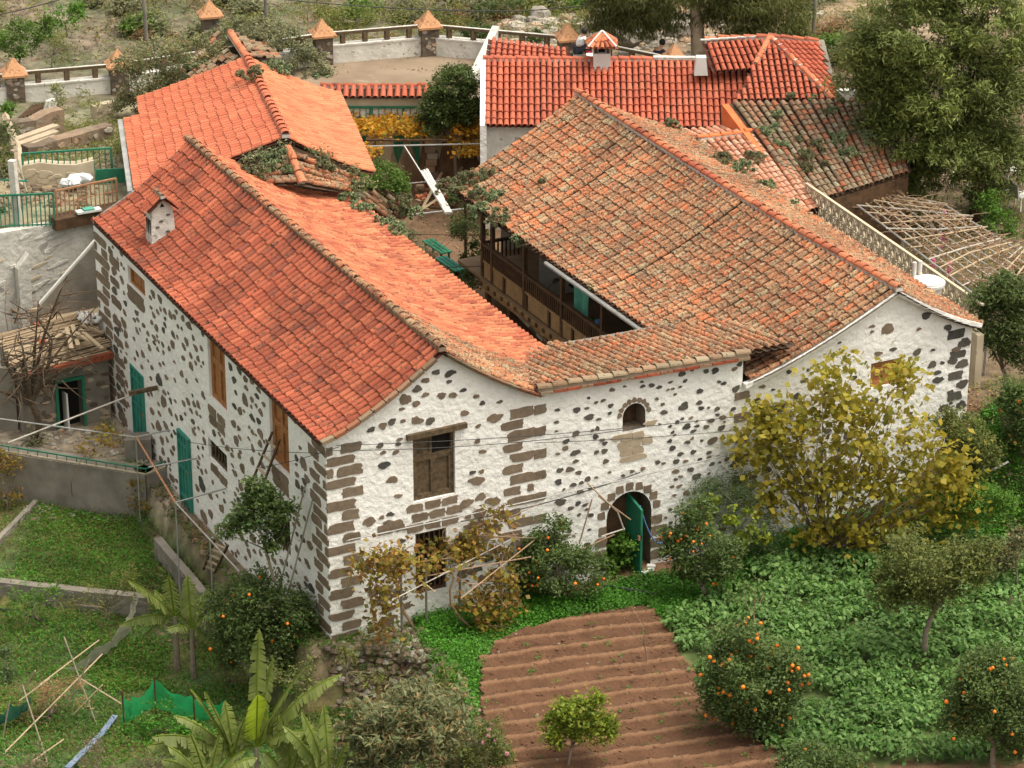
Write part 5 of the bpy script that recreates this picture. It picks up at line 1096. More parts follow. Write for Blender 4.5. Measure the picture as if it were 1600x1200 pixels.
# ---- right side: tank, cane pergola, shade cloth ----
tk=thing('water_tank','round white water tank with lid and two vent pipes behind the right gable','tank',(18.95,4.0,1.2))
c=onZ(1449,438,4.6); mb=MB(); n=28
def disc(mb,c,r,z0,z1,m): mb.add([(c[0]+r*math.cos(2*math.pi*k/n),c[1]+r*math.sin(2*math.pi*k/n),z) for z in(z0,z1) for k in range(n)],[tuple(range(n))[::-1],tuple(range(n,2*n))]+[(k,(k+1)%n,n+(k+1)%n,n+k) for k in range(n)],m)
disc(mb,c,.38,1.2,4.5,'whitep'); mb.build('body',tk); mb=MB(); disc(mb,c,.47,4.5,4.57,'whitep'); disc(mb,c,.41,4.573,4.61,'whitep'); mb.build('lid',tk)
for px in((1428,432),(1437,430)): p=onZ(px[0],px[1],4.6); mb=MB(); mb.tube([p-[0,0,.5],p+[0,0,.40]],.055,'whitep',8); mb.build('pipe',tk)
pg=thing('cane_pergola','wide open pergola of crossed dry canes and poles behind the block wall','pergola',(22.5,9,1.2))
def PQ(x,y,z=3.2): return onZ(x,y,z)
q00,q10,q01,q11=PQ(1290,283),PQ(1472,318),PQ(1545,478),PQ(1612,404)
for k in range(15):
    u=k/14; a=q00*(1-u)+q01*u; b=q10*(1-u)+q11*u; mb=MB(); dd=(b-a)*random.uniform(-.06,.1); mb.tube([a-(b-a)*.02+[0,random.uniform(-.2,.2),.03],(a+b)/2+[0,random.uniform(-.15,.15),random.uniform(-.05,.05)],b+dd+[0,random.uniform(-.25,.25),.03]],random.uniform(.018,.03),'pole' if k%3==0 else 'cane',6); mb.build('crossbar',pg)
for k in range(9):
    u=k/8; a=q00*(1-u)+q10*u; b=q01*(1-u)+q11*u; mb=MB(); mb.tube([a,b],.03 if k in(0,8) else .02,'steel' if k in(0,4,8) else 'pole',6); mb.build('runner',pg)
for p in(q00,q10,q01,q11,(q00+q01)/2,(q10+q11)/2): mb=MB(); mb.tube([(p[0],p[1],1.0),tuple(p)],.04,'steel',6); mb.build('post',pg)
mb=MB()
for k in range(300):
    u,v=random.random(),random.random(); p=(q00*(1-u)+q10*u)*(1-v)+(q01*(1-u)+q11*u)*v; d=rng.normal(size=3)*[.5,.5,.06]
    mb.tube([p,p+d*.6+[0,0,.05],p+d],[.014,.011,.006],'twig',4)
mb.build('dry_vine',pg)
qmesh('dry_leaves',leafquads(np.array([((q00*(1-u)+q10*u)*(1-v)+(q01*(1-u)+q11*u)*v)+rng.normal(size=3)*.06 for u,v in rng.random((1300,2))]),.09,.7),4,['lf_dry'],pg)
for k,(a,l) in enumerate((((1475,330),'pink ribbon tied at the far side of the cane pergola'),((1473,365),'violet ribbon hanging in the middle of the cane pergola'),((1458,405),'red and white ribbon at the near edge of the cane pergola'),((1483,410),'pink ribbon right of the water tank'))):
    p=PQ(a[0],a[1],3.25); mb=MB(); mb.beam(p,p-[0,0,.45],.06,.03,'magenta'); mb.beam(p+[.05,0,0],p+[.1,.02,-.3],.04,.03,'rose'); mb.build('ribbon',None,l,'ribbon','ribbons on the pergola')
mb=MB(); a,b,c_,d_=PQ(1283,289,3.4),PQ(1420,272,3.4),PQ(1410,296,2.9),PQ(1310,312,2.9); mb.add([tuple(a),tuple(b),tuple(c_),tuple(d_)]+[tuple(q-[0,0,.04]) for q in(a,b,c_,d_)],[(0,1,2,3),(7,6,5,4),(0,4,5,1),(1,5,6,2),(2,6,7,3),(3,7,4,0)],'wood_dark'); mb.build('shade_cloth',None,'dark shade cloth stretched below the mossy roof edge','cloth')
rod('leaning_post','pale post leaning at the right gable corner',[onZ(1575,600,1.6),onZ(1560,548,2.6)],.05,'pole')
rod('grey_pipe','grey pipe lying on the earth bank at right',[onZ(1548,735,1.8),onZ(1575,722,1.9)],.03,'steel')
# plastic chairs under the big tree
def chair(p,rz,label):
    t=thing('garden_chair',label,'chair',p,'white garden chairs by the big tree'); cs,sn=math.cos(rz),math.sin(rz); L=lambda x,y,z:(p[0]+x*cs-y*sn,p[1]+x*sn+y*cs,p[2]+z)
    for x in(-.22,.22):
        for y in(-.22,.22): mb=MB(); mb.beam(L(x,y,0),L(x*.9,y*.9,.42),.045,.045,'whitep'); mb.build('leg',t)
        mb=MB(); mb.beam(L(x*1.1,-.22,.62),L(x*1.1,.22,.64),.05,.03,'whitep'); mb.build('armrest',t)
    mb=MB(); mb.box(L(0,0,.43),(.48,.48,.04),'whitep',rz=rz); mb.build('seat',t); mb=MB(); mb.beam(L(0,.24,.45),L(0,.34,.9),.44,.04,'whitep'); mb.build('backrest',t)
for px,l,r in(((1560,318),'white garden chair left of the pair by the tree trunk',.4),((1590,325),'white garden chair at the right frame edge',2.0),((1582,285),'white garden chair farther back beyond the tree',1.2),((1500,290),'white garden chair behind the tree trunk',2.6)): chair(onZ(px[0],px[1],1.8),r,l)
# rear boulders and rubble
BO=[((845,22),.55,'large round grey boulder beside the upper track'),((960,52),.55,'flat topped orange tinged boulder behind the second person'),((1065,58),.6,'large grey boulder left of the pale tree trunk'),((1015,68),.4,'grey boulder behind the low brown rail'),((925,48),.35,'rounded tan boulder behind the kneeling person'),((975,72),.55,'broad grey boulder behind the tiled chimney'),((812,30),.3,'small pale boulder left of the round boulder'),((978,50),.3,'small orange boulder beside the flat topped one'),((1022,40),.3,'tall upright grey boulder under the trees')]
for (px,r,l) in BO: p=onZ(px[0],px[1],2.6); mb=MB(); mb.rock((p[0],p[1],H2(p[0],p[1])+r*.35),r,'rock_pale',.75); mb.build('boulder',None,l,'boulder','boulders of the dry stream bed',smooth=False)
mb=MB()
for k in range(900):
    x=random.choice([random.uniform(780,1290),random.uniform(780,1100)]); y=random.uniform(-60,100); p=onZ(x,y,2.4); mb.rock((p[0],p[1],H2(p[0],p[1])+.02),random.uniform(.05,.2)*random.choice([1,1,1.5]),'rock_pale')
for k in range(800):
    x=random.uniform(-60,800); y=random.uniform(-60,75); p=onZ(x,y,2.4); mb.rock((p[0],p[1],H2(p[0],p[1])),random.uniform(.04,.13),'rock')
mb.build('stream_rubble',None,'scattered stones of the dry stream bed and hillside','rubble',kind='stuff')
mb=MB()
for k in range(500):
    x=random.uniform(0,170); y=random.uniform(150,345); p=onZ(x,y,3.8); mb.rock((p[0],p[1],H2(p[0],p[1])+.02),random.uniform(.04,.13),'rock')
for k in range(500):
    x=random.uniform(235,340); y=random.uniform(740,930); p=onZ(x,y,-.6)
    if p[0]<-.15: mb.rock((p[0],p[1],H2(p[0],p[1])),random.uniform(.03,.09),'rock')
for k in range(260):
    x=random.uniform(30,230); y=random.uniform(665,745); p=onZ(x,y,-.2); mb.rock((p[0],p[1],H2(p[0],p[1])+.02),random.uniform(.03,.09),'rock_pale')
for k in range(250):
    x=random.uniform(1430,1610); y=random.uniform(640,860); p=onZ(x,y,1.5); mb.rock((p[0],p[1],H2(p[0],p[1])),random.uniform(.03,.1),'rock')
mb.build('loose_stones',None,'loose stones scattered over the ruins and the terrace','rubble',kind='stuff')
# ---- people at the rear wall ----
def skinmesh(name,V,E,R,mat,parent,root=0,lv=2):
    me=bpy.data.meshes.new(name); o0=origin(parent); me.from_pydata([tuple(np.array(v)-o0) for v in V],E,[]); o=bpy.data.objects.new(name,me); S.collection.objects.link(o)
    if parent: o.parent=parent
    o.modifiers.new('s','SKIN'); 
    for i,r in enumerate(R): me.skin_vertices[0].data[i].radius=(r,r)
    me.skin_vertices[0].data[root].use_root=True
    s=o.modifiers.new('d','SUBSURF'); s.levels=lv; s.render_levels=lv; me.materials.append(M(mat))
    dg=bpy.context.evaluated_depsgraph_get(); m2=bpy.data.meshes.new_from_object(o.evaluated_get(dg)); o.modifiers.clear(); o.data=m2; m2.name=name
    if not m2.materials: m2.materials.append(M(mat))
    m2.polygons.foreach_set('use_smooth',[True]*len(m2.polygons)); return o
def person(label,p,face,joints,shirt,trous,group=None):
    """joints: dict of local coords (x right, y forward, z up)"""
    t=thing('person',label,'person',p); c,s=math.cos(face),math.sin(face)
    L=lambda v:(p[0]+v[0]*c-v[1]*s,p[1]+v[0]*s+v[1]*c,p[2]+v[2]); J={k:np.array(v,float) for k,v in joints.items()}
    V=[];E=[];R=[]
    def nd(v,r,par=None): V.append(L(v)); R.append(r); i=len(V)-1; 
    def add(v,r,par=None):
        V.append(L(v)); R.append(r); i=len(V)-1
        if par is not None: E.append((par,i))
        return i
    pe=add(J['pelvis'],.13); ch=add((J['pelvis']+J['neck'])/2,.125,pe); up_=add(J['neck']-[0,0,.1],.12,ch); ne=add(J['neck'],.055,up_); hd=add(J['head'],.085,ne); h2=add(J['head']+[0,.02,.1],.075,hd); add(J['head']+[0,.10,.02],.018,hd)
    for q in(-1,1):
        k='l' if q<0 else 'r'; sh=add(J['neck']+[q*.18,0,-.08],.06,up_); el=add(J['elbow_'+k],.043,sh); wr=add(J['hand_'+k],.03,el); d=J['hand_'+k]-J['elbow_'+k]; d/=np.linalg.norm(d); pm=add(J['hand_'+k]+d*.07,.035,wr)
        for f in range(5): a=add(J['hand_'+k]+d*(.10+.01*(2-abs(f-2)))+np.array([(f-2)*.017,0,-.01]),.009,pm); add(J['hand_'+k]+d*(.14+.012*(2-abs(f-2)))+np.array([(f-2)*.02,0,-.03]),.008,a)
        hp=add(J['pelvis']+[q*.1,0,-.03],.095,pe); kn=add(J['knee_'+k],.065,hp); an=add(J['foot_'+k],.04,kn); add(J['foot_'+k]+[0,.16,-.04],.035,an)
    skinmesh('body',V,E,R,'skin',t)
    V=[];E=[];R=[]; a=add(J['pelvis']+[0,0,.04],.145); b=add((J['pelvis']+J['neck'])/2,.15,a); c_=add(J['neck']-[0,0,.1],.135,b); add(J['neck']-[0,0,.02],.075,c_)
    for q in(-1,1): k='l' if q<0 else 'r'; sh=add(J['neck']+[q*.19,0,-.08],.078,c_); add(J['neck']*.0+(J['neck']+[q*.19,0,-.08])*.25+J['elbow_'+k]*.75,.06,sh)
    skinmesh('shirt',V,E,R,shirt,t)
    V=[];E=[];R=[]; a=add(J['pelvis'],.15)
    for q in(-1,1): k='l' if q<0 else 'r'; hp=add(J['pelvis']+[q*.1,0,-.03],.115,a); kn=add(J['knee_'+k],.085,hp); add(J['foot_'+k]*.9+J['knee_'+k]*.1,.06,kn)
    skinmesh('trousers',V,E,R,trous,t)
    mb=MB(); vv,ff=ball(.108,8,12,1.05); hh=J['head']+np.array([0,-.025,.065]); mb.add([tuple(np.array(L(hh+np.array(v)))) for v in vv if True],ff,'hair'); mb.build('hair',t,smooth=True)
    for q in(-1,1):
        mb=MB(); vv,ff=ball(.012); hh=J['head']+np.array([q*.032,.082,.05]); mb.add([tuple(np.array(v)+np.array(L(hh))) for v in vv],ff,'black'); mb.build('eye',t)
sq={'pelvis':(0,-.05,.28),'neck':(.0,.14,.72),'head':(0,.20,.80),'elbow_l':(-.25,.32,.48),'hand_l':(-.15,.5,.38),'elbow_r':(.25,.32,.48),'hand_r':(.15,.52,.36),'knee_l':(-.15,.34,.42),'foot_l':(-.15,.12,.07),'knee_r':(.16,.40,.40),'foot_r':(.15,.16,.07)}
mb=MB(); pw=onZ(905,88,3.45); mb.slab(onZ(880,96,3.45),onZ(942,98,3.45),.6,2.5,3.45,'mortar'); mb.box(tuple(onZ(928,92,3.6)),(.5,.35,.3),'whitep',rz=-.4); mb.build('low_wall',None,'low pale wall behind the chimney with a white block on top','wall')
person('person in white shirt and dark trousers crouching on the low wall behind the red roof',pw,-1.9,sq,'shirt','darkcloth')
mb=MB(); mb.rock(pw+[.25,-.2,.2],.13,'red'); mb.build('red_bag',None,'small red bag beside the crouching person','bag')
p2=onZ(946,100,2.75); st={'pelvis':(0,0,.75),'neck':(0,.05,1.22),'head':(0,.08,1.32),'elbow_l':(-.25,.15,.95),'hand_l':(-.2,.35,.85),'elbow_r':(.25,.15,.95),'hand_r':(.2,.35,.85),'knee_l':(-.1,.05,.42),'foot_l':(-.1,0,.06),'knee_r':(.1,.05,.42),'foot_r':(.1,0,.06)}
person('person in pink top with black hair standing behind the tiled chimney',p2,-2.6,st,'pink','darkcloth')
p3=onZ(1022,115,2.75); ln=dict(st); ln.update({'pelvis':(0,-.1,.5),'neck':(0,.25,.82),'head':(0,.38,.95),'elbow_l':(-.25,.4,.6),'hand_l':(-.2,.55,.5),'elbow_r':(.25,.4,.6),'hand_r':(.2,.55,.5),'knee_l':(-.1,.2,.3),'foot_l':(-.1,0,.06),'knee_r':(.1,.2,.3),'foot_r':(.1,0,.06)})
person('person in dark clothes bending down at the rear rail right of the chimney',p3,-1.3,ln,'darkcloth','darkcloth')
# ======================= VEGETATION =======================
random.seed(11); rng=np.random.default_rng(11)
ti=tree
# --- garden fruit trees ---
ti('orange_tree','orange tree left of the arched door with scattered small fruit','tree',(872,940),0,[(868,880,62,45),(845,862,38,32),(905,895,48,38),(835,900,32,32),(866,825,16,26)],9500,.085,'lf_orange',fruit=34,clump=.2,fr=.038)
ti('orange_tree','orange tree right of the arched door with a short visible trunk','tree',(1100,942),0,[(1095,862,58,48),(1075,835,38,34),(1115,880,46,32),(1090,805,26,22)],9500,.085,'lf_orange',fruit=30,clump=.2,fr=.04)
ti('orange_tree','large orange tree heavy with fruit beside the ploughed plot','tree',(1172,1150),0,[(1170,1050,78,62),(1130,1085,42,48),(1215,1075,48,55),(1180,1095,60,48),(1160,1000,45,30),(1225,1030,30,32)],20000,.085,'lf_orange',fruit=96,clump=.22,fr=.046)
ti('orange_tree','orange tree at the lower right corner with clustered fruit','tree',(1555,1215),0,[(1555,1085,72,62),(1510,1110,40,48),(1590,1130,50,60),(1540,1050,42,34)],17000,.085,'lf_orange',fruit=46,clump=.22,fr=.046)
ti('orange_tree','low bushy orange tree at the bottom edge under the potato field','tree',(1275,1240),0,[(1270,1200,62,32),(1240,1210,35,26),(1320,1212,35,22)],6000,.085,'lf_orange',fruit=4,clump=.2)
ti('orange_tree','dark orange tree at the right frame edge above the earth bank','tree',(1600,700),1.9,[(1598,640,34,42),(1575,620,22,24),(1608,680,26,20)],5500,.085,'lf_orange',fruit=16,clump=.2)
ti('orange_tree','broad dark orange tree hiding the foot of the house corner','tree',(425,1060),-1.4,[(425,960,74,54),(355,950,50,46),(370,1000,46,40),(480,965,44,50),(430,1005,70,42),(400,920,40,24),(500,990,24,24)],19000,.085,'lf_orange',fruit=24,clump=.24,fr=.045)
ti('citrus_tree','citrus tree with bare leaning trunk in the potato field','tree',(1448,1035),0,[(1450,878,78,42),(1402,905,42,38),(1508,880,42,34),(1455,915,60,32),(1540,862,22,20)],14500,.085,'lf_citrus',clump=.22,trunk=.075,fork=onV(1470,940,onZ(1448,1035,0)),limbs=10)
ti('lemon_tree','small bright yellow green lemon tree on the ploughed soil','tree',(884,1200),0,[(905,1128,42,34),(872,1140,26,26),(938,1140,26,24),(925,1100,16,16),(885,1110,22,18)],5200,.095,'lf_lemon',clump=.17,trunk=.035,fork=onV(893,1168,onZ(884,1200,0)))
ti('young_tree','small dark leaved tree with thin trunk against the long wall','tree',(428,905),-.5,[(400,800,36,32),(372,822,24,22),(418,785,22,18),(428,835,20,26),(395,768,14,16),(445,800,14,12)],3600,.12,'lf_orange',clump=.2,trunk=.04,base=onX(428,900,-.9))
ti('fig_tree','wide yellowing fig tree in front of the right gable','tree',(1310,872),0,[(1300,640,85,60),(1370,650,80,70),(1240,665,70,50),(1195,640,40,40),(1320,725,105,65),(1425,715,75,66),(1465,765,60,50),(1380,800,90,56),(1270,770,70,44),(1405,600,26,26),(1205,725,44,40),(1310,575,34,16),(1175,700,34,40),(1500,790,30,36),(1490,735,34,36),(1345,835,70,34),(1210,770,40,30),(1440,815,50,34),(1290,820,40,26)],6000,.165,'lf_fig',asp=.85,clump=.42,shell=.0,nclump=330,trunk=.05,limbs=80,up=.25,droop=.4,dk=.55,base=(12.6,-1.6,0),fold=.1)
ti('willow_shrub','feathery blue green shrub between the arched door and the fig tree','shrub',(1135,880),0,[(1130,790,46,48),(1175,810,38,42),(1105,775,28,28),(1190,850,40,30),(1160,760,26,24)],9000,.09,'lf_blue',asp=.2,clump=.28,trunk=.04)
ti('climbing_vine','yellow leaved vine trailing down the blue green shrub','vine',(1165,880),0,[(1150,800,22,20),(1165,822,26,18),(1180,835,24,18),(1112,790,10,26),(1158,850,14,16)],800,.09,'lf_lemon',asp=.9,clump=.12,trunk=.02,droop=.6,base=onZ(1165,885,0)-hv*.55)
ti('shrub','bright green leafy bush beside the arched door','shrub',(955,895),0,[(950,868,34,22),(975,850,22,20),(925,860,20,20),(970,880,28,16)],2600,.09,'lf_bright',asp=.8,clump=.15,trunk=.03)
ti('shrub','round dark green shrub at the foot of the right house corner','shrub',(1510,760),1.4,[(1508,680,44,44),(1530,710,36,38),(1478,665,26,28),(1510,725,42,28)],9500,.08,'lf_citrus',clump=.2,trunk=.05)
ti('mango_tree','dark drooping leaved tree against the right side of the right gable','tree',(1575,600),1.7,[(1560,505,42,42),(1590,540,34,48),(1590,470,36,34),(1540,470,24,22),(1575,450,30,20)],9000,.16,'lf_dark',asp=.25,clump=.26,droop=.5,trunk=.06)
ti('shrub','bright green undergrowth mound on the bank beside the fig tree','shrub',(1540,815),1.0,[(1545,780,42,24),(1515,795,30,22),(1575,790,24,18)],4200,.07,'lf_bright',clump=.16,trunk=.02)
ti('shrub','reddish dark shrub at the right frame edge above the potatoes','shrub',(1590,905),.4,[(1588,860,26,30),(1570,875,20,22)],2200,.09,'lf_loquat',clump=.18,trunk=.03)
ti('loquat_tree','large loquat tree with brown tipped leaf rosettes at the bottom edge','tree',(640,1290),-1.5,[(640,1130,95,44),(590,1160,70,46),(700,1160,72,42),(560,1120,40,30),(640,1090,66,26),(740,1190,55,30),(640,1190,140,36)],15500,.17,'lf_loquat',asp=.27,clump=.19,nclump=520,trunk=.1,up=1.,shell=.4)
rz_=ti('rose_bush','loose rose bush with pink blooms at the edge of the ploughed plot','shrub',(765,1225),0,[(765,1150,26,30),(750,1185,32,26),(785,1180,18,24)],2600,.07,'lf_citrus',clump=.16,trunk=.02,fruit=7,fruitm='rose',fr=.05)
# --- bare saplings, dead tree ---
def bare(name,label,base,tips,r=.03,m='twig',sub=5,rs=.4):
    t=thing(name,label,'tree',base); mb=MB(); b=np.array(base,float); tops=[np.array(q,float) for q in tips]
    fork=b+(np.mean(tops,axis=0)-b)*.35+np.array([0,0,.1]); limb(mb,b-[0,0,.1],fork,r,r*.8,m,.08)
    for q in tops:
        limb(mb,fork,q,r*.6,r*.12,m,.1)
        for k in range(sub): u=random.uniform(.3,.95); p=fork+(q-fork)*u; limb(mb,p,p+rng.normal(size=3)*np.array([rs,rs,rs*.7]),r*.25,r*.05,m,.1,4)
    mb.build('branches',t); return t
b0=onZ(1007,1040,.05); bare('bare_sapling','leafless pale sapling standing in the ploughed plot',b0,[onV(985,945,b0),onV(1018,940,b0),onV(1040,985,b0),onV(978,975,b0)],.022,sub=2,rs=.15)
b0=onZ(1177,1000,.05); bare('bare_sapling','leafless sapling among the potatoes behind the large orange tree',b0,[onV(1165,900,b0),onV(1180,890,b0),onV(1195,925,b0)],.02,sub=3,rs=.15)
b0=onZ(42,700,-.25); bare('dead_tree','large bare dark tree spreading beside the ruined shed',b0,[onV(30,520,b0),onV(105,430,b0),onV(80,530,b0),onV(140,560,b0),onV(5,560,b0),onV(-20,600,b0),onV(15,470,b0),onV(150,480,b0),onV(60,470,b0)],.10,'bark_d',14,.5)
b0=onZ(60,640,-.25); bare('bare_shrub','tangle of fine bare twigs behind the dead tree',b0+[0,.8,0],[onV(x,y,b0) for x,y in((40,480),(80,470),(20,520),(100,500),(140,470),(10,440),(120,440),(150,520))],.05,'twig',16,.35)
# --- banana plants ---
def banana(label,base,leaves,h,mat='lf_banana',ymat=None):
    t=thing('banana_plant',label,'plant',base,'banana plants'); b=np.array(base,float); mb=MB(); top=b+np.array([0,0,h]); mb.tube([b-[0,0,.2],b+[0,0,h*.5],top],[.09,.07,.045],'lf_dry' if False else 'bark',7); mb.build('stem',t)
    for i,(tip,w,bend) in enumerate(leaves):
        tip=np.array(tip,float); mb=MB(); n=26; ax=tip-top; Ln=np.linalg.norm(ax); side=np.cross(ax,[0,0,1.]); 
        if np.linalg.norm(side)<1e-3: side=np.array([1.,0,0])
        side=unit(side); mid=[]
        for k in range(n+1): u=k/n; mid.append(top+ax*u+np.array([0,0,bend*4*u*(1-u)*Ln*.25]))
        m=(ymat if (ymat and i==0) else mat)
        for k in range(n):
            u=(k+.5)/n
            if u<.15: continue
            for s in(-1,1):
                f_=lambda v:max(0,min(1,(v-.14)/.12))**.6*(1-max(0,v)**7)*.78; w0=w*f_(k/n)*random.uniform(.9,1.05); w1=w*f_((k+1)/n)*random.uniform(.9,1.05) if k<n-1 else 0
                gap=random.uniform(.2,.55) if (mat==m and random.random()<.4) else 0.02; d=mid[k+1]-mid[k]; dr=random.uniform(.3,.9)*(1 if mat==m else .3)
                a,b_=mid[k],mid[k+1]; e1=b_-d*gap+side*s*w1-np.array([0,0,w1*dr])+d*.3; e0=a+side*s*w0-np.array([0,0,w0*dr])+d*.3
                mb.add([a,b_,e1,e0],[(0,1,2,3)],m)
        mb.tube(mid[::3]+[mid[-1]],[.022]*len(mid[::3])+[.006],'lf_lemon',5); mb.build('leaf',t)
def bl(base,L,h):  # leaves from pixel tips
    return [(onV(x,y,base)+hv*random.uniform(-.5,.5),w,b) for x,y,w,b in L]
b=onZ(277,1045,-1.95); banana('banana plant with arching leaves against the low garden wall',b,bl(b,[(203,898,.34,.3),(265,893,.3,.2),(188,972,.28,.4),(330,932,.24,.4),(225,995,.26,.5),(240,925,.24,.3),(310,985,.24,.5)],1),1.45)
b=onZ(303,1058,-1.95); banana('second slimmer banana plant beside the dark orange tree',b,bl(b,[(292,903,.28,.2),(345,950,.26,.5),(335,1005,.22,.6),(262,975,.22,.5),(325,922,.24,.3)],1),1.35)
b=onZ(405,1290,-1.9); banana('tall banana plant in the foreground with one glowing yellow green leaf',b,bl(b,[(403,1082,.42,.05),(402,1000,.26,.25),(478,1032,.26,.3),(532,1068,.34,.45),(525,1130,.28,.5),(450,1085,.26,.3),(330,1160,.26,.5),(425,1040,.24,.2),(380,1130,.26,.5),(500,1165,.3,.6),(465,1120,.28,.4),(350,1190,.3,.6)],1),2.0,ymat='lf_bananay')
b=onZ(370,1290,-1.9); banana('ragged banana plant at the bottom edge left of the tall one',b,bl(b,[(322,1068,.34,.3),(240,1140,.32,.5),(228,1165,.3,.5),(300,1195,.3,.5),(270,1120,.28,.5),(350,1100,.28,.3),(300,1060,.22,.3),(385,1110,.26,.4),(320,1150,.3,.6),(255,1185,.28,.5)],1),1.75)
b=onZ(455,1300,-1.9); banana('low banana shoot at the bottom edge right of the tall one',b,bl(b,[(490,1110,.3,.4),(510,1180,.3,.5),(450,1140,.3,.3),(430,1125,.26,.3),(475,1160,.3,.6),(410,1180,.3,.6)],1),1.2)
b=onZ(330,1330,-1.9); banana('pale banana plant at the bottom edge under the ragged one',b,bl(b,[(262,1165,.3,.5),(300,1130,.28,.3),(345,1140,.3,.3),(385,1165,.28,.5),(400,1195,.3,.6),(250,1198,.28,.6)],1),1.6)
b=onZ(520,1330,-1.8); banana('small banana plant beside the loquat tree',b,bl(b,[(470,1120,.3,.4),(505,1105,.26,.2),(545,1150,.28,.5),(480,1180,.28,.6),(440,1150,.26,.5)],1),1.5)
# --- vines ---
def leafmass(name,label,cat,pts,n,size,mat,asp=.85,spread=.18,parent=None,group=None,kind=None,up=.4,droop=.3):
    P=np.array(pts); idx=rng.integers(0,len(P),n); Q=P[idx]+rng.normal(size=(n,3))*spread*np.array([1,1,.7])
    return qmesh(name,leafquads(Q,size,asp,up,droop,.1),4,[mat] if isinstance(mat,str) else mat,parent,label,cat,group,kind)
gv=thing('grapevine','half bare grapevine with yellow and rusty leaves on the rough trellis','vine',(2.5,-.7,0))
pts=[onZ(x,y,z) for x,y,z in [(random.uniform(575,745),random.uniform(828,868),1.85) for _ in range(62)]]+[onY(random.uniform(560,640),random.uniform(850,1000),-1.0) for _ in range(34)]+[onY(random.uniform(720,800),random.uniform(790,880),-.5) for _ in range(18)]+[onY(random.uniform(740,800),random.uniform(900,990),-1.2) for _ in range(34)]+[onY(random.uniform(640,740),random.uniform(880,950),-1.2) for _ in range(8)]
leafmass('leaves',None,None,pts,4300,.115,'lf_vine',spread=.18,parent=gv)
mb=MB()
for k in range(60):
    a=np.array(random.choice(pts)); b=a+rng.normal(size=3)*[.6,.4,.35]; limb(mb,a,b,.014,.006,'twig',.2,5)
limb(mb,onZ(650,980,.0)+[0,0,-.1],onZ(640,880,1.8),.04,.02,'twig',.1); limb(mb,(4.2,-.5,0),onZ(770,830,1.8),.035,.02,'twig',.1); limb(mb,(3.3,-.9,-.1),onZ(710,900,1.7),.035,.02,'twig',.1); mb.build('stems',gv)
rv=thing('grapevine','golden orange grapevine spreading over pipes at the courtyard end','vine',onZ(650,210,2.5))
pts=[onZ(random.uniform(560,752),random.uniform(184,208),2.7) for _ in range(80)]+[onZ(random.uniform(545,590),random.uniform(160,200),2.7) for _ in range(14)]+[onZ(random.uniform(700,750),random.uniform(210,240),2.3) for _ in range(12)]+[onZ(random.uniform(560,590),random.uniform(222,240),2.4) for _ in range(6)]
leafmass('leaves',None,None,pts,3800,.12,'lf_vineo',spread=.14,parent=rv); mb=MB()
for k in range(26): a=np.array(random.choice(pts)); limb(mb,a,a+rng.normal(size=3)*[.8,.5,.2],.015,.006,'twig',.2,4)
p=onZ(735,262,.5); limb(mb,p,p+[0,0,2.0],.05,.03,'twig'); mb.build('stems',rv)
mb=MB(); a,b=onZ(572,219,2.55),onZ(700,219,2.55); mb.beam(a,b,.08,.06,'wood_dark'); mb.build('vine_beam',None,'dark timber beam under the golden vine','beam')
wv=thing('climbing_plant','thin yellow vine climbing over the terrace wall by the green rail','vine',onZ(130,745,-1.4)); leafmass('leaves',None,None,[onX(x,y,-1.6) for x,y in((130,735),(128,750),(126,765),(122,720),(140,710),(150,690),(160,670),(170,690),(165,680),(178,690),(130,700))],300,.10,'lf_vine',spread=.13,parent=wv); mb=MB(); limb(mb,onX(128,790,-1.6),onX(160,668,-1.6),.015,.008,'twig'); mb.build('stem',wv)
ti('shrub','leafy plants under the yellow vine beside the green benches','shrub',(650,440),.5,[(640,420,20,14),(665,440,24,16),(700,450,20,14),(735,330,18,16),(715,310,14,10)],3000,.09,'lf_dark',clump=.14,trunk=.02)
# --- courtyard and background trees ---
ti('shrub','round bright green bush between the two rear roofs','shrub',(600,330),3.0,[(597,283,40,24),(575,290,22,18),(620,292,20,16)],6500,.075,'lf_ball',clump=.14,trunk=.05,shell=.7,limbs=12)
ti('tree','dense dark green tree between the gate and the red roof house','tree',(712,300),.5,[(705,140,42,34),(690,165,36,30),(725,170,30,40),(680,190,34,18),(715,115,30,14)],12500,.10,'lf_dark',clump=.2,trunk=.07)
ti('shrub','leafy bush growing up beside the balcony end','shrub',(740,440),.3,[(735,365,26,24),(722,355,18,22),(745,400,20,24),(730,420,26,22),(715,440,22,22),(738,470,30,34),(765,500,20,24)],5200,.09,'lf_dark',clump=.18,trunk=.03)
ti('tree','huge feathery dark green tree filling the upper right corner','tree',(1521,345),1.7,[(1440,60,110,70),(1540,40,90,70),(1400,110,75,55),(1480,130,110,65),(1560,150,80,70),(1420,210,80,50),(1500,240,90,55),(1570,250,60,50),(1440,275,55,34),(1400,-20,80,40),(1520,-30,90,40),(1385,165,48,34),(1560,310,40,20),(1415,320,24,14),(1355,105,52,44),(1340,60,30,30),(1370,210,44,34),(1395,270,40,40),(1480,200,100,70)],110000,.19,'lf_pine',asp=.22,clump=.34,nclump=900,trunk=.22,bark='bark_d',limbs=22,shell=.45,fork=onV(1510,200,onZ(1521,345,1.7)),up=1.2)
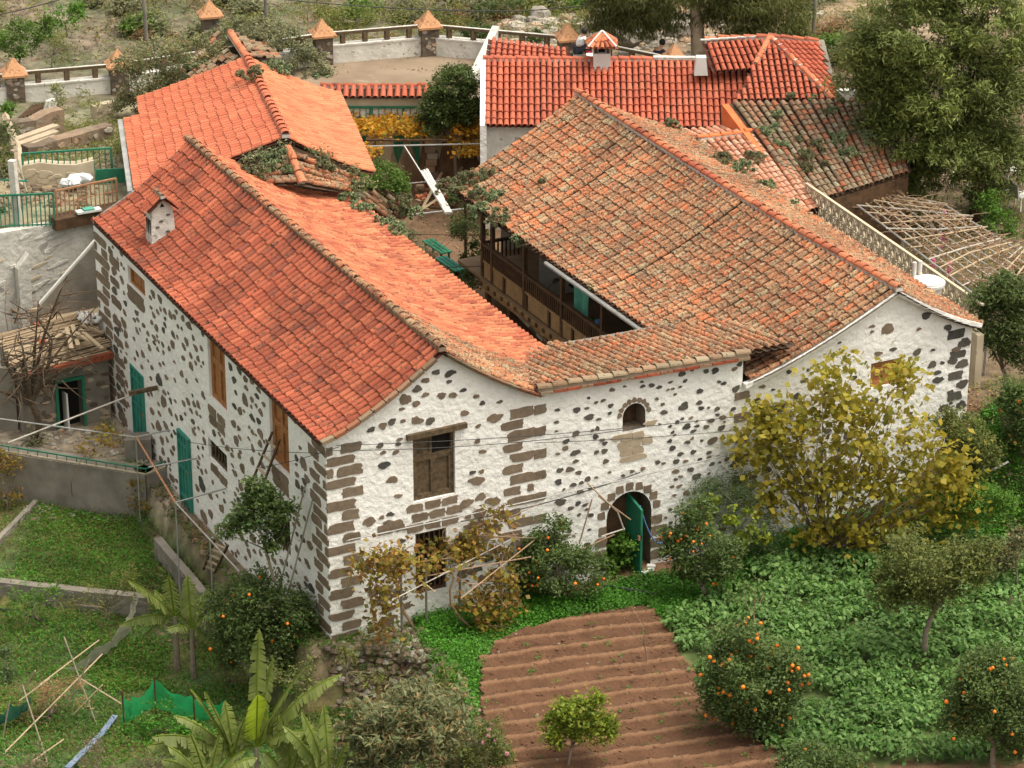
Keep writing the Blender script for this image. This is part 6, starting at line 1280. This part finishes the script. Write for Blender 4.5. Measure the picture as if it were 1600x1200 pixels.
ti('tree','tall tree with pale peeling trunk and hanging foliage behind the roofs','tree',(1092,112),2.5,[(1010,5,66,34),(960,12,36,30),(1150,25,60,38),(1220,30,42,34),(1080,-35,110,40),(1190,-10,80,36),(1050,30,34,20),(1240,60,20,18),(930,-15,40,26),(960,35,40,20),(1180,45,44,22),(1000,25,50,26),(1130,0,60,40)],48000,.20,'lf_euc',asp=.16,clump=.34,trunk=.26,bark='bark_p',droop=1.4,limbs=14,fork=onV(1085,-20,onZ(1092,112,2.5)))
ti('shrub','clipped round dark bush behind the patio wall','shrub',(748,72),2.6,[(748,50,24,14),(735,52,14,10)],3000,.07,'lf_dark',clump=.12,trunk=.03)
ti('shrub','green shrub standing at the patio wall left of the brown capped pillar','shrub',(838,75),2.6,[(838,58,14,10)],1200,.07,'lf_dark',clump=.1,trunk=.02)
SH_=[((640,420),[(628,372,20,14),(650,395,18,14),(610,350,22,12)],'lf_grey','low grey green bushes along the orange eave in the courtyard'),((705,480),[(700,445,26,18),(725,470,26,20),(742,440,18,22)],'lf_dark','dark leafy growth below the near end of the green benches'),((420,262),[(412,252,34,16),(440,238,18,12),(385,264,24,10),(450,262,14,14)],'lf_grey','mat of grey plants filling the gable of the rear left house'),((520,268),[(500,252,26,10),(530,268,24,10),(480,240,16,8),(560,285,22,10)],'lf_loquat','brown headed plants along the lower verge of the new orange roof'),((30,95),[(28,60,48,28),(60,45,30,20)],'lf_ball','broad bright green shrub at the left of the hillside'),((105,50),[(100,25,36,20)],'lf_bright','light green shrub on the hillside near the top left'),((80,100),[(85,75,34,24)],'lf_weed','dull green shrub beside the broad bright one'),((330,110),[(330,90,80,36),(290,110,60,30),(250,90,44,30),(360,60,50,24)],'lf_grey','grey green thicket around the ruined roof'),((215,110),[(230,100,34,28),(200,150,30,22)],'lf_grey','grey thicket behind the broken yellow pillar'),((230,160),[(235,130,56,32),(270,140,50,24),(200,170,34,24),(300,80,50,24),(215,90,40,24)],'lf_loquat','brownish thicket left of the new orange roof'),((450,110),[(440,75,56,32),(480,105,44,30),(420,55,50,26),(505,125,24,24),(380,50,40,20)],'lf_grey','large grey green succulent thicket behind the new orange roof'),((560,40),[(550,25,60,22),(600,30,40,18)],'lf_weed','yellow green scrub beyond the patio wall'),((480,25),[(480,15,50,18)],'lf_weed','scrub above the patio at the top edge'),((700,10),[(690,5,50,14)],'lf_weed','low scrub at the top edge beyond the tall pillar cap'),((800,15),[(780,5,46,14)],'lf_dark','dark shrub at the top edge left of the boulders'),((960,50),[(900,30,34,18),(870,55,30,14)],'lf_weed','scrub between the boulders and the crouching person'),((970,40),[(975,28,26,18)],'lf_bright','bright leafy shrub among the boulders'),((95,175),[(85,145,22,18),(110,165,40,24),(95,185,30,16)],'lf_weed','feathery yellow green shrub growing from the ruins'),((90,230),[(85,215,34,16),(120,205,30,16),(60,240,36,14)],'lf_weed','weedy shrub spread over the stepped ruins'),((15,180),[(18,172,14,10)],'lf_bright','small green tuft in the far left ruins'),((130,340),[(130,332,18,8),(105,338,18,6)],'lf_grey','low grey green plants on the planter edge'),((170,265),[(150,265,24,18),(185,225,16,22)],'lf_weed','overgrown weeds beside the gutter of the orange roof'),((-5,330),[(-5,330,18,40),(5,230,18,50)],'lf_dark','dark foliage at the far left edge beyond the railing'),((10,560),[(12,500,26,60),(15,540,26,34),(12,420,26,60),(30,480,20,30)],'lf_dark','dark green foliage behind the dead tree'),((1580,380),[(1560,350,30,24),(1590,380,30,30),(1545,320,26,18)],'lf_bright','light green shrub under the big tree at the right edge'),((1600,430),[(1590,425,24,20),(1600,480,18,24)],'lf_dark','dark shrub at the right edge beside the cane pergola'),((1560,400),[(1530,405,16,14)],'lf_pine','fern like shrub at the end of the block wall'),((1515,500),[(1530,478,24,16),(1548,450,20,14)],'lf_weed','light green sprig beside the right roof corner'),((10,800),[(10,760,30,48),(5,720,22,26)],'lf_vine','yellow brown shrub at the left edge by the terrace wall'),((165,960),[(165,925,48,28),(120,950,36,26),(195,905,30,20)],'lf_weed','loose brambly shrub over the garden wall'),((330,990),[(335,960,24,34)],'lf_citrus','thin shrub between the banana plants and the orange tree'),((540,1060),[(545,1030,20,14),(580,1060,22,12)],'lf_weed','low weeds on the bank under the white corner'),((480,1080),[(480,1060,34,16),(440,1050,30,14)],'lf_citrus','low leafy growth under the broad dark orange tree'),((360,1075),[(360,1050,34,20),(330,1030,24,20)],'lf_weed','scrubby weeds behind the tall banana plant'),((60,960),[(40,935,30,16),(70,930,20,12)],'lf_bright','bright green weeds below the pale topped garden wall'),((235,820),[(235,790,34,28),(215,770,22,20)],'lf_vine','sparse reddish bush at the terrace wall corner'),((80,1130),[(75,1110,44,34),(40,1140,34,26),(110,1080,28,22)],'lf_dry','dry brown tangle of stalks among the bamboo sticks'),((15,1060),[(12,1040,24,26)],'lf_blue','leafy vegetable patch at the left frame edge'),((250,1150),[(255,1130,40,22),(220,1140,30,18)],'lf_cover','low leafy bush under the green net'),((30,1230),[(28,1190,46,22)],'lf_rosemary','pale flowering sprigs in the lower left corner'),((160,1240),[(160,1190,34,26),(145,1170,12,12)],'lf_rosemary','pale budding sprigs at the bottom edge'),((245,1240),[(240,1195,36,26),(262,1165,12,14)],'lf_rosemary','cream tipped sprigs at the bottom edge near the banana'),((690,1090),[(690,1060,16,34),(700,1090,22,30)],'lf_weed','straggly shrub where the rubble bank meets the grass'),((210,700),[(215,690,8,8),(165,668,10,10)],'lf_weed','small weed beside the green door'),((60,700),[(52,690,16,14)],'lf_grey','spiky agave like plant on the terrace'),((1130,60),[(1240,45,26,22),(1250,20,22,24)],'lf_dark','dark foliage behind the hipped roof'),((60,640),[(5,640,18,20)],'lf_vine','rusty leaves at the left frame edge above the teal door')]
SZ={'far left foliage':3.5}
for base,bl_,m,lab in SH_:
    z=.5 if base in((640,420),(705,480)) else 4.4 if base in((420,262),(520,268)) else 2.7 if base[1]<130 else (3.5 if base[0]<300 and base[1]<300 else (4.2 if base[0]<200 and base[1]<400 else (1.5 if base[0]>1000 else (-.3 if base[0]<300 and base[1]<760 else (-1.6 if base[0]<400 and base[1]<1000 else (-2 if base[0]<400 else -.2))))))
    b=onZ(base[0],base[1],z); z=H(b[0],b[1])
    if base in((420,262),(520,268)): b=onY(base[0],base[1],15.95)-np.array([0,0,.3])-hv*.75
    k=ppm(b); ar=sum(r[2]*r[3] for r in bl_)/k/k; n=int(min(9000,max(500,ar*(3600 if m not in('lf_weed','lf_dry','lf_rosemary','lf_vine') else (3000 if m=='lf_rosemary' else 1800)))))
    ti('shrub',lab,'shrub',base,z,bl_,n,.10 if base[1]<300 else .085,m,clump=.2,trunk=.03,asp=.5 if m not in('lf_weed','lf_dry','lf_rosemary') else .28,shell=.4,limbs=10 if m in('lf_vine','lf_weed','lf_dry','lf_rosemary') else 5,base=b)
# prototype bushes copied over the slope
protos=[]
for i,(m,asp_,lab) in enumerate((('lf_weed',.3,'loose olive shrub on the slope beyond the boundary wall'),('lf_ball',.5,'rounded green shrub on the slope beyond the boundary wall'),('lf_grey',.4,'greyish shrub on the slope beyond the boundary wall'),('lf_dry',.25,'dry brown shrub on the slope beyond the boundary wall'))):
    t=thing('shrub',lab,'shrub',(0,0,0),'shrubs scattered on the slope'); crown('crown',t,[(np.array([0,0,.3]),(.55,.55,.35)),(np.array([.3,.1,.2]),(.35,.35,.25))],1500,.11,m,asp_,.25); mb=MB()
    for k in range(5): limb(mb,(0,0,-.1),(random.uniform(-.4,.4),random.uniform(-.4,.4),.4),.03,.008,'twig')
    mb.build('stems',t); protos.append(t)
first=[True]*4
for k in range(95):
    x=random.uniform(-40,940) if k%6 else random.uniform(1240,1400); y=random.uniform(-70,60 if x<450 else 20); p=onZ(x,y,2.6)
    if k%6==0: y=random.uniform(-60,130); p=onZ(x,y,2.6)
    elif p[1]<33: continue
    i=random.choice((0,0,0,1,2,2,3)); s=random.uniform(.6,1.5); o=protos[i]
    if not first[i]:
        c=o.copy(); S.collection.objects.link(c)
        for ch in o.children: d=ch.copy(); S.collection.objects.link(d); d.parent=c
        o=c
    first[i]=False; o.location=(p[0],p[1],H2(p[0],p[1])); o.scale=(s,s,s*random.uniform(.7,1)); o.rotation_euler=(0,0,random.uniform(0,6))
# scattered hillside tufts: individual low bushes, nobody could count them from here
pts=[]
for k in range(420):
    x=random.uniform(-60,1000) if random.random()<.8 else random.uniform(1230,1400); y=random.uniform(-80,90)
    p=onZ(x,y,2.6)
    if p[1]>31.5 or p[0]>22: pts.append((p[0],p[1],H2(p[0],p[1])+.08))
leafmass('hillside_scrub','low olive green scrub covering the slope behind the boundary wall','scrub',pts,26000,.13,'lf_weed',asp=.35,spread=.33,kind='stuff')
leafmass('hillside_scrub','grey brown dry scrub among the hillside stones','scrub',random.sample(pts,200),12000,.12,'lf_dry',asp=.25,spread=.38,kind='stuff')
# --- roof succulents ---
def succ(c,r,label,group='succulents growing on the roofs',m='lf_succ'):
    t=thing('succulent_clump',label,'succulent',c,group); r=r*1.25; n=int(330*max(1,(r/.2)**2)); 
    k=max(3,int(9*(r/.2)**1.5)); hd=np.array(c)+unit(rng.normal(size=(k,3))+[0,0,.6])*r*rng.uniform(.4,1,(k,1))*[1,1,.6]
    idx=rng.integers(0,k,n); d=unit(rng.normal(size=(n,3))+[0,0,.5]); P=hd[idx]+d*.055
    o=qmesh('rosettes',leafquads(P,.07,.5,.5,0,.1,dirs=d),4,[m],t); mb=MB()
    for q in hd[:8]: mb.tube([np.array(c)-[0,0,.1],q],[.015,.01],'twig',4)
    mb.build('stems',t); return t
SU=[((708,285),4.4,.42,'big grey green succulent clump on the far corner of the large old roof'),((735,272),4.5,.4,'succulent clump beside the far corner of the large old roof'),((762,268),4.75,.25,'small round succulent above the far roof corner clumps'),((750,298),4.45,.38,'succulent clump low on the far eave of the large old roof'),((770,302),4.5,.3,'succulent clump beside the far eave of the old roof'),((752,322),4.4,.34,'succulent clump overhanging the first balcony post'),((780,335),4.4,.36,'bright green tipped succulent clump at the balcony eave'),((813,372),4.4,.25,'lone green succulent on the balcony eave'),((925,452),4.45,.14,'tiny green tuft on the balcony eave near the curtain'),((845,284),4.9,.09,'tiny plant on the middle of the old roof slope'),((1050,192),5.1,.25,'succulent on the far slope beyond the old roof ridge'),((1130,245),4.5,.34,'succulent bush left on the bleached pink tiles'),((1158,258),4.45,.36,'large leafy bush on the bleached pink tiles'),((1180,240),4.6,.28,'yellow green bush tip on the bleached pink tiles'),((1198,285),4.2,.2,'small dark succulent low on the bleached pink tiles'),((1240,315),3.95,.16,'grey succulent at the lower end of the pink tiles'),((1212,197),4.9,.2,'succulent beside the orange parapet top'),((1195,200),4.8,.2,'succulent left of the orange parapet on red tiles'),((1213,175),5.0,.18,'succulent near the top left of the mossy roof'),((1218,220),4.7,.2,'succulent on the left part of the mossy roof'),((1246,215),4.7,.16,'small succulent in the middle left of the mossy roof'),((1257,238),4.5,.32,'large succulent clump in the middle of the mossy roof'),((1278,225),4.6,.26,'pale succulent right of the large clump on the mossy roof'),((1262,258),4.3,.22,'succulent low in the middle of the mossy roof'),((1312,210),4.6,.32,'wide dark succulent clump right on the mossy roof'),((1330,207),4.6,.2,'succulent right of the wide dark clump'),((1358,210),4.5,.3,'dark succulent clump under the big tree on the mossy roof'),((1325,235),4.35,.28,'succulent clump lower right on the mossy roof'),((1300,170),5.0,.18,'succulent near the top right of the mossy roof'),((1265,150),5.25,.18,'succulent at the ridge of the mossy roof in front of the hip'),((1235,147),5.25,.16,'tiny succulent at the left ridge of the mossy roof'),((1310,152),5.2,.15,'tiny succulent at the right ridge of the mossy roof'),((1290,172),5.0,.14,'faint green tuft high on the mossy roof'),((1287,255),4.2,.12,'small green dot low on the mossy roof'),((505,250),5.3,.25,'succulent on the ruined roof beside the orange verge'),((520,262),5.2,.22,'brown headed succulent by the orange verge'),((440,235),6.2,.26,'succulent at the peak of the ruined roof'),((420,250),5.9,.4,'wide grey succulent mass on the left of the ruined roof'),((400,262),5.6,.36,'grey succulent mass above the ridge of the left wing'),((455,262),5.9,.22,'pale succulent beside the broken rafters'),((545,305),4.4,.3,'succulent clump behind the orange courtyard slope'),((570,322),4.0,.32,'grey succulent clump along the orange eave'),((600,345),3.8,.3,'green succulent clump at the middle of the orange eave'),((622,355),3.4,.3,'last succulent clump beside the orange eave over the courtyard'),((625,310),3.2,.4,'grey leafless succulent bush right of the round green bush'),((640,325),2.6,.3,'drooping grey succulent bush above the courtyard earth'),((555,285),4.7,.22,'small succulent among fallen tiles'),((350,65),5.0,.3,'succulent on the broken rear roof'),((395,110),4.6,.4,'succulent clump just behind the new roof ridge'),((300,95),4.6,.4,'succulent heap left of the broken rear roof'),((430,100),4.2,.4,'succulent clump sloping down behind the new orange roof'),((470,75),4.0,.4,'grey succulent clump beside the patio pillar'),((500,118),3.6,.35,'succulent clump hanging over the patio edge')]
bpy.context.view_layer.update(); _dg=bpy.context.evaluated_depsgraph_get()
def seat(px,z):   # the point of the roof (or ground) that the plant grows on
    d=Vector(ray(*px)).normalized(); o=Vector(CAM)
    for _ in range(60):
        ok,loc,_n,_i,ob,_m=S.ray_cast(_dg,o,d)
        if not ok: break
        if ob.name.split('.')[0] in('roof','debris','wall','ground','parapet','cap','ridge_tiles','verge'): return np.array(loc)
        o=loc+d*.02
    return onZ(px[0],px[1],z)
for px,z,r,l in SU: succ(seat((px[0],px[1]+r*22),z),r,l,m='lf_grey' if random.random()<.45 else 'lf_succ')
# --- ground covers ---
def fill(poly,n,zf=None,avoid=None):
    xs=[p[0] for p in poly]; ys=[p[1] for p in poly]; out=[]
    while len(out)<n:
        x,y=random.uniform(min(xs),max(xs)),random.uniform(min(ys),max(ys))
        if inpoly((x,y),poly) and not(avoid and avoid(x,y)): out.append((x,y,H2(x,y)))
    return np.array(out)
mb=MB()
for k in range(2600):
    x,y=random.uniform(-1,12),random.uniform(-14,-1)
    if inpoly((x,y),PLOT): mb.rock((x,y,.10+furrow(x,y)*.7),random.choice([.015,.02,.03,.045]),'soil' if k%9 else 'rock')
mb.build('soil_clods',None,'clods and small stones on the ploughed plot','soil',kind='stuff')
tf=fill(PLOT,70); tf[:,2]=.14; idx=np.repeat(np.arange(len(tf)),9); P=tf[idx]+rng.normal(size=(len(idx),3))*[.05,.05,.02]+[0,0,.02]
qmesh('weeds',leafquads(P,.06,.5,.9,-.2,.1),4,['lf_cover'],None,'tiny weed tufts on the ploughed plot','weeds',kind='stuff')
# potato field: clumps of broad drooping leaves
ctr=fill(POT,3300,avoid=lambda x,y:math.sin(x*.9+y*1.7)*math.sin(y*.8-x*.6)>.86); ctr[:,2]+=.16+.12*np.sin(ctr[:,0]*2.1+ctr[:,1]*1.3)*np.sin(ctr[:,1]*2.7)+rng.uniform(-.07,.12,len(ctr))
N=13; idx=np.repeat(np.arange(len(ctr)),N); d=unit(rng.normal(size=(len(idx),3))*[1,1,.35]); P=ctr[idx]+d*rng.uniform(.04,.20,(len(idx),1))+[0,0,1]*rng.uniform(0,.22,(len(idx),1))*(1-np.abs(d[:,2:3]))
d2=d.copy(); d2[:,2]-=.45
kk=rng.random(len(P))<.86
qmesh('weeds',leafquads(P[~kk],.085,.4,1.0,.0,.12),4,['lf_cover'],None,'darker weeds growing between the potato plants','weeds',kind='stuff')
qmesh('potato_field',leafquads(P[kk],.13,.62,1.3,.25,.12,dirs=d2[kk]),4,['lf_potato'],None,'dense field of pale green broad leaved potato plants at right','crops',kind='stuff')
cv=fill(COV,17000); sc=.5+.5*np.sin(cv[:,0]*1.7+1)*np.sin(cv[:,1]*1.4); idx=np.repeat(np.arange(len(cv)),6); P=cv[idx]+rng.normal(size=(len(idx),3))*[.07,.07,.02]; P[:,2]+=.02+np.abs(rng.normal(size=len(P)))*(.05+.09*sc[idx])
qmesh('ground_cover',leafquads(P,.055,.75,1.6,0,.1),4,['lf_cover'],None,'bright green clover like ground cover around the ploughed plot','ground cover',kind='stuff')
def patch(px,n,z): return fill([tuple(onZ(x,y,z)[:2]) for x,y in px],n)
gr=np.concatenate([patch([(60,790),(230,795),(245,850),(290,935),(120,925),(20,905),(40,850)],3000,-1.5),patch([(120,1000),(260,1000),(250,1080),(150,1080)],1500,-2),patch([(-40,960),(120,960),(200,1000),(120,1060),(-40,1060)],1300,-2),patch([(150,1060),(300,1070),(520,1060),(520,1200),(100,1200)],2600,-1.9),patch([(540,1085),(660,1090),(700,1200),(520,1200)],1500,-1.5),patch([(-40,1060),(140,1110),(60,1240),(-60,1240)],1200,-2),patch([(-60,900),(320,940),(560,1080),(700,1240),(-80,1240)],5200,-2),patch([(-60,780),(260,790),(330,960),(-60,920)],1500,-1.5),patch([(540,1000),(640,1000),(700,1090),(520,1090)],700,-.6),patch([(250,790),(330,860),(380,960),(300,960)],500,-.6)])
idx=np.repeat(np.arange(len(gr)),6); P=gr[idx]+rng.normal(size=(len(idx),3))*[.09,.09,.02]; P[:,2]+=.02+np.abs(rng.normal(size=len(P)))*.07
k=rng.random(len(P))<.55
qmesh('weeds',leafquads(P[k],.07,.45,1.0,-.3,.1),4,['lf_cover'],None,'green weeds on the lower left plots','weeds',kind='stuff')
qmesh('weeds',leafquads(P[~k],.08,.25,.8,-.4,.1),4,['lf_weed'],None,'olive weeds and grass on the lower left plots','weeds',kind='stuff')
ot=np.concatenate([patch([(1380,600),(1620,600),(1620,860),(1480,860)],900,1.2),patch([(0,180),(200,150),(200,290),(0,290)],1500,3.6),patch([(1290,300),(1600,330),(1600,480),(1330,480)],1500,1.5),patch([(1500,60),(1640,60),(1640,340),(1480,340)],900,1.8)])
idx=np.repeat(np.arange(len(ot)),6); P=ot[idx]+rng.normal(size=(len(idx),3))*[.12,.12,.02]; P[:,2]+=.02+np.abs(rng.normal(size=len(P)))*.08
qmesh('rough_grass',leafquads(P,.09,.3,.8,-.3,.1),4,['lf_weed'],None,'rough grass and weeds among ruins and behind the house','grass',kind='stuff')
fl=np.concatenate([patch([(1420,640),(1600,640),(1600,760),(1480,740)],700,1.8),patch([(1450,800),(1620,790),(1620,850),(1500,860)],300,.8),patch([(1180,820),(1500,830),(1450,880),(1200,880)],220,0),patch([(600,300),(720,300),(720,430),(640,430)],320,.5),patch([(230,760),(320,800),(330,900),(240,860)],500,-.6),patch([(520,140),(750,140),(760,95),(520,95)],260,2.7)])
fl[:,2]+=.07
qmesh('fallen_leaves',leafquads(fl,.09,.7,3.,0,.1),4,['lf_dry'],None,'fallen dry leaves scattered on earth and patio','leaves',kind='stuff')
